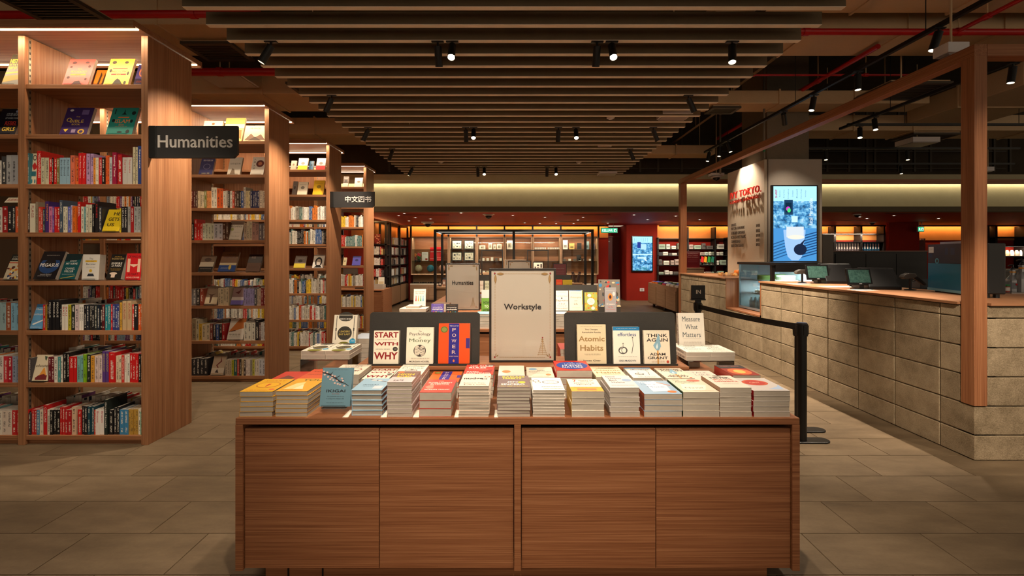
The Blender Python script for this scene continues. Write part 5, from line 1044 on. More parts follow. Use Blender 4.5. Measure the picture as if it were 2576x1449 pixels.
stack('white front stack with red and black headline', 1811.5, 1891, 975, 6, YS, .195, (228, 216, 200), [('t', 'NEVER', .5, .80, .66, .16, (60, 54, 44), .03), ('t', 'SPLIT THE', .5, .63, .66, .1, (190, 60, 40), .02), ('t', 'DIFFERENCE', .52, .48, .76, .1, (190, 60, 40), .02), oval(.5, .95, .16, .04, (90, 90, 70)), ('l', .25, .3, .8, 2, (120, 110, 100))], spine=(150, 110, 80))
stack('rightmost front stack with dark red spines', 1896, 1988, 983, 5, YS, .20, (206, 196, 190), [oval(.45, .62, .36, .22, (196, 80, 46)), oval(.45, .62, .28, .17, (180, 50, 40)), ('t', 'GRIT', .45, .62, .3, .1, (226, 180, 150)), ('p', [(.5, .12), (.9, .1), (1, .45), (.85, .3)], (170, 190, 220)), ('l', .1, .92, .8, 1, (90, 80, 80))], spine=(160, 16, 22))
# second row
Y2S = 2.185
def stack2(name, xc, wd, zt, n, col, items, spine=None, L_=.20): stack(name, X(xc, 2.39), wd, 0, n, Y2S, L_, col, items, spine, zt=zt, keep=1)
stack2('red second-row stack at the far left', 752, .129, .80, 4, (196, 50, 40), [('p', [(.2, .2), (.4, .6), (.8, .4), (.7, .15)], (110, 60, 50)), ('t', 'CREATIVITY', .5, .12, .86, .09, W_)])
stack2('orange second-row stack beside the red one', 824, .135, .812, 4, (214, 84, 46), [('t', 'Sapiens', .5, .75, .7, .12, (90, 30, 24)), ('l', .1, .5, .9, 4, (110, 40, 30))])
stack2('cream second-row stack behind the standing blue book', 900, .150, .836, 5, (230, 216, 196), [('t', 'THE POWER OF', .42, .88, .62, .06, (60, 54, 54)), ('t', 'REGRET', .5, .74, .6, .07, (60, 54, 54)), oval(.66, .5, .22, .13, (150, 60, 50)), oval(.66, .5, .18, .1, (230, 216, 196)), ('t', 'GIBI', .62, .35, .4, .08, (60, 54, 54))])
stack2('cream second-row stack with dark red lettering', 973, .129, .815, 5, ivory, START)
stack2('cream second-row stack with the brain cover', 1048, .135, .836, 5, ivory, MONEY, (214, 150, 110))
stack2('orange second-row stack with the blue stripe', 1128, .152, .800, 3, (224, 100, 34), POWER)
stack2('red second-row stack with bold white lettering', 1210, .145, .836, 6, (204, 66, 54), [('t', 'NO RULES', .55, .84, .8, .13, W_, .03), ('t', 'RULES', .42, .66, .6, .13, W_, .03), ('r', .7, .9, 1, .98, (40, 34, 36)), ('l', .1, .5, .8, 2, (230, 190, 180)), ('t', 'REED', .3, .26, .4, .09, W_, .02), ('t', 'HASTINGS', .5, .13, .8, .09, W_, .02), ('p', [(.6, .3), (.95, .5), (.9, .15)], (150, 50, 50))], (190, 40, 40))
stack2('white second-row stack with one orange dot', 1287, .129, .831, 5, (240, 230, 212), [oval(.3, .38, .17, .12, (214, 150, 100)), ('l', .3, .1, .8, 1, (190, 180, 160))])
stack2('cream second-row stack with blue and orange dots', 1355, .132, .823, 5, (228, 214, 194), [oval(.25, .78, .16, .1, (130, 170, 200)), ('t', 'Lost', .56, .66, .28, .1, (60, 54, 54)), ('t', 'Connections', .5, .52, .84, .1, (60, 54, 54)), ('l', .2, .38, .85, 3, (150, 140, 130)), oval(.8, .24, .1, .08, (214, 140, 90)), ('t', 'JOHANN HARI', .5, .08, .6, .05, (110, 100, 96))])
stack2('thick red second-row stack with blue oval cover', 1432, .170, .856, 4, (206, 50, 38), [oval(.5, .5, .46, .38, (30, 60, 140)), ('t', 'THE', .5, .78, .14, .06, W_), ('t', 'LAWS OF', .55, .64, .5, .1, W_), ('t', 'HUMAN', .5, .48, .56, .12, W_), ('t', 'NATURE', .5, .32, .6, .12, W_)])
stack2('beige second-row stack with gold lettering', 1518, .150, .825, 4, (222, 206, 172), ATOM)
stack2('white second-row stack with the tangled arrow', 1600, .135, .820, 5, (236, 228, 214), EFF)
stack2('cream second-row stack with the matchstick cover', 1676, .135, .818, 5, (232, 218, 196), THK)
stack2('white second-row stack with wide-set capitals', 1750, .135, .804, 4, (226, 210, 196), [('t', 'TALK', .5, .8, .6, .12, (150, 140, 140)), ('t', 'LIKE', .5, .58, .56, .12, (150, 140, 140)), ('t', 'TED', .5, .34, .4, .12, (196, 60, 50))], (170, 40, 36))
stack2('black and red second-row stack at the right', 1828, .135, .833, 3, (150, 50, 36), [('r', 0, .66, 1, 1, (50, 40, 40)), ('t', 'ROBERT GREENE', .5, .88, .7, .08, (190, 110, 90)), oval(.5, .35, .4, .3, (206, 100, 50)), oval(.5, .35, .2, .16, (226, 180, 90))], (176, 60, 44))
# standing blue book on a clear stand between the front stacks
faceout('blue standing book with cherry blossom branch', 803, 880, 925, 1.985, TT + .022, (104, 142, 158), [('r', .03, .03, .97, .034, (80, 110, 126)), ('l', .2, .945, .85, 1, (60, 80, 90)), ('p', [(0, .86), (.1, .84), (.25, .80), (.42, .72), (.6, .62), (.78, .58), (.9, .52), (.9, .535), (.78, .6), (.62, .65), (.44, .76), (.27, .84), (.1, .88), (0, .9)], (50, 44, 50)), ('p', [(.25, .82), (.35, .9), (.36, .9), (.28, .81)], (50, 44, 50)), ('p', [(.44, .74), (.6, .80), (.6, .79), (.46, .72)], (50, 44, 50)), ('p', [(.62, .64), (.74, .70), (.74, .69), (.64, .62)], (50, 44, 50))]
        + [('o', a, b, .035, .022, (222, 190, 180)) for a, b in ((.05, .9), (.08, .82), (.2, .76), (.16, .88), (.33, .74), (.38, .68), (.42, .78), (.28, .70), (.5, .66), (.54, .58), (.44, .6), (.66, .72), (.7, .66), (.62, .56), (.76, .53), (.34, .8))]
        + [('o', a, b, .012, .008, (170, 90, 90)) for a, b in ((.05, .9), (.2, .76), (.33, .74), (.42, .78), (.5, .66), (.66, .72), (.62, .56))]
        + [('t', 'IKIGAI', .5, .40, .62, .07, (36, 40, 48), .01), ('t', '生き甲斐', .5, .325, .24, .04, (150, 130, 130)), ('t', 'The Japanese Secret to', .5, .255, .56, .03, (44, 52, 60)), ('t', 'a Long and Happy Life', .5, .20, .58, .03, (44, 52, 60)), ('l', .2, .095, .8, 1, (70, 90, 100))], t=.018, lean=14, hard=True)
# clear risers with book pairs at both sides
def clear_riser(label, x0, x1, y0, y1, zt):
    t = empty('clear_riser', ((x0 + x1) / 2, y0, TT), label=label, cat='riser'); w_ = (x1 - x0) / 2; h = zt - TT; th = .005
    MB().box(-w_, w_, 0, y1 - y0, h - th, h, STAND).build('top', t)
    m = MB().box(0, th, 0, y1 - y0, 0, h - th, STAND).mesh('leg'); put('leg', m, t, (-w_, 0, 0)); put('leg', m, t, (w_ - th, 0, 0))
clear_riser('clear acrylic riser at the left end of the foreground display', -1.165, -.90, 2.49, 2.70, .838)
clear_riser('clear acrylic riser at the right end of the foreground display', .95, 1.20, 2.47, 2.68, .836)
LEAD = [oval(.5, .98, .30, .10, (50, 46, 40)), oval(.5, .93, .30, .12, (50, 46, 40)), ('r', 0, .985, 1, 1, (238, 228, 208)), ('t', 'SIMON SINEK', .5, .88, .52, .04, W_, .02), ('l', .34, .82, .66, 1, (200, 190, 170)), oval(.5, .47, .31, .20, (50, 46, 40)), oval(.5, .47, .28, .18, (70, 66, 58)), oval(.5, .47, .27, .172, (50, 46, 40)), ('t', 'LEADERS', .5, .52, .44, .05, (206, 180, 90), .01), ('t', 'EAT LAST', .5, .44, .48, .05, (206, 180, 90), .01), oval(.5, .10, .30, .13, (120, 116, 30)), ('t', 'The New Team', .5, .13, .36, .04, (60, 50, 30)), oval(.86, .24, .13, .085, (50, 160, 206)), ('l', .77, .26, .95, 2, W_)]
for u in (.12, .88):
    LEAD += [('r', u - .012, .62, u + .012, .97, (50, 46, 44)), ('r', u - .012, .28, u + .012, .55, (50, 46, 44)), oval(u, .60, .03, .03, (50, 46, 44)), oval(u, .56, .03, .03, (50, 46, 44))]
MEAS = [('t', 'Measure', .5, .84, .70, .13, (60, 74, 80)), ('r', .16, .775, .84, .779, (170, 160, 150)), ('t', 'What', .5, .635, .48, .13, (60, 74, 80)), ('t', 'Matters', .5, .43, .70, .13, (60, 74, 80)), ('r', .12, .34, .123, .72, (190, 180, 170)), ('r', .877, .34, .88, .72, (190, 180, 170)), ('r', .16, .325, .84, .329, (170, 160, 150)), ('l', .14, .235, .86, 2, (150, 130, 120)), ('t', 'John Doerr', .5, .09, .76, .09, (60, 74, 80))]
wl = .132
for (nm, xs, yf, zb, items, col) in (('left clear riser', (-1.099, -.966), 2.50, .838, LEAD, ivory), ('right clear riser', (1.009, 1.142), 2.475, .836, MEAS, (240, 232, 218))):
    for i, xc in enumerate(xs): stack('%s pile on the %s' % (('left', 'right')[i], nm), xc, wl, 0, 2, yf, .205, col, items, None, base=zb, zt=zb + .046)
upright('tall cream book with black discs on the left clear riser', 834, 893, 792, ivory, LEAD, 2.712, .838, .03, 13)
upright('tall white book in serif capitals on the right clear riser', 1710, 1775, 787, (240, 232, 218), MEAS, 2.69, .836, .03, 8)
# rear half of the foreground display (turned to the far side)
for i, (xc, col, n) in enumerate(((-.93, (190, 200, 214), 6), (-.74, (214, 180, 90), 5), (.98, (90, 90, 96), 4), (1.08, (220, 210, 196), 4), (-.30, (200, 190, 170), 4), (.36, (170, 60, 50), 4))):
    stack('%s rear stack behind the foreground boards' % ORD[i + 1], xc, .14, 0, n, 2.80, .20, col, None, (90, 130, 170) if i == 0 else None, zt=TT + (.175 if i == 0 else .11), keep=0)
# clear stands under the riser piles: low red book seen through
# ---- second display
YD = 4.27
for i, (px_, col, n, zt) in enumerate(((1000, (226, 190, 60), 4, .80), (1040, (220, 214, 200), 4, .79), (1085, (200, 180, 150), 4, .82), (1130, (60, 60, 66), 4, .81), (1175, (190, 70, 50), 4, .80), (1217, (120, 160, 170), 6, .86), (1258, (214, 200, 180), 5, .83), (1300, (226, 220, 206), 5, .82), (1345, (110, 110, 120), 4, .82), (1388, (214, 206, 196), 5, .83), (1412, (190, 184, 176), 6, .86), (1460, (206, 170, 60), 4, .80), (1510, (180, 180, 176), 4, .81), (1560, (200, 190, 180), 4, .80))):
    stack('front stack %s from the left on the second display' % ORD[i + 1], X(px_, YD), .14, 0, n, YD, .20, col, None, None, zt=zt, group='book stacks on the second display', keep=1 if i in (5, 9, 10) else 0)
stack('left pale pile of the raised pair on the second display', X(1022, 4.75), .145, 0, 2, 4.75, .20, (232, 220, 200), None, None, base=.80, zt=.853, group='book stacks on the second display', keep=1)
stack('right pale pile of the raised pair on the second display', X(1054, 4.75), .145, 0, 2, 4.75, .20, (232, 220, 200), None, None, base=.80, zt=.853, group='book stacks on the second display', keep=1)
stack('single cream book across the raised pair, second display', X(1038, 4.78), .14, 0, 1, 4.78, .19, (236, 226, 208), None, None, base=.853, zt=.877, group='book stacks on the second display', keep=1)
stack('low dark pile under the raised pair, second display', X(1037, 4.77), .26, 0, 2, 4.77, .20, (110, 80, 60), None, None, base=TT, zt=.80, group='book stacks on the second display', keep=1)
IDIOT = [('t', 'surrounded', .5, .86, .84, .09, (70, 60, 60)), ('t', 'by idiots', .5, .74, .66, .09, (70, 60, 60)), ('l', .15, .2, .85, 2, (150, 140, 130))]
for u, c in ((.2, (196, 40, 40)), (.4, (222, 140, 40)), (.6, (40, 130, 60)), (.8, (40, 140, 176))): IDIOT += [('p', [(u - .05, .30), (u - .02, .55), (u + .02, .55), (u + .05, .30)], c), ('o', u, .59, .035, .03, c)]
upright('cream upright book with four coloured figures', 1040, 1070, 727, (236, 226, 208), IDIOT, 4.93, .853, .024, 8)
upright('purple upright book with white lettering and coloured tips', 1084, 1115, 764, (92, 74, 150), [('l', .2, .93, .8, 1, W_), ('t', 'surrounded by', .5, .80, .76, .07, W_, .01), ('t', 'vampires', .5, .68, .86, .11, W_, .02)] + [('o', u, .5, .06, .06, c) for u, c in ((.2, (196, 40, 60)), (.4, (222, 190, 40)), (.6, (60, 150, 80)), (.8, (60, 170, 206)))], 4.60, TT + .02, .024, 8)
upright('black upright book with white lettering and coloured tips', 1121, 1151, 765, (44, 38, 38), [('l', .2, .93, .8, 1, (206, 150, 60)), ('t', 'surrounded by', .5, .80, .8, .07, W_, .01), ('t', 'psychopaths', .5, .68, .86, .10, W_, .02)] + [('o', u, .5, .06, .06, c) for u, c in ((.2, (196, 60, 40)), (.4, (222, 160, 40)), (.6, (60, 150, 80)), (.8, (60, 170, 206)))], 4.60, TT + .02, .024, 8)
stack('dark stack left of the Humanities sign', X(1108, 4.78), .19, 0, 3, 4.78, .2, (110, 84, 66), None, None, base=RZ, zt=.905, group='book stacks on the second display', keep=1)
SAP = [('l', .2, .93, .85, 2, (120, 110, 100)), ('t', 'Yuval Noah Harari', .5, .73, .9, .06, (90, 80, 70)), ('o', .5, .62, .06, .04, (60, 60, 60)), ('t', 'Sapiens', .5, .5, .92, .12, (110, 84, 60), .01), ('t', 'A Brief', .5, .34, .5, .08, (80, 74, 70)), ('t', 'History of', .5, .23, .7, .08, (80, 74, 70)), ('t', 'Humankind', .5, .12, .8, .08, (80, 74, 70))]
upright('white upright book in small serif type on the second display', 1397, 1430, 731, (236, 228, 212), SAP, 4.79, RZ + .004, .03)
upright('pale upright book with blue and yellow edges', 1432, 1466, 730, (240, 230, 206), [('p', [(0, .98), (.8, .96), (1, 1), (0, 1)], (60, 110, 170)), ('r', .96, .3, 1, .98, (226, 200, 60)), ('t', 'A.C.Grayling', .5, .86, .7, .06, (190, 160, 100)), ('t', 'Philosophy', .5, .64, .76, .09, (60, 60, 56)), ('t', 'and', .5, .49, .2, .06, (60, 60, 56)), ('t', 'Life', .5, .33, .28, .09, (60, 60, 56)), ('l', .2, .16, .85, 2, (150, 140, 120))], 4.79, RZ + .004, .026)
upright('green and orange dotted upright book', 1471, 1503, 735, (160, 170, 90), [('o', random.uniform(.05, .95), random.uniform(.05, .95), random.uniform(.04, .09), random.uniform(.03, .055), random.choice([(222, 150, 40), (226, 120, 40), (214, 180, 60)])) for _ in range(34)] + [('o', .5, .5, .30, .19, (236, 230, 216)), ('o', .38, .82, .15, .09, (236, 230, 216)), ('o', .66, .14, .14, .09, (236, 230, 216)), ('t', 'How', .5, .6, .16, .03, (80, 110, 70)), ('t', 'to Think', .5, .55, .3, .035, (80, 110, 70)), ('t', 'Like a', .5, .5, .24, .035, (80, 110, 70)), ('t', 'Philosopher', .5, .44, .42, .04, (80, 110, 70))], 4.79, RZ + .004, .022)
stack('wide pile under the big illustrated book, second display', X(1535, 4.70), .30, 0, 2, 4.70, .2, (150, 120, 100), [('r', .6, .1, .98, .9, (206, 120, 80))], None, zt=.79, group='book stacks on the second display', keep=1)
ILL = [('o', random.uniform(.06, .94), random.uniform(.12, .95), random.uniform(.03, .10), random.uniform(.02, .06), random.choice([(190, 60, 50), (60, 120, 160), (222, 206, 180), (70, 60, 50), (200, 180, 140), (120, 140, 150), (40, 60, 70)])) for _ in range(70)]
upright('large busy illustrated book behind a smaller grey one', 1507, 1561, 703, (120, 110, 100), ILL + [('r', 0, 0, 1, .22, (50, 46, 40))], 4.98, TT + .04, .02, 6)
upright('grey upright book with an eye on its cover', 1522, 1551, 723, (150, 148, 150), [('l', .1, .88, .9, 1, (220, 216, 210)), ('o', .48, .64, .2, .14, (222, 130, 60)), ('o', .48, .64, .1, .07, (60, 30, 24)), ('o', .8, .76, .12, .08, (206, 200, 196)), ('t', '21 Lessons', .5, .38, .7, .07, W_), ('t', 'for the', .5, .27, .4, .06, (190, 70, 50)), ('t', '21st Century', .5, .17, .76, .06, (190, 70, 50))], 4.78, .79, .024, 5)
upright('green and grey upright book left of the foreground sign', 1211, 1236, 729, (90, 130, 50), [('r', 0, .72, 1, 1, (170, 170, 164)), ('t', 'HOW', .5, .56, .6, .1, (30, 40, 20), .02), ('t', 'TO', .5, .43, .4, .08, W_), ('t', 'WORK', .5, .3, .7, .1, (30, 40, 20), .02), ('r', 0, 0, 1, .12, (200, 200, 190))], 4.70, TT + .03, .02, 4)
# third display: cards on its boards and a few stacks
upright('cream upright book with red lettering on the third display', 1206, 1216, 706, (226, 214, 196), [('t', 'MAN', .5, .6, .8, .12, (170, 70, 50)), ('l', .1, .3, .9, 3, (120, 110, 100))], 7.26, RZ + .004, .02)
upright('pale green upright book on the third display', 1219, 1231, 706, (206, 206, 176), [('t', 'RICH', .5, .7, .8, .16, (80, 90, 60)), ('t', 'DAD', .5, .45, .7, .16, (80, 90, 60))], 7.26, RZ + .004, .02)
upright('red-orange upright book on the third display', 1399, 1415, 703, (206, 70, 40), [('t', 'FLOW', .5, .7, .7, .1, (232, 160, 60)), ('l', .1, .5, .9, 4, (226, 140, 50))], 7.26, RZ + .004, .02)
upright('mustard upright book on the third display', 1416, 1440, 704, (176, 150, 40), [('l', .2, .85, .8, 1, (110, 90, 30)), ('o', .5, .42, .34, .2, (120, 100, 30)), ('o', .5, .42, .31, .18, (176, 150, 40)), ('t', 'COUNTRY', .5, .14, .8, .1, (60, 50, 20))], 7.26, RZ + .004, .02)
for i, (px_, col) in enumerate(((1170, (190, 60, 110)), (1215, (90, 60, 120)), (1260, (200, 190, 170)), (1330, (180, 170, 150)), (1390, (170, 160, 150)), (1440, (90, 90, 96)))):
    stack('front stack %s from the left on the third display' % ORD[i + 1], X(px_, 6.75), .15, 0, 4, 6.75, .2, col, None, None, zt=.82, group='book stacks on the third display', keep=0)

for i, (xa, xb, xc, xd) in enumerate(((861, 876, 880, 887), (957, 973, 968, 976), (1039, 1054, 1045, 1056), (1143, 1153, 1147, 1156), (1243, 1253, 1245, 1252))):  # thin white strips lying in the gaps between front stacks
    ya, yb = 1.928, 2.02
    MB().prism([(X(xa, ya), ya), (X(xb, ya), ya), (X(xd, yb), yb), (X(xc, yb), yb)], TT + .0003, TT + .0012, 'z', flat((232, 224, 206), .6)).build('white_strip', label='thin white strip on the tabletop, %s gap from the blue book' % ORD[i + 1], cat='paper')

# ================================================================== HANGING BLADE SIGNS
def blade(label, Y, zt, zb, body, x0, x1, zc, th, cjk=False):
    t = empty('blade_sign', (XR, Y, zb), label=label, cat='sign'); h = zt - zb; w_ = .658; SG = flat((44, 42, 42), .55)
    MB().box(.0, .052, 0, .03, 0, h, flat((14, 13, 13), .5)).build('mount', t, bevel=.003)
    MB().prism([(.052, 0), (w_ - .03, 0), (w_, .03), (w_, h), (.052, h)], .004, .026, 'y', SG).build('panel', t, bevel=.0015)
    o = text3d(body, x1 - x0, th, .006, flat((206, 200, 194), .5), .012).build('lettering', t, (x0 - XR, .004, zc - zb - th / 2))
    return t
Ys = 3.385; blade('dark blade sign reading Humanities on the nearest bookcase', Ys, Z(316, Ys), Z(397, Ys), 'Humanities', X(397, Ys), X(585, Ys), Z(356, Ys), 31 / F * Ys)
Ys = 6.735; blade('dark blade sign with four characters on the third bookcase', Ys, Z(482, Ys), Z(522, Ys), '中文图书', X(868, Ys), X(934, Ys), Z(501, Ys), 16 / F * Ys)

# ================================================================== CAFE COUNTER
CXW, CYF = 3.162, 3.12
BLKM = concrete('split_face_concrete_block', (.165, .118, .068), (.40, .305, .195), 9, 1.0, .9, 130)
MORT = flat((120, 108, 88), .95)
zrow = [1.061, .976, .774, .574, .373, .174, 0.0]
OPN0, OPN1, OPZ = 5.83, 6.75, .642
sc = empty('service_counter', (CXW, CYF, 0), label='long cafe counter of grey concrete blocks', cat='counter')
def rel(m): return m
core = MB().box(.012, .16, .012, OPN0 - CYF - .004, 0, 1.058, MORT).box(.012, .16, OPN1 - CYF + .004, 8.6 - CYF, 0, 1.058, MORT).box(.012, .16, OPN0 - CYF - .004, OPN1 - CYF + .004, 0, OPZ - .03, MORT)
core.box(.012, 2.6, .012, .12, 0, 1.058, MORT); core.build('mortar_core', sc)
bmc = {}
def block(x0, x1, y0, y1, z0, z1):
    k = (round(x1 - x0, 3), round(y1 - y0, 3), round(z1 - z0, 3))
    if k not in bmc: bmc[k] = MB().box(0, k[0], 0, k[1], 0, k[2], BLKM).mesh('block')
    put('block', bmc[k], sc, (x0 - CXW, y0 - CYF, z0), bevel=.005)
g = .004
joints = [3.12] + [3.374 + .4 * i for i in range(14)]
joints = [j for j in joints if j < 8.58] + [8.6]
for r in range(6):
    zt, zb = zrow[r], zrow[r + 1]
    for a, b in zip(joints[:-1], joints[1:]):
        a_ = a + g; b_ = b - g
        if a == 3.12 and zb <= .35: block(CXW, 3.562 - g, CYF, b_, zb + g, zt - g); continue
        if a == 3.12: a_ = 3.213 if zb > .35 else 3.12
        segs = [(a_, b_, zb, zt)]
        if zt > OPZ + .01 and b_ > OPN0 and a_ < OPN1:
            segs = []
            if a_ < OPN0 - .03: segs.append((a_, OPN0 - .022, zb, zt))
            if b_ > OPN1 + .03: segs.append((OPN1 + .022, b_, zb, zt))
            if zb < OPZ - .04 : segs.append((max(a_, OPN0 - .02), min(b_, OPN1 + .02), zb, OPZ - .024))
        for (p, q, u, v) in segs:
            if q - p > .02: block(CXW, CXW + .06, p, q, u + g, v - g)
    xs = [3.162, 3.562, 3.962, 4.362, 4.762, 5.162]
    for a, b in zip(xs[:-1], xs[1:]):
        x0 = a + g
        if a == 3.162 and zb <= .35: continue
        if a == 3.162: x0 = 3.252 if zb > .35 else 3.2225
        block(x0, b - g, CYF, CYF + .06, zb + g, zt - g)
TRM = wood('y')
o = MB().box(-.002, .10, OPN0 - CYF - .018, OPN0 - CYF, OPZ - .022, 1.061, wood('z')).box(-.002, .10, OPN1 - CYF, OPN1 - CYF + .018, OPZ - .022, 1.061, wood('z')).box(-.002, .30, OPN0 - CYF - .018, OPN1 - CYF + .018, OPZ - .022, OPZ, wood('y')).build('opening_trim', sc)
MB().box(.10, .60, OPN1 - CYF, OPN1 - CYF + .02, OPZ - .02, 1.06, wood('z')).build('niche_side', sc)
tp = empty('counter_worktop', (CXW, CYF, 1.063), label='brown wooden worktop on the near part of the cafe counter', cat='worktop')
WT = wood('y', 'top'); WTX = wood('x', 'top')
MB().box(-.022, .80, .098, OPN0 - CYF - .0, 0, .02, WT).build('long_board', tp, bevel=.0015)
MB().box(.8005, 2.6, -.022, .80, 0, .02, WTX).box(.092, .8005, -.022, .098, 0, .02, WTX).build('front_board', tp, bevel=.0015)
MB().box(CXW - .022, CXW + .80, OPN1, 8.62, 1.063, 1.083, WT).build('counter_worktop', label='brown wooden worktop on the far part of the cafe counter', cat='worktop', bevel=.0015)
# ---- pergola frame
pg = empty('pergola_frame', (CXW, CYF, 0), label='square wooden pergola frame of posts and beams around the cafe', cat='frame')
PX, PY = -.006, -.006; PW = .09
MB().box(PX, PX + PW - .002, PY, PY + .095, .376, 2.775, wood('z')).build('post', pg, bevel=.0015)
MB().box(X(1712, 8.6) - CXW, X(1728, 8.6) - CXW, 8.603 - CYF, 8.70 - CYF, 0, 2.775, wood('z')).build('post', pg, bevel=.0015)
MB().box(PX, PX + PW - .002, PY, 8.70 - CYF, 2.775, 2.856, wood('y')).build('beam', pg, bevel=.0015)
MB().box(PX + PW, 4.4, PY, PY + .095, 2.775, 2.856, wood('x')).build('beam', pg, bevel=.0015)
MB().box(PX + PW, 9.0, 8.61 - CYF, 8.70 - CYF, 2.775, 2.856, wood('x')).build('beam', pg, bevel=.0015)

# ---- column with the cafe name and the big screen
PLA = concrete('beige_plaster_panel', (.50, .42, .32), (.56, .47, .36), 5, .08, .8, 80)
GRY = concrete('warm_grey_cladding', (.33, .28, .235), (.38, .33, .28), 5, .05, .75, 80)
CK = concrete('column_concrete_paint', (.15, .118, .082), (.185, .148, .105), 4, .1, .85, 60)
PXL, PXR, PY0, PY1 = 3.79, X(2068, 6.85), 6.85, 8.04
wc = MB().box(PXL + .05, PXR - .02, PY0 + .06, PY1 - .02, 0, 2.84, GRY).build('wall_column', kind='structure')
MB().box(PXL, PXL + .04, PY0 + .02, PY1, 0, 2.86, PLA).build('side_cladding', wc)
MB().box(PXL + .052, PXR, PY0, PY0 + .05, 0, 2.86, GRY).build('front_cladding', wc)
MB().box(PXL + .1, PXR - .12, PY0 + .12, PY1 - .3, 2.86, 4.6, CK).build('upper_shaft', wc)
def panel_letters(body, xa, xb, zb, zt, mat, depth, off, name, parent, bold=.01):
    """raised letters on the panel face X = PXL, read from the aisle (left end farther away)"""
    Ya, Yb = (PXL - off) * F / (xa - CX), (PXL - off) * F / (xb - CX)
    mb = text3d(body, Ya - Yb, zt - zb, depth, mat, bold, 1.14)
    return mb.build(name, parent, (PXL - off, Ya, zb), (0, 0, R(-90)))
nm = empty('cafe_name_letters', (PXL, 7.4, 2.2), label='raised red cafe name letters on the beige column panel', cat='lettering')
def inv(o, p): o.location -= p.location; return o
for body, xa, xb, zb, zt, col, bd in (('IVY TOKYO.', 1838, 1916, 2.376, 2.488, (206, 40, 30), .008), ('COFFEE LOUNGE', 1838, 1911, 2.292, 2.338, (196, 60, 44), 0)):
    inv(panel_letters(body, xa, xb, zb, zt, flat(col, .4), .016, .034, 'lettering', nm, bd), nm)
mn = empty('menu_lettering', (PXL, 7.4, 1.6), label='small raised drinks menu lines with prices on the column panel', cat='menu')
for i, (b, e, pr) in enumerate((('DRINKS', 1852, ''), ('MATCHA LEMONADE', 1873, 'RM18'), ('LAVENDER LEMONADE', 1874, 'RM18'), ('ICED LATTE TONIC', 1876, 'RM18'), ('CAPPUCCINO', 1862, 'RM15'), ('HOT CHOCOLATE', 1871, 'RM18'))):
    zc = 1.406 + (643.5 - (567.5, 576, 587.5, 598, 608.5, 618.5)[i]) / 1145 * 7.92
    inv(panel_letters(b, 1840, e, zc - .024, zc + .024, flat((96, 84, 74), .5), .006, .02, 'menu_line', mn, .0), mn)
    if pr: inv(panel_letters(pr, 1903, 1912, zc - .024, zc + .024, flat((96, 84, 74), .5), .006, .02, 'price', mn, .0), mn)
def glow_fn(s): return lambda c: emit(tuple(round(v, 4) for v in srgb(*c)), s)
def screen(label, x0, x1, y0, y1, Y, strength, seed, items=(), rot_items=(), bez=.022, name='display_screen'):
    w_ = X(x1, Y) - X(x0, Y); h = Z(y0, Y) - Z(y1, Y); t = empty(name, (X((x0 + x1) / 2, Y), Y, Z(y1, Y)), label=label, cat='screen')
    MB().box(-w_ / 2, w_ / 2, 0, .045, 0, h, flat((14, 14, 18), .3)).build('bezel', t, bevel=.004)
    a, b, c, d = -w_ / 2 + bez, w_ / 2 - bez, bez * 1.4, h - bez
    p = MB().face([(a, -.001, c), (b, -.001, c), (b, -.001, d), (a, -.001, d)], screen_mat('lit_screen_%d' % seed, 7, strength, seed), [(0, 0), (1, 0), (1, 1), (0, 1)]).build('panel', t)
    global PRINTMAT
    PRINTMAT = glow_fn(strength); mb = MB()
    f = lambda u, v, l: (a + u * (b - a), -.001 - l, c + v * (d - c))
    print_items(mb, list(items), f); print_items(mb, list(rot_items), lambda u, v, l: f(1 - v, u, l + .004))
    PRINTMAT = flat; mb.build('picture', p)
    return t
CAP = [('r', 0, .80, 1, 1, (170, 226, 246)), ('r', .42, .52, .56, .60, (190, 230, 246)), ('r', .25, .62, .45, .82, (30, 60, 90)), ('r', .28, .65, .42, .78, (16, 40, 60)), ('o', .34, .70, .05, .03, (200, 60, 190)), ('o', .36, .68, .04, .03, (70, 210, 120))]
CUP = CAP + [('r', 0, 0, 1, .44, (70, 140, 200))] + [('p', [(.5, .02 + i * .035), (1, .10 + i * .035), (1, .115 + i * .035), (.5, .035 + i * .035)], (30, 70, 120)) for i in range(9)] + [('p', [(0, .02 + i * .04), (.4, .10 + i * .04), (.4, .115 + i * .04), (0, .035 + i * .04)], (40, 90, 140)) for i in range(6)] + \
    [('p', [(.23, .40), (.27, .20), (.33, .06), (.42, .01), (.58, .01), (.66, .06), (.74, .38), (.74, .42), (.23, .42)], (150, 186, 236)), ('r', .30, .32, .70, .46, (206, 214, 220)), ('o', .52, .32, .20, .03, (226, 222, 206)), ('o', .62, .155, .15, .075, (26, 36, 60)), ('p', [(.68, .22), (.74, .30), (.58, .21)], (26, 36, 60))]
ROT = [('t', 'SHARP', .90, .94, .11, .05, (176, 40, 90), .02), ('t', 'Retail Merchandise', .66, .14, .36, .09, (230, 244, 250))] + [('t', tx, .90, .86 - i * .10, .09 + .02 * (i % 3), .028, (40, 90, 130)) for i, tx in enumerate(('Electronic', 'Being Sharp', 'Display', 'Content', 'Retail', 'Sharp Merge', 'Retail Design'))]
bs = screen('tall lit advertising screen on the cafe column', 1942, 2058, 465, 662, 6.80, .72, 1, CUP, ROT)
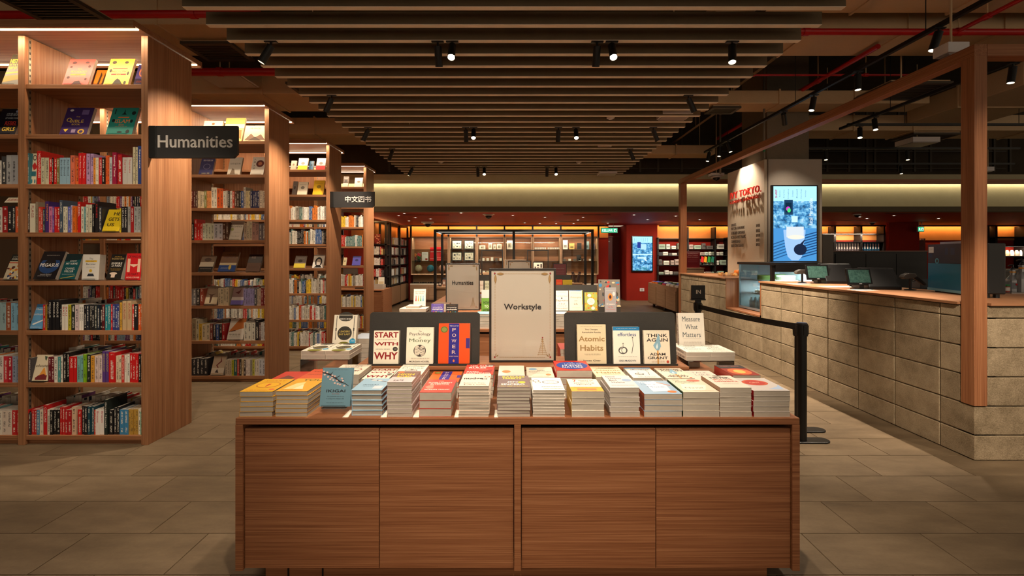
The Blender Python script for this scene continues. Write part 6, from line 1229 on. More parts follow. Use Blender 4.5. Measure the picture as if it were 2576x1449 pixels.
SC2 = [('r', 0, .82, 1, 1, (170, 226, 246)), ('r', .24, .66, .42, .84, (40, 60, 140)), ('r', .42, .62, .7, .78, (170, 214, 236)), ('r', 0, .46, 1, .49, (190, 230, 246)), ('p', [(.5, .38), (.6, .38), (.75, .28), (.68, .28)], (220, 240, 250)), ('r', .25, .35, .7, .40, (190, 226, 246))] + [('p', [(random.uniform(0, .95), y_ * .01), (random.uniform(0, .95), y_ * .01), (random.uniform(0, .95), y_ * .01 + .008)], (70, 150, 110)) for y_ in range(0, 10)]
screen('lit advertising screen on the red pier', 1589, 1643, 593, 684, 14.25, .72, 2, SC2, [('t', tx, .91, .9 - i * .11, .1, .035, (40, 70, 110)) for i, tx in enumerate(('SHARP', 'Electronic', 'Being', 'Content', 'Retail', 'Merge', 'Design'))], bez=.03)
# ---- refrigerated showcase
SX0, SX1, SY0, SY1, SZ0, SZ1 = 3.335, 3.95, 5.87, 6.73, .652, 1.318
sh_ = empty('cake_showcase', (SX0, SY0, SZ0), label='glass refrigerated cake showcase set into the cafe counter', cat='showcase')
BK = flat((16, 15, 16), .35); wd_, dp_, ht_ = SX1 - SX0, SY1 - SY0, SZ1 - SZ0
MB().box(-.02, wd_ + .02, -.02, dp_ + .01, ht_ - .035, ht_, BK).build('top_cap', sh_, bevel=.004)
MB().box(.04, wd_ + .02, -.02, .0, ht_ - .12, ht_ - .035, BK).build('fascia', sh_)
MB().box(0, wd_, 0, dp_, 0, .03, flat((150, 156, 160), .3, .6)).build('floor_plate', sh_)
for (u, v) in ((.0, .0), (wd_ - .03, 0)): MB().box(u, u + .04, v, v + .04, .03, ht_ - .035, BK).build('corner_post', sh_)
MB().box(.0, .018, dp_ - .02, dp_, .03, ht_ - .035, flat((150, 160, 160), .3, .6)).build('corner_post', sh_)
GL = glass('showcase_glass', (.90, .97, .97), .01, .2)
MB().box(.004, .009, .04, dp_ - .02, .03, ht_ - .035, GL).build('side_glass', sh_); MB().box(.04, wd_ - .03, .004, .009, .03, ht_ - .12, GL).build('front_glass', sh_)
MB().box(wd_ - .02, wd_, .04, dp_, .03, ht_ - .035, flat((222, 228, 226), .5)).box(.018, wd_, dp_ - .012, dp_, .03, ht_ - .035, flat((206, 216, 216), .4)).build('back_lining', sh_)
for z in (.22, .41): MB().box(.03, wd_ - .02, .04, dp_ - .02, z, z + .008, glass('shelf_glass', (.86, .95, .94), .02, .4)).build('glass_shelf', sh_)
MB().box(.03, wd_ - .04, .03, .05, ht_ - .05, ht_ - .037, emit((.75, .93, 1), 8)).build('led_strip', sh_)
light_area('showcase_led', (SX0 + wd_ / 2, SY0 + .10, SZ1 - .045), (R(12), 0, 0), wd_ - .1, .03, 6, COOL); light_area('showcase_led', (SX0 + wd_ / 2, SY1 - .25, SZ0 + .40), (0, 0, 0), wd_ - .1, .03, 8, COOL)
def cake(label, x, y, z, r, h, col, top, slices=True):
    t = empty('cake', (x, y, z), label=label, cat='cake')
    MB().lathe([(r + .03, 0), (r + .03, .006)], flat((200, 206, 206), .3), 24).build('plate', t)
    MB().lathe([(r, .006), (r, h), (r * .9, h + .006)], flat(col, .7), 24).build('sponge', t)
    MB().lathe([(r * 1.01, h * .86), (r * 1.01, h + .008), (r * .8, h + .012)], flat(top, .6), 24).build('icing', t)
cake('green layered cake at the left of the showcase top shelf', SX0 + .13, SY0 + .42, SZ0 + .418, .085, .06, (120, 150, 70), (150, 176, 90))
cake('cream cake with grey band in the showcase', SX0 + .36, SY0 + .30, SZ0 + .418, .115, .06, (150, 150, 120), (226, 232, 224))
cake('second green cake deeper at the right of the showcase', SX0 + .47, SY0 + .62, SZ0 + .418, .075, .06, (120, 150, 70), (160, 186, 110))
cake('pale cake on the lower showcase shelf', SX0 + .2, SY0 + .6, SZ0 + .228, .09, .03, (206, 190, 160), (226, 214, 190))
for i in range(7):
    bx, by = SX0 + .06 + .058 * (i % 4), SY0 + .62 - .10 * (i // 4); t = empty('drink_bottle', (bx, by, SZ0 + .03), label='%s small clear drink bottle in the bottom of the showcase' % ORD[i + 1], cat='bottle', group='bottles in the showcase')
    c = (232, 160, 40) if i == 6 or i == 3 else (200, 220, 226)
    MB().lathe([(.024, 0), (.026, .01), (.026, .09), (.011, .115), (.011, .125)], flat(c, .25), 14).build('body', t); MB().lathe([(.012, .125), (.012, .14)], flat((230, 232, 234), .4), 12).build('cap', t)
    MB().lathe([(.0265, .03), (.0265, .07)], flat((236, 240, 240) if c[0] < 210 else (226, 120, 40), .5), 14).build('label', t)
# pastries on the far worktop
for i, (x, Y, sx_) in enumerate(((1815, 7.45, .10), (1838, 7.35, .085), (1862, 6.95, .05))):
    t = empty('pastry', (X(x, Y) + .02, Y, 1.083), label='%s wrapped golden pastry on the far cafe worktop' % ('long', 'round', 'small')[i], cat='pastry')
    for q in range(5):
        a = q * 1.3; MB().lathe([(.005, .0), (.03 * sx_ / .09, .01), (.036 * sx_ / .09, .025), (.02 * sx_ / .09, .045), (.003, .05)], flat((196, 120, 40) if q % 2 else (222, 170, 100), .35), 10).build('bun', t, (math.cos(a) * sx_ * .6, math.sin(a) * sx_ * .6, .002), (.3, .4 * q, 0))
t = empty('pastry_box', (X(1830, 7.15), 7.15, 1.083), label='low clear box beside the pastries on the far worktop', cat='box'); MB().box(-.12, .12, -.08, .08, 0, .004, STAND).build('base', t); MB().box(-.12, .12, -.08, -.077, .004, .05, STAND).box(-.12, .12, .077, .08, .004, .05, STAND).box(-.12, .12, -.08, .08, .05, .053, STAND).build('lid', t)
t = empty('pumpkin', (X(1850, 7.3) + .1, 7.4, 1.083), label='small orange glass pumpkin next to the showcase', cat='pumpkin')
for q in range(8): a = q * math.pi / 4; MB().lathe([(.004, 0), (.03, .006), (.042, .045), (.03, .085), (.004, .092)], flat((206, 110, 30), .3), 10).build('rib', t, (math.cos(a) * .035, math.sin(a) * .035, .001), smooth=True)
MB().tube((0, 0, .085), (.01, 0, .12), .008, flat((232, 222, 200), .5), 8).build('stem', t)

# ---- tills, scanners, coffee machine
CZ = 1.083
SCRG = concrete('dim_till_display', (.012, .035, .032), (.05, .11, .095), 30, .0, .12, 90)
def till(label, x, y, yaw, s=1.0):
    t = empty('point_of_sale_terminal', (x, y, CZ), (0, 0, R(yaw)), label=label, cat='till')
    MB().prism([(-.14 * s, 0), (.16 * s, 0), (.16 * s, .02), (.02 * s, .205 * s), (-.02 * s, .21 * s), (-.14 * s, .03)], -.15 * s, .15 * s, 'x', flat((20, 19, 20), .45)).build('main_unit', t, (.20 * s, .1, 0), bevel=.006)
    MB().prism([(.165 * s, .012), (.18 * s, .012), (.035 * s, .22 * s), (.018 * s, .212 * s)], -.16 * s, .16 * s, 'x', flat((30, 28, 28), .3)).build('operator_screen', t, (.20 * s, .1, 0))
    MB().box(-.02, .02, .0, .02, .0, .05, BK).box(-.07, .07, -.05, .06, 0, .008, BK).build('foot', t)
    d = MB().box(-.115 * s, .115 * s, 0, .022, 0, .17 * s, flat((16, 16, 17), .3)).build('customer_display', t, (-.02, -.02, .045), (R(-17), 0, 0), bevel=.004)
    MB().face([(-.098 * s, -.001, .022), (.098 * s, -.001, .022), (.098 * s, -.001, .156 * s), (-.098 * s, -.001, .156 * s)], SCRG, [(0, 0), (1, 0), (1, 1), (0, 1)]).build('screen', d)
    MB().box(-.012, .012, -.0015, 0, .008, .013, flat((170, 170, 170), .4)).build('badge', d)
till('black till with customer display, the one farther along the counter', X(2062, 5.3), 5.3, -9, 1.05)
till('black till with customer display nearest to the wooden post', X(2168, 4.38), 4.38, -7, .95)
def scanner(label, x, y, yaw):
    t = empty('barcode_scanner', (x, y, CZ), (0, 0, R(yaw)), label=label, cat='scanner'); G = flat((30, 28, 28), .4)
    MB().lathe([(.045, 0), (.045, .006), (.012, .014)], BK, 20).build('base', t); MB().tube((0, 0, .01), (0, 0, .11), .011, BK, 12).build('stem', t)
    MB().prism([(-.085, .118), (-.06, .105), (.01, .112), (.04, .128), (.03, .158), (-.03, .162), (-.075, .142)], -.03, .03, 'y', flat((70, 66, 62), .4)).build('head', t, bevel=.006)
    MB().prism([(.01, .125), (.03, .155), (.14, .06), (.118, .042)], -.017, .017, 'y', G).build('handle', t, bevel=.006)
scanner('barcode scanner beside the farther till', X(2018, 5.4), 5.4, 0); scanner('barcode scanner between the nearer till and the coffee machine', X(2290, 4.28), 4.28, -4)
A, B = Vector((3.81, 4.18, 0)), Vector((3.60, 3.476, 0)); dv = B - A; ang = math.atan2(dv.y, dv.x)
cm_ = empty('coffee_machine', (A.x, A.y, CZ), (0, 0, ang), label='large coffee machine with dark blue back panel on the counter', cat='coffee machine'); LN = dv.length
BL = flat((14, 98, 136), .4); NVY = flat((14, 18, 28), .35)
MB().box(0, LN, .02, .13, .03, .42, BK).build('body', cm_, bevel=.008)
MB().box(0, LN * .74, 0, .019, .035, .255, BL).build('lower_panel', cm_); MB().box(0, LN * .74, 0, .019, .257, .425, NVY).build('upper_panel', cm_); MB().box(LN * .745, LN, 0, .019, .03, .42, BK).build('end_panel', cm_)
MB().box(0, LN * .74, -.006, .03, .012, .034, flat((120, 180, 206), .3, .3)).build('drip_edge', cm_)
MB().box(.12, LN * .72, .03, .12, .425, .445, flat((150, 164, 190), .3, .5)).build('cup_tray', cm_)
for q in range(4): MB().tube((.06 + (LN - .12) * (q % 2), .045 + .06 * (q // 2), 0), (.06 + (LN - .12) * (q % 2), .045 + .06 * (q // 2), .03), .02, BK, 10).build('foot', cm_)
mb = MB(); f2 = lambda u, v, l: (u * LN * .74, -l, .257 + v * .168)
print_items(mb, [('r', .02, .56, .16, .88, (190, 196, 200)), ('l', .04, .76, .14, 2, (60, 60, 66)), ('o', .25, .12, .05, .15, (60, 140, 170)), ('o', .25, .12, .03, .09, (16, 30, 40)), ('r', .46, .45, .54, .8, (44, 56, 80)), ('r', .60, .45, .70, .8, (44, 56, 80)), ('r', .03, .3, .12, .5, (30, 50, 80))], f2); mb.build('stickers', cm_)
t = empty('card_reader', (X(2315, 4.5), 4.5, CZ), label='small dark reader beside the coffee machine', cat='card reader'); MB().prism([(-.06, 0), (.06, 0), (.06, .05), (-.06, .10)], -.05, .05, 'x', flat((40, 44, 50), .4)).build('body', t, bevel=.006); MB().box(-.04, .04, -.04, .04, .08, .084, flat((60, 70, 80), .3)).build('keypad', t, (0, 0, 0), (R(-22), 0, 0))
for i, (x, Y, w_, d_) in enumerate(((2110, 4.75, .34, .20), (2170, 4.28, .22, .14), (2010, 5.2, .20, .15))):
    t = MB().box(-w_ / 2, w_ / 2, -d_ / 2, d_ / 2, 0, .0012, flat((206, 196, 186), .6)).build('paper_sheet', None, (min(X(x, Y), 3.6), Y, CZ + .0005), (0, 0, R(8 * i)), label='loose %s sheet of paper on the cafe worktop' % ('large', 'small', 'farthest')[i], cat='paper')
# bottles at the right edge
STL = flat((150, 152, 156), .3, .6)
def bottle(label, x, Y, h, r, lab=None, pump=True, col=None):
    t = empty('syrup_bottle', (X(x, Y), Y, CZ + .006), label=label, cat='bottle'); m = col or STL
    MB().lathe([(r, 0), (r, h * .45), (r * .95, h * .5), (r * .42, h * .68), (r * .42, h * .86), (r * .48, h * .87), (r * .48, h * .9)], m, 20).build('body', t, smooth=False)
    MB().lathe([(r * .44, h * .78), (r * .44, h * .83)], flat((226, 150, 30), .5), 16).build('neck_band', t)
    if pump: MB().lathe([(r * .35, h * .9), (r * .3, h * .97), (r * .12, h)], BK, 12).tube((0, 0, h), (0, 0, h * 1.1), r * .12, BK, 8).tube((0, 0, h * 1.1), (-r * .9, 0, h * 1.06), r * .12, BK, 8).build('pump', t)
    if lab:
        MB().lathe([(r * 1.01, h * .12), (r * 1.01, h * .38)], flat((120, 124, 130), .5), 20).build('label', t)
        MB().box(-r * .5, r * .4, -r * 1.06, -r * .95, h * .27, h * .34, flat((190, 30, 36), .5), Matrix.Rotation(R(0), 4, 'Y')).build('label_mark', t)
bottle('grey syrup bottle with red label mark right of the post', 2548, 4.04, .215, .047, True); bottle('larger steel dispenser bottle at the right edge', 2572, 4.0, .26, .055)
t = empty('spice_jar', (X(2532, 4.0), 4.0, CZ + .006), label='small red jar with green lid right of the post', cat='jar'); MB().lathe([(.022, 0), (.022, .05)], flat((150, 50, 40), .4), 14).build('body', t); MB().lathe([(.024, .05), (.024, .066)], flat((30, 110, 60), .5), 14).build('lid', t); MB().lathe([(.0225, .01), (.0225, .04)], flat((210, 200, 196), .5), 14).build('label', t)
t = empty('steel_tray', (X(2562, 3.98), 3.98, CZ), label='shiny steel tray under the bottles at the right edge', cat='tray'); MB().box(-.17, .2, -.1, .12, 0, .004, flat((190, 190, 190), .2, 1)).build('plate', t); MB().box(-.17, .2, -.1, -.096, .004, .01, flat((190, 190, 190), .2, 1)).build('rim', t)
# back bar
t = empty('back_bar', (X(2097, 8.2), 8.2, 0), label='black back bar behind the tills with panelled front', cat='counter'); w_ = X(2332, 8.2) - X(2097, 8.2)
MB().box(0, w_, 0, .6, 0, 1.48, flat((20, 18, 17), .5)).build('carcass', t)
for i in range(3): MB().box(.03 + i * (w_ - .04) / 3, .02 + (i + 1) * (w_ - .04) / 3, -.012, 0, .45, 1.44, flat((24, 22, 21), .5)).build('panel', t)
MB().box(-.02, w_ + .02, -.02, .62, 1.48, 1.50, flat((110, 70, 50), .4)).build('top', t)
t = empty('grey_cabinet', (X(2070, 8.0), 8.0, 0), label='tall plain grey cabinet end right of the column', cat='cabinet'); MB().box(0, X(2097, 8.0) - X(2070, 8.0), 0, .6, 0, Z(590, 8.0), flat((112, 104, 98), .6)).build('body', t, bevel=.003); MB().box(.0, X(2097, 8.0) - X(2070, 8.0), -.004, 0, 0.3, .304, flat((60, 56, 52), .6)).build('seam', t)
t = empty('shelf_rack', (X(2336, 8.0) , 7.6, 0), label='dark rack with jars beside the back bar', cat='rack')
for z in (.9, 1.15, 1.4): MB().box(0, .3, 0, .3, z, z + .015, flat((24, 22, 20), .5)).build('board', t)
for x_ in (0, .28): MB().box(x_, x_ + .02, 0, .02, 0, 1.5, flat((24, 22, 20), .5)).build('upright', t)
for i in range(4):
    q = MB().lathe([(.04, 0), (.04, .11), (.03, .125)], flat(((150, 70, 50), (120, 110, 100), (180, 150, 120), (90, 60, 40))[i], .4), 14).build('storage_jar', None, (X(2336, 8) + .07 + .13 * (i % 2), 7.72, 1.166 if i < 2 else .916), label='%s jar on the dark rack by the back bar' % ('rusty', 'grey', 'pale', 'brown')[i], cat='jar')
t = empty('rear_worktop', (X(2484, 5.6), 5.6, 0), label='grey rear worktop behind the bottles at the right edge', cat='counter'); MB().box(0, 1.6, 0, .6, 0, 1.20, flat((84, 78, 70), .6)).build('body', t); MB().box(-.02, 1.62, -.02, .62, 1.20, 1.23, flat((70, 64, 58), .5)).build('top', t)

# ================================================================== STANCHIONS
def stanchion(label, x, y, h=.90, yaw=0, cat='stanchion'):
    t = empty('stanchion', (x, y, 0), (0, 0, R(yaw)), label=label, cat=cat); M_ = flat((16, 15, 15), .4)
    poly = [];
    for k_ in range(13): a = -math.pi / 2 + k_ / 12 * math.pi; poly.append((.15 + .055 * math.cos(a), .052 * math.sin(a)))
    for k_ in range(13): a = math.pi / 2 + k_ / 12 * math.pi; poly.append((-.04 + .03 * math.cos(a), .052 * math.sin(a)))
    MB().prism(poly, 0, .012, 'z', M_).build('base', t, bevel=.004)
    MB().tube((0, 0, .012), (0, 0, h - .10), .033, M_, 24).build('post', t)
    MB().tube((0, 0, h - .10), (0, 0, h - .008), .040, M_, 24).tube((0, 0, h - .008), (0, 0, h), .034, flat((60, 60, 70), .35), 24).build('head', t)
    for a in range(4): MB().box(-.012, .012, .036, .045, h - .09, h - .02, M_, Matrix.Rotation(a * math.pi / 2, 4, 'Z')).build('belt_slot', t)
    return t
stanchion('nearest black belt stanchion beside the display cabinet', 2.188, 3.45); stanchion('black stanchion standing right behind the nearest one', 2.30, 3.66, .86)
far = stanchion('far black stanchion carrying the IN sign', 2.03, 5.0, .90)
a, b = Vector((2.03, 4.96, .85)), Vector((2.188, 3.49, .86)); n = 14; mb = MB()
for i in range(n):
    p0 = a.lerp(b, i / n); p1 = a.lerp(b, (i + 1) / n); s0 = -.012 * math.sin(math.pi * i / n); s1 = -.012 * math.sin(math.pi * (i + 1) / n)
    mb.add([(p0.x, p0.y, p0.z + s0 - .024), (p1.x, p1.y, p1.z + s1 - .024), (p1.x, p1.y, p1.z + s1 + .024), (p0.x, p0.y, p0.z + s0 + .024)], [(0, 1, 2, 3)], flat((20, 18, 17), .7))
    mb.add([(p0.x + .002, p0.y, p0.z + s0 - .024), (p1.x + .002, p1.y, p1.z + s1 - .024), (p1.x + .002, p1.y, p1.z + s1 + .024), (p0.x + .002, p0.y, p0.z + s0 + .024)], [(3, 2, 1, 0)], flat((20, 18, 17), .7))
mb.build('queue_belt', label='black retractable queue belt stretched between the stanchions', cat='belt')
t = empty('queue_sign', (2.03, 5.0, .90), label='small black sign reading IN on the far stanchion', cat='sign')
MB().box(-.075, .075, -.012, .012, .035, .182, BK).box(-.078, .078, -.02, .02, .018, .035, BK).box(-.03, .03, -.015, .015, 0, .018, BK).build('plate', t, bevel=.002)
text3d('IN', .052, .042, .002, flat((226, 222, 214), .5), .02).build('lettering', t, (-.026, -.0122, .09))

# ================================================================== RED ROOM
LW = wood('z', 'light'); LWX = wood('x', 'light'); BKM = flat((22, 17, 15), .5)
CF = 13.95                                          # front of the glass cabinets
cab_x = [1033, 1129, 1199.5, 1269.5, 1340.5, 1411.5, 1506]
SG_ = glass('cabinet_shelf_glass', (.86, .94, .90), .02, .4)
cz0, czt = .86, 1.965
for i in range(6):
    x0, x1 = X(cab_x[i], CF), X(cab_x[i + 1], CF); w_ = x1 - x0
    t = empty('glass_cabinet', (x0, CF, 0), label='lit glass display cabinet on the back wall, %s from the left' % ORD[i + 1], cat='cabinet')
    MB().box(.01, w_ - .01, .44, .46, cz0, czt, wood('x')).build('back_panel', t)
    pm = MB().box(0, .035, 0, .46, cz0, czt, LW).mesh('side_post'); put('side_post', pm, t, (.004, 0, 0)); put('side_post', pm, t, (w_ - .039, 0, 0))
    MB().box(.01, w_ - .01, 0, .46, czt, czt + .03, LWX).build('top', t); MB().box(.01, w_ - .01, 0, .46, cz0 - .03, cz0, LWX).build('bottom', t)
    for z in (1.24, 1.60): MB().box(.04, w_ - .04, .02, .43, z, z + .008, SG_).build('glass_shelf', t)
    MB().box(.04, w_ - .04, .006, .010, cz0, czt, glass('cabinet_glass', (.97, .98, .96), .02, .02)).build('glass_door', t)
    # vitrine and base
    MB().box(.01, w_ - .01, -.12, .46, .06, .53, LWX).build('base_cabinet', t)
    for q in range(2): MB().box(.02 + q * (w_ - .03) / 2, .01 + (q + 1) * (w_ - .03) / 2, -.135, -.12, .08, .50, LWX).build('door', t); MB().tube((w_ * (.44 + .12 * q), -.135, .44), (w_ * (.44 + .12 * q), -.15, .44), .008, STL, 8).build('knob', t)
    MB().box(.01, w_ - .01, -.12, .0, .53, .56, flat((226, 214, 196), .5)).box(.01, w_ - .01, .30, .32, .56, .83, LWX).build('vitrine_bed', t)
    MB().box(.01, w_ - .01, -.118, -.114, .56, .825, glass('cabinet_glass')).box(.01, w_ - .01, -.118, .0, .825, .832, glass('cabinet_glass')).build('vitrine_glass', t)
    MB().box(.02, w_ - .02, -.11, .30, 0, .06, flat((70, 40, 26), .6)).build('plinth', t)
light_area('cabinet_light', (0 - .3, CF + .10, czt - .01), (R(12), 0, 0), X(1506, CF) - X(1033, CF) - .1, .06, 22, WARM2)
light_area('vitrine_light', (0 - .3, CF + .02, .84), (R(-10), 0, 0), X(1506, CF) - X(1033, CF) - .1, .05, 9, WARM2)
def cx_(px): return X(px, CF + .2)
# globes
for px_, col, nm in ((1053, (190, 176, 140), 'silvery tan'), (1083, (40, 130, 160), 'bright blue'), (1112, (190, 130, 110), 'rosy')):
    t = empty('desk_globe', (cx_(px_), CF + .2, cz0), label='%s desk globe in the glass cabinet on the left' % nm, cat='globe')
    MB().lathe([(.06, 0), (.06, .012), (.012, .022), (.010, .05)], flat((150, 130, 100), .3, .6), 16).build('base', t)
    prof = [(.11 * math.sin(a * math.pi / 14) + .0005, .155 - .11 * math.cos(a * math.pi / 14)) for a in range(15)]
    m = concrete('globe_map_' + nm.split()[0], tuple(c * .45 for c in srgb(*col)), srgb(*[min(255, c + 40) for c in col]), 14, .02, .35, 22)
    MB().lathe(prof, m, 24).build('sphere', t, smooth=True)
    mb = MB(); 
    for q in range(14):
        a0, a1 = -1.4 + q * .2, -1.2 + q * .2; p0 = (.122 * math.cos(a0), 0, .155 + .122 * math.sin(a0)); p1 = (.122 * math.cos(a1), 0, .155 + .122 * math.sin(a1)); mb.tube(p0, p1, .004, flat((170, 140, 90), .3, .7), 6)
    mb.build('meridian', t)
def shelf_item(name, label, cat, px0, px1, py0, py1, z, col, items=(), d=.02, Yq=None, group=None):
    Yq = Yq or CF + .22; w_ = X(px1, Yq) - X(px0, Yq); h = (py1 - py0) / F * Yq; t = empty(name, (X((px0 + px1) / 2, Yq), Yq, z), label=label, cat=cat, group=group)
    MB().box(-w_ / 2, w_ / 2, 0, d, 0, h, flat(col, .5)).build('body', t, bevel=.002)
    if items: mb = MB(); print_items(mb, list(items), lambda u, v, l: ((u - .5) * w_, -l * 3, v * h)); mb.build('print', t)
    return t
shelf_item('white_card', 'white text card on the shelf above the globes', 'card', 1061, 1077, 635, 657, 1.248, (226, 222, 214), [('l', .15, .85, .85, 8, (120, 116, 110)), ('r', .55, .08, .9, .3, (150, 60, 40))], .004)
for i, (px_, py_, col) in enumerate(((1043, 637, (214, 120, 50)), (1054, 637, (196, 50, 60)), (1043, 645, (120, 40, 40)), (1054, 645, (40, 90, 40)), (1043, 652, (50, 40, 40)), (1054, 652, (36, 34, 36)))):
    z = Z(py_ + 3.5, CF + .38); t = MB().box(-.055, .055, 0, .012, -.04, .04, flat(col, .5)).box(-.06, .06, .012, .016, -.045, .045, flat((190, 170, 140), .6)).build('leather_swatch', None, (X(px_, CF + .38), CF + .38, z), (0, R(28), 0), label='%s leather swatch pinned in the left cabinet' % colour_name(col) if i not in (4, 5) else ('charcoal leather swatch, lower left of the six' if i == 4 else 'ink black leather swatch, lower right of the six'), cat='swatch', group='leather swatches')
for i, (a, b, c, d, nm) in enumerate(((1082, 1093, 623, 645, 'tall'), (1081, 1092, 645, 657, 'small'), (1097, 1114, 622, 645, 'wide'), (1099, 1111, 645, 657, 'striped'))):
    shelf_item('gift_box', '%s red box on the shelf above the globes' % nm, 'box', a, b, c, d, 1.248 + (.15 if c < 630 else 0), (188, 20, 26), [('r', .1, .45, .9, .52, (226, 190, 180))] if i != 3 else [('r', .0, .2, 1, .3, (226, 120, 110)), ('r', .0, .6, 1, .7, (226, 120, 110))], .10)
for i, (a, b, z) in enumerate(((1136, 1163, 1.608), (1167, 1193, 1.608), (1136, 1163, 1.248), (1167, 1193, 1.248))):
    t = shelf_item('framed_teardown', 'framed display of small device parts, %s of the four' % ('upper left', 'upper right', 'lower left', 'lower right')[i], 'frame', a, b, 603, 626, z, (30, 28, 26), [('r', .1, .1, .9, .9, (206, 198, 180))] + [('r', u, v, u + random.uniform(.08, .2), v + random.uniform(.08, .22), random.choice([(60, 60, 60), (130, 130, 126), (40, 44, 50), (160, 150, 130)])) for u, v in ((.18, .2), (.2, .55), (.45, .6), (.45, .25), (.66, .6), (.7, .2), (.3, .4))], .04)
for i, (a, b, c, d) in enumerate(((1206, 1221, 617, 627), (1229, 1238, 611, 627), (1241, 1248, 615, 627), (1250, 1262, 614, 627), (1275, 1290, 605, 627))):
    shelf_item('picture_box', '%s pale boxed object on the upper shelf of the middle cabinets' % ORD[i + 1], 'box', a, b, c, d, 1.608, (214, 204, 184), [('r', .2, .2, .8, .8, (150, 140, 120)), ('r', .3, .3, .5, .6, (90, 84, 76))], .05, group='boxed objects in the middle cabinets')
for i in range(14):
    px_ = 1346 + (i * 4.3 if i < 7 else i * 4.5 + 2); t = empty('glass_jar', (cx_(px_), CF + .2, 1.608), label='%s small ink jar in the row right of centre' % ORD[i + 1], cat='jar', group='ink jars in a row')
    MB().lathe([(.022, 0), (.024, .05), (.014, .06)], flat((190, 186, 176), .2), 10).build('body', t); MB().lathe([(.015, .06), (.015, .075)], BKM, 10).build('cap', t)
for i in range(18):
    px_, zz = 1206 + (i % 6) * 10.5 + random.uniform(-1, 1), (1.248, .875, 1.0)[i // 6]
    if i // 6 == 2: px_ = 1420 + (i % 6) * 13; zz = 1.248
    shelf_item('stationery_piece', '%s small pale item on the lower cabinet shelves' % ORD[i + 1], 'stationery', px_ - 3.2, px_ + 3.2, 650, 650 + random.choice((5, 7, 9, 4)), zz, random.choice(((214, 206, 190), (190, 180, 150), (90, 80, 70), (226, 220, 206))), (), .06, group='small items in the glass cabinets')
for i, (a, b, c, d, col) in enumerate(((1416, 1428, 603, 626, (214, 208, 200)), (1432, 1445, 611, 626, (190, 160, 90)), (1452, 1463, 610, 626, (30, 26, 24)), (1451, 1462, 630, 644, (40, 36, 34)), (1472, 1482, 606, 626, (110, 130, 130)), (1488, 1496, 612, 626, (70, 70, 90)))):
    shelf_item('notebook', '%s boxed notebook in the rightmost glass cabinet' % (colour_name(col) if i != 3 else 'charcoal'), 'notebook', a, b, c, d, 1.608 if i != 3 else 1.26, col, [('r', .2, .2, .8, .5, tuple(int(v * .6) for v in col))], .05)
for i in range(7):
    px_ = (1040, 1049, 1061, 1069, 1080, 1088, 1100)[i]; t = empty('eyeglasses', (X(px_, CF - .05), CF - .05, .565), label='%s pair of spectacles in the vitrine under the globes' % ORD[i + 1], cat='spectacles', group='spectacles in the vitrine')
    for s in (-1, 1): MB().tube((s * .03, 0, .022), (s * .03, .004, .022), .022, BKM, 12).build('lens', t)
    MB().box(-.055, .055, 0, .004, .03, .036, BKM).build('bridge', t)
# ---- long framed display table
DT0, DT1, DX0, DX1, DZ = 10.05, 11.1, X(1091, 10.05), X(1494, 10.05), 1.935
ft = empty('framed_table', ((DX0 + DX1) / 2, DT0, 0), label='long display table inside a tall black tube frame in the red room', cat='display table'); w_ = (DX1 - DX0) / 2; e = .055; dd = DT1 - DT0
for sx in (-w_, -e / 2, w_ - e):
    for yy in (0, dd - e):
        if sx == -e / 2 and yy > 0: continue
        MB().box(sx, sx + e, yy, yy + e, 0 if sx != -e / 2 else .72, DZ, BKM).build('post', ft)
for yy in (0, dd - e): MB().box(-w_, w_, yy, yy + e, DZ, DZ + e, BKM).build('beam', ft); MB().box(-w_ + .1, w_ - .1, yy + .02, yy + .034, DZ - .006, DZ, emit((1, .9, .74), .9)).build('led_strip', ft)
for sx in (-w_, w_ - e): MB().box(sx, sx + e, e, dd - e, DZ, DZ + e, BKM).build('beam', ft); MB().box(sx + .02, sx + .034, .1, dd - .1, DZ - .006, DZ, emit((1, .9, .74), .9)).build('led_strip', ft)
MB().box(-w_ + e, w_ - e, .02, dd - .02, .68, .72, LWX).build('table_top', ft)
for q in range(6): MB().box(-w_ + e + q * (2 * w_ - 2 * e) / 6 + .004, -w_ + e + (q + 1) * (2 * w_ - 2 * e) / 6 - .004, .04, .06, .1, .67, LWX).build('door', ft)
MB().box(-w_ + e, w_ - e, .06, dd - .06, .06, .68, LWX).build('carcass', ft)
light_area('table_led', ((DX0 + DX1) / 2, DT0 + .1, DZ - .02), (R(10), 0, 0), 3.2, .04, 26, WARM2)
# what stands on it
def tube_frame(label, x0, x1, y0, Y):
    w_ = (X(x1, Y) - X(x0, Y)) / 2; h = Z(y0, Y) - .72; t = empty('tube_frame', (X((x0 + x1) / 2, Y), Y, .72), label=label, cat='frame')
    for a in (-w_, w_ - .02): MB().box(a, a + .02, 0, .02, 0, h, BKM).build('upright', t)
    MB().box(-w_, w_, 0, .02, h, h + .02, BKM).build('bar', t)
    MB().box(-w_ + .02, w_ - .02, .0, .2, .28, .295, LWX).build('shelf', t)
    for a in (-w_, w_ - .02): MB().box(a, a + .02, .18, .2, 0, .28, BKM).build('rear_leg', t)
    MB().box(-w_ + .02, w_ - .02, .196, .2, .1, .27, glass('cabinet_glass')).build('back_glass', t)
tube_frame('black tube frame shelf left of the centre post', 1211, 1265, 631, 10.45); tube_frame('black tube frame shelf right of the centre post', 1326, 1380, 631, 10.45)
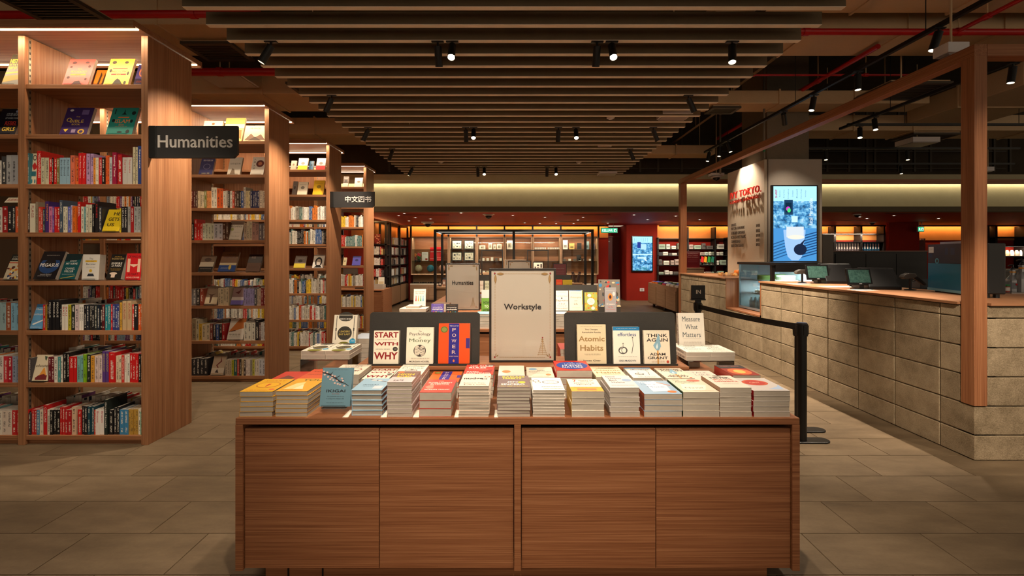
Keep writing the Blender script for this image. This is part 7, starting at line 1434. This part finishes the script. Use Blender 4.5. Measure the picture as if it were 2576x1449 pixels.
shelf_item('framed_teardown', 'framed display of black device parts on the tube shelf', 'frame', 1340, 1367, 630, 657, 1.02, (26, 24, 22), [('r', .08, .08, .92, .92, (206, 190, 172)), ('r', .18, .2, .3, .55, (30, 28, 28)), ('o', .24, .3, .05, .05, (226, 222, 210)), ('r', .4, .6, .6, .75, (40, 36, 36)), ('r', .72, .45, .86, .82, (40, 30, 28)), ('r', .5, .2, .66, .28, (60, 50, 46)), ('r', .4, .42, .6, .5, (110, 100, 90)), ('r', .74, .2, .88, .26, (90, 80, 70))], .04, 10.5)
shelf_item('framed_teardown', 'left half of a pale framed display behind the post', 'frame', 1277, 1286, 640, 656, 1.02, (36, 32, 30), [('r', .08, .08, .92, .92, (200, 170, 160)), ('r', .5, .2, .8, .5, (60, 50, 50))], .04, 10.6)
shelf_item('framed_teardown', 'right half of a pale framed display behind the post', 'frame', 1290, 1309, 640, 656, 1.02, (36, 32, 30), [('r', .05, .08, .95, .92, (200, 170, 160)), ('o', .55, .45, .2, .25, (60, 50, 50)), ('o', .55, .45, .1, .12, (120, 110, 110))], .04, 10.6)
t = empty('wooden_block', (X(1293, 10.6), 10.6, .72), label='wooden block carrying the two pale framed displays', cat='block'); MB().box(-.18, .18, -.05, .12, .0, .30, LWX).build('body', t, bevel=.004); MB().box(-.17, .17, -.054, -.05, .02, .28, LWX).build('face', t)
poster('dark red text board on the framed table, The Story', X(1408.5, 10.2), 10.2, .735, 34 / F * 10.2, 56 / F * 10.2, [('t', 'The Story of Kraft', .5, .78, .72, .05, (226, 170, 160))] + [('l', .15, .66 - .1 * q, .85, 3, (190, 90, 90)) for q in range(4)] + [('r', 0, .0, 1, .22, (110, 16, 34)), ('o', .78, .1, .1, .06, (190, 120, 110))], (146, 18, 34), (36, 20, 20), .012, 'text_board')
for i, (px_, rr) in enumerate(((1446, -12), (1453, 12))):
    t = empty('leather_case', (X(px_, 10.3), 10.3, .80), label='%s leaning dark leather case on the framed table' % ('left', 'right')[i], cat='case'); MB().box(-.025, .025, -.06, .06, 0, .24, flat((46, 26, 20), .5)).build('body', t, (0, 0, .01), (0, R(rr), 0), bevel=.004); MB().box(-.027, .027, -.062, .062, .18, .19, flat((150, 120, 90), .4)).build('band', t, (0, 0, .01), (0, R(rr), 0))
t = empty('wooden_holder', (X(1450, 10.3), 10.3, .72), label='low wooden holder under the two leather cases', cat='holder'); MB().box(-.13, .13, -.08, .08, 0, .08, LWX).build('body', t, bevel=.003); MB().box(-.12, .12, -.084, -.08, .03, .05, flat((70, 40, 26), .5)).build('plate', t)
for i, (px_, c) in enumerate(((1107, (60, 44, 36)), (1117, (150, 110, 90)), (1120, (46, 50, 60)))): shelf_item('photo_card', '%s small card at the left end of the framed table' % colour_name(c), 'card', px_ - 4, px_ + 4, 690, 702 + 4 * i, .72, c, [('r', .2, .3, .8, .7, (200, 190, 180))], .02, 10.2 + .1 * i)
# ---- black bookcases on the left side of the red room
def black_case(label, x0, x1, y0, y1, side):
    t = empty('metal_bookcase', (x0, y0, 0), label=label, cat='bookcase'); wx, wy = x1 - x0, y1 - y0
    if side: ps = [(wx - .04, q) for q in (0, wy * .5 - .03, wy - .06)] + [(0, q) for q in (0, wy * .5 - .03, wy - .06)]
    else: ps = [(q, 0) for q in (0, wx * .5 - .03, wx - .06)] + [(q, wy - .05) for q in (0, wx * .5 - .03, wx - .06)]
    for a, b in ps: MB().box(a, a + .05, b, b + .06, 0, 2.28, BKM).build('upright', t)
    MB().box(0, wx, 0, wy, 2.28, 2.32, BKM).build('top_rail', t)
    for z in (.62, .86, 1.16, 1.44, 1.72): MB().box(.0, wx, .0, wy, z - .03, z, BKM).build('shelf', t)
    MB().box(.02, wx - .0, .02, wy - .02, .06, .56, LW).build('base_cabinet', t)
    if side:
        for q in range(2): MB().box(wx, wx + .015, .02 + q * wy / 2, -.02 + (q + 1) * wy / 2, .08, .54, LW).build('door', t)
    else:
        for q in range(2): MB().box(.02 + q * wx / 2, -.02 + (q + 1) * wx / 2, -.015, 0.02, .08, .54, LWX).build('door', t)
black_case('black metal bookcase facing the aisle behind the farthest wooden one', -4.6, -3.30, 11.9, 12.2, False)
black_case('black metal bookcase along the left wall of the red room', -3.62, -3.30, 12.25, 14.3, True)
PAL_R = [(226, 220, 206), (214, 206, 190), (200, 60, 50), (236, 230, 220), (60, 54, 54), (206, 180, 120), (190, 190, 186), (150, 120, 90)]
for z in (.86, 1.16, 1.44, .62): stuff_row(-4.5, -3.4, 11.93, z, PAL_R, .15, .22, .02, .05, .2)
for z in (.62, .86, 1.16, 1.44, 1.72):
    y = 12.35
    while y < 14.2:
        tk = random.uniform(.02, .06); h = random.uniform(.14, .21); c = random.choice(PAL_R); n0 = len(STUFF.f)
        a, b = -3.50, -3.335 + random.uniform(-.02, .01); sm = spine_mat(True)
        STUFF.face([(b, y, z), (b, y + tk, z), (b, y + tk, z + h), (b, y, z + h)], sm, [(0, 0), (1, 0), (1, 1), (0, 1)])
        z2 = (0, 0), (.001, 0), (.001, .001), (0, .001)
        STUFF.face([(a, y, z), (b, y, z), (b, y, z + h), (a, y, z + h)], sm, z2); STUFF.face([(a, y + tk, z), (a, y + tk, z + h), (b, y + tk, z + h), (b, y + tk, z)], sm, z2); STUFF.face([(a, y, z + h), (b, y, z + h), (b, y + tk, z + h), (a, y + tk, z + h)], pages_mat())
        STUFF_COL.extend([(*srgb(*c), random.random())] * (len(STUFF.f) - n0)); y += tk + (.0 if random.random() < .85 else .12)
shelf_item('art_print', 'red patterned print on top of the black bookcase', 'print', 942, 957, 580, 605, 1.72, (130, 40, 40), [('o', random.random(), random.random(), .1, .06, random.choice([(190, 120, 90), (90, 20, 24), (206, 160, 130)])) for _ in range(24)], .03, 12.0)
t = display_table(-4.9, -2.62, 9.17, 10.0 - .17, 'plain wooden display cabinet past the farthest bookcase', .08)
board('charcoal board on the cabinet past the farthest bookcase', -3.3, -2.92, 9.5, TT)
upright('white upright book on the cabinet past the bookcases', 951, 966, 697, (226, 216, 196), [('r', .1, .1, .9, .6, (206, 180, 140)), ('l', .2, .8, .8, 1, (120, 110, 100))], 9.4, TT + .02, .02, 6)
stack('grey pile on the cabinet past the farthest bookcase', -2.76, .2, 0, 4, 9.3, .2, (110, 100, 96), None, None, zt=.82, group='books past the bookcases')
# ---- exit signs
def exit_sign(label, x0, x1, y0, y1, Y, body, pict):
    w_ = (X(x1, Y) - X(x0, Y)) / 2; h = Z(y0, Y) - Z(y1, Y); t = empty('exit_sign', (X((x0 + x1) / 2, Y), Y, Z(y1, Y)), label=label, cat='sign')
    MB().box(-w_, w_, 0, .04, 0, h, flat((200, 210, 204), .5)).build('housing', t)
    s = MB().box(-w_ + .012, w_ - .012, -.002, 0, .012, h - .012, emit((.02, .42, .20), .8)).build('face', t)
    global PRINTMAT
    PRINTMAT = glow_fn(.8); mb = MB(); print_items(mb, [('t', body, .5 - .12 * bool(pict) if len(body) > 2 else .28, .5, .66 if len(body) > 2 else .34, .6, (226, 250, 236), .02), ('r', .78 if len(body) > 2 else .56, .2, .94, .82, (226, 250, 236)), ('p', [(.83, .25), (.86, .45), (.82, .6), (.88, .7), (.9, .5), (.91, .25)] if len(body) > 2 else [(.66, .25), (.72, .45), (.64, .6), (.78, .72), (.82, .5), (.86, .25)], (10, 120, 70))], lambda u, v, l: ((u - .5) * 2 * (w_ - .012), -.002 - l * 4, .012 + v * (h - .024))); PRINTMAT = flat; mb.build('lettering', s)
    for s_ in (-.5, .5): MB().tube((s_ * w_, .02, h), (s_ * w_, .02, 2.374 - Z(y1, Y)), .006, STL, 6).build('hanger', t)
exit_sign('green lit exit sign reading KELUAR over the dark doorway', 1512, 1554, 573, 586, 13.6, 'KELUAR', True)
exit_sign('small green lit exit sign over the cafe back bar', 2309, 2325, 570, 583, 13.0, 'R', True)
t = empty('wall_socket', (X(1615, 14.29), 14.285, Z(733, 14.28)), label='white wall socket low on the red pier', cat='socket'); MB().box(-.07, .07, 0, .012, 0, .1, WH).build('plate', t, bevel=.003); MB().box(-.04, .04, -.004, 0, .03, .07, flat((150, 146, 140), .5)).build('outlets', t)
MB().box(3.30, 3.33, 15.06, 15.08, 1.2, 1.28, WH).build('light_switch', label='small white switch beside the dark doorway', cat='switch')
# ---- stationery wall right of the pier
SWX0, SWX1, SWY = X(1654, 14.2), X(1834, 14.2), 14.2
sw = empty('stationery_shelf', (SWX0, SWY, 0), label='black wall shelving full of stationery left of the column', cat='shelving'); w_ = SWX1 - SWX0
for x_ in (0, w_ * .42, w_ * .80, w_ - .04): MB().box(x_, x_ + .04, 0, .3, 0, 2.3 if 0 < x_ < w_ * .9 else 1.98, BKM).build('upright', sw)
for z in (.5, .82, 1.12, 1.42, 1.62, 1.95): MB().box(0, w_, 0, .3, z - .02, z, BKM).build('shelf', sw)
n = 0
for z, ys in ((1.62, .2), (1.42, .13), (1.12, .18), (.82, .14)):
    x = SWX0 + .06
    while x < SWX1 - .1 and n < 49:
        ww = random.uniform(.07, .22); h = random.uniform(.07, ys); n += 1
        c = random.choice(((206, 206, 190), (190, 200, 190), (226, 220, 210), (90, 84, 80), (170, 150, 140), (60, 56, 60), (214, 210, 196), (150, 170, 150), (120, 126, 110)))
        t = empty('pencil_case', (x + ww / 2, SWY + .06, z), label='%s item counted along the stationery shelves, %s' % (ORD[n] if n < 50 else 'late', colour_name(c)), cat='stationery', group='stationery on the black shelves')
        MB().box(-ww / 2, ww / 2, 0, .12, 0, h, flat(c, .6)).build('body', t, bevel=.012); MB().box(-ww * .4, ww * .4, -.002, 0, h * .3, h * .7, flat(tuple(int(v * .7) for v in c), .6)).build('panel', t)
        x += ww + random.uniform(.01, .05)
for i, (px_, c) in enumerate(((1767, (200, 40, 40)), (1775, (222, 150, 40)), (1784, (40, 140, 60)), (1793, (36, 110, 90)))):
    t = empty('hanging_pouch', (X(px_, 14.15), 14.15, 1.22), label='%s leather pouch hanging on the stationery shelving' % ('red', 'amber', 'green', 'teal')[i], cat='pouch', group='hanging pouches'); MB().prism([(-.05, -.0), (.03, -.03), (.05, .15), (-.02, .17)], 0, .03, 'y', flat(c, .5)).build('body', t); MB().tube((0, .015, .16), (0, .015, .22), .004, BKM, 6).build('cord', t)
poster('dark red planner board behind the far pergola post', X(1743, 13.1), 13.1, Z(674, 13.1), 36 / F * 13.1, 43 / F * 13.1, [('t', 'The 2024 Planners:', .5, .86, .8, .07, (230, 170, 160)), ('t', 'Where Tradition', .5, .75, .75, .07, (230, 170, 160)), ('t', 'Meets Innovation', .5, .64, .8, .07, (230, 170, 160))] + [('l', .15, .52 - .12 * q, .85, 4, (180, 90, 90)) for q in range(2)], (130, 14, 26), (60, 20, 20), .01, 'text_board', True)
t = empty('planner_stand', (X(1743, 13.1), 13.2, 0), label='plinth carrying the dark red planner board', cat='plinth'); MB().box(-.3, .3, -.15, .15, .06, Z(674, 13.1) - .012, LWX).build('body', t); MB().box(-.32, .32, -.17, .17, Z(674, 13.1) - .012, Z(674, 13.1), LWX).build('top', t); MB().box(-.26, .26, -.12, .12, 0, .06, BKM).build('kick', t)
# ---- rolling cart with pens
rc = empty('rolling_cart', (3.80, 10.6, 0), label='wooden rolling cart of pens and samples before the pergola post', cat='cart'); CW_, CL_ = 1.0, 2.2
MB().box(0, CW_, 0, CL_, .10, .60, LW).build('body', rc)
for q in range(3): MB().box(-.015, 0, .02 + q * CL_ / 3, -.02 + (q + 1) * CL_ / 3, .12, .57, wood('y', 'light')).build('door', rc)
MB().prism([(0, .60), (CW_, .60), (CW_, .66), (0, .66)], -.01, CL_ + .01, 'y', LW).build('top', rc)
for (a, b) in ((.1, .2), (.1, 1.1), (.1, 2.0), (.9, .2), (.9, 2.0)): MB().tube((a - .02, b, .05), (a + .02, b, .05), .05, BKM, 16).build('caster', rc)
for i in range(26):
    a, b = .08 + .12 * (i % 4), .10 + .30 * (i // 4); c = random.choice(((226, 190, 60), (226, 120, 50), (230, 220, 200), (90, 130, 160), (190, 60, 70), (60, 100, 60), (236, 232, 220)))
    t = empty('sample_box', (3.80 + a, 10.6 + b, .66), label='%s little sample box counted on the rolling cart' % ORD[i + 1], cat='sample', group='sample boxes on the rolling cart'); MB().box(-.05, .05, -.11, .11, 0, .04, flat(c, .5)).build('tray', t); MB().box(-.03, .03, -.09, .09, .04, .052, flat(tuple(min(255, v + 30) for v in c[::-1]), .5)).build('content', t)
for i, c in enumerate(((150, 60, 110), (226, 130, 110), (196, 50, 50), (226, 160, 50), (222, 130, 60))):
    t = empty('key_fob', (3.80 + .28 + .055 * i, 10.75, .78), label='%s leather fob hanging on the cart rack, %s' % (('plum', 'pink', 'red', 'amber', 'orange')[i], ORD[i + 1]), cat='fob', group='leather fobs'); MB().lathe([(.004, 0), (.022, .01), (.022, .09), (.012, .12)], flat(c, .4), 12).build('body', t); MB().tube((0, 0, .12), (0, 0, .145), .004, STL, 6).build('ring', t)
t = empty('fob_rack', (3.80 + .39, 10.78, .66), label='low rack holding the leather fobs on the cart', cat='rack'); MB().box(-.16, .16, 0, .02, .24, .26, LWX).build('bar', t); MB().box(-.16, -.14, 0, .02, 0, .24, LWX).build('leg', t); MB().box(.14, .16, 0, .02, 0, .24, LWX).build('leg', t)
t = empty('notebook_display', (3.80 + .6, 11.2, .66), label='leaning blue and orange notebooks on the rolling cart', cat='notebooks'); MB().box(-.16, .0, 0, .03, 0, .34, flat((40, 70, 120), .5)).build('blue_notebook', t, (0, 0, .02), (R(-25), 0, 0)); MB().box(.02, .12, 0, .03, 0, .26, flat((226, 80, 40), .5)).build('orange_notebook', t, (0, 0, .02), (R(-25), 0, 0)); MB().box(-.2, .16, -.05, .2, 0, .016, LWX).build('holder', t)
# ---- binder shelves seen over the back bar
t = empty('binder_shelf', (X(2062, 14.2), 14.2, 0), label='black shelving with grey and blue binders over the back bar', cat='shelving'); w_ = X(2228, 14.2) - X(2062, 14.2)
for x_ in (0, .22 * w_, .62 * w_, w_ - .06): MB().box(x_, x_ + .06, 0, .3, 0, 2.33, BKM).build('upright', t)
for z in (.9, 1.30, 1.54, 1.85, 2.10): MB().box(0, w_, 0, .3, z - .025, z, BKM).build('shelf', t)
n = 0
for (a, b, c1, z) in ((2098, 2166, (120, 108, 112), 1.85), (2170, 2222, (40, 96, 130), 1.85)):
    x = X(a, 14.2)
    while x < X(b, 14.2) - .05:
        n += 1; q = empty('binder', (x, 14.25, 1.85 - .31 + .004), label='%s tall %s binder counted along the shelf over the back bar' % (ORD[n], 'grey' if c1[0] > 100 else 'blue'), cat='binder', group='binders over the back bar')
        MB().box(0, .055, 0, .2, 0, .27, flat(c1, .5)).build('body', q); MB().box(.012, .043, -.002, 0, .08, .24, flat((226, 214, 200), .5)).build('spine_label', q); x += .085
for i in range(30):
    px_ = 2098 + i * 4.1; c = random.choice(((226, 214, 190), (236, 230, 216))) if px_ < 2160 else random.choice(((190, 50, 50), (50, 80, 160), (222, 150, 40), (60, 140, 80), (130, 60, 130), (226, 200, 80)))
    q = MB().box(0, .04, 0, .16, 0, random.uniform(.12, .2), flat(c, .5)).box(.006, .034, -.001, 0, .03, .09, flat(tuple(int(v * .8) for v in c), .5)).build('notebook', None, (X(px_, 14.2), 14.24, 1.304), label='%s thin notebook on the lower shelf over the back bar' % ORD[i + 1], cat='notebook', group='thin notebooks over the back bar')
light_area('binder_light', (X(2145, 14.1), 14.12, 2.08), (R(30), 0, 0), 1.6, .03, 14, WARM2)
t = empty('far_shelf', (X(2484, 14.2), 14.2, 0), label='black shelving at the right edge behind the post', cat='shelving')
for x_ in (0, .25, 1.15): MB().box(x_, x_ + .07, 0, .3, 0, 2.33, BKM).build('upright', t)
for z in (1.40, 1.72, 2.0): MB().box(0, 1.6, 0, .3, z - .03, z, BKM).build('shelf', t)
for i in range(8):
    c = ((206, 180, 140), (226, 220, 206), (190, 170, 150), (236, 230, 220))[i % 4]; q = MB().lathe([(.05, 0), (.055, .08), (.04, .16), (.02, .18)], flat(c, .5), 12).build('small_parcel', None, (X(2484, 14.2) + .12 + .15 * i, 14.3, 1.403), label='%s pale jar on the shelf at the right edge' % ORD[i + 1], cat='jar', group='pale jars at the right edge')
light_area('far_shelf_light', (X(2484, 14.1) + .7, 14.15, 1.68), (R(20), 0, 0), 1.3, .03, 8, WARM2)
# ---- all remaining rows of spines, too many and small to count
me = STUFF.mesh('shelved_books'); at = me.attributes.new('tint', 'FLOAT_COLOR', 'FACE'); at.data.foreach_set('color', [v for c in STUFF_COL for v in c])
put('shelved_books', me, label='rows and stacks of further books on bookcases and display tables', cat='books', kind='stuff')
bpy.data.objects.remove(_fo)
dup = {k: v for k, v in LABELS.items() if len(v) > 1}
for k, v in list(dup.items())[:40]: print('DUP LABEL', k, len(v))
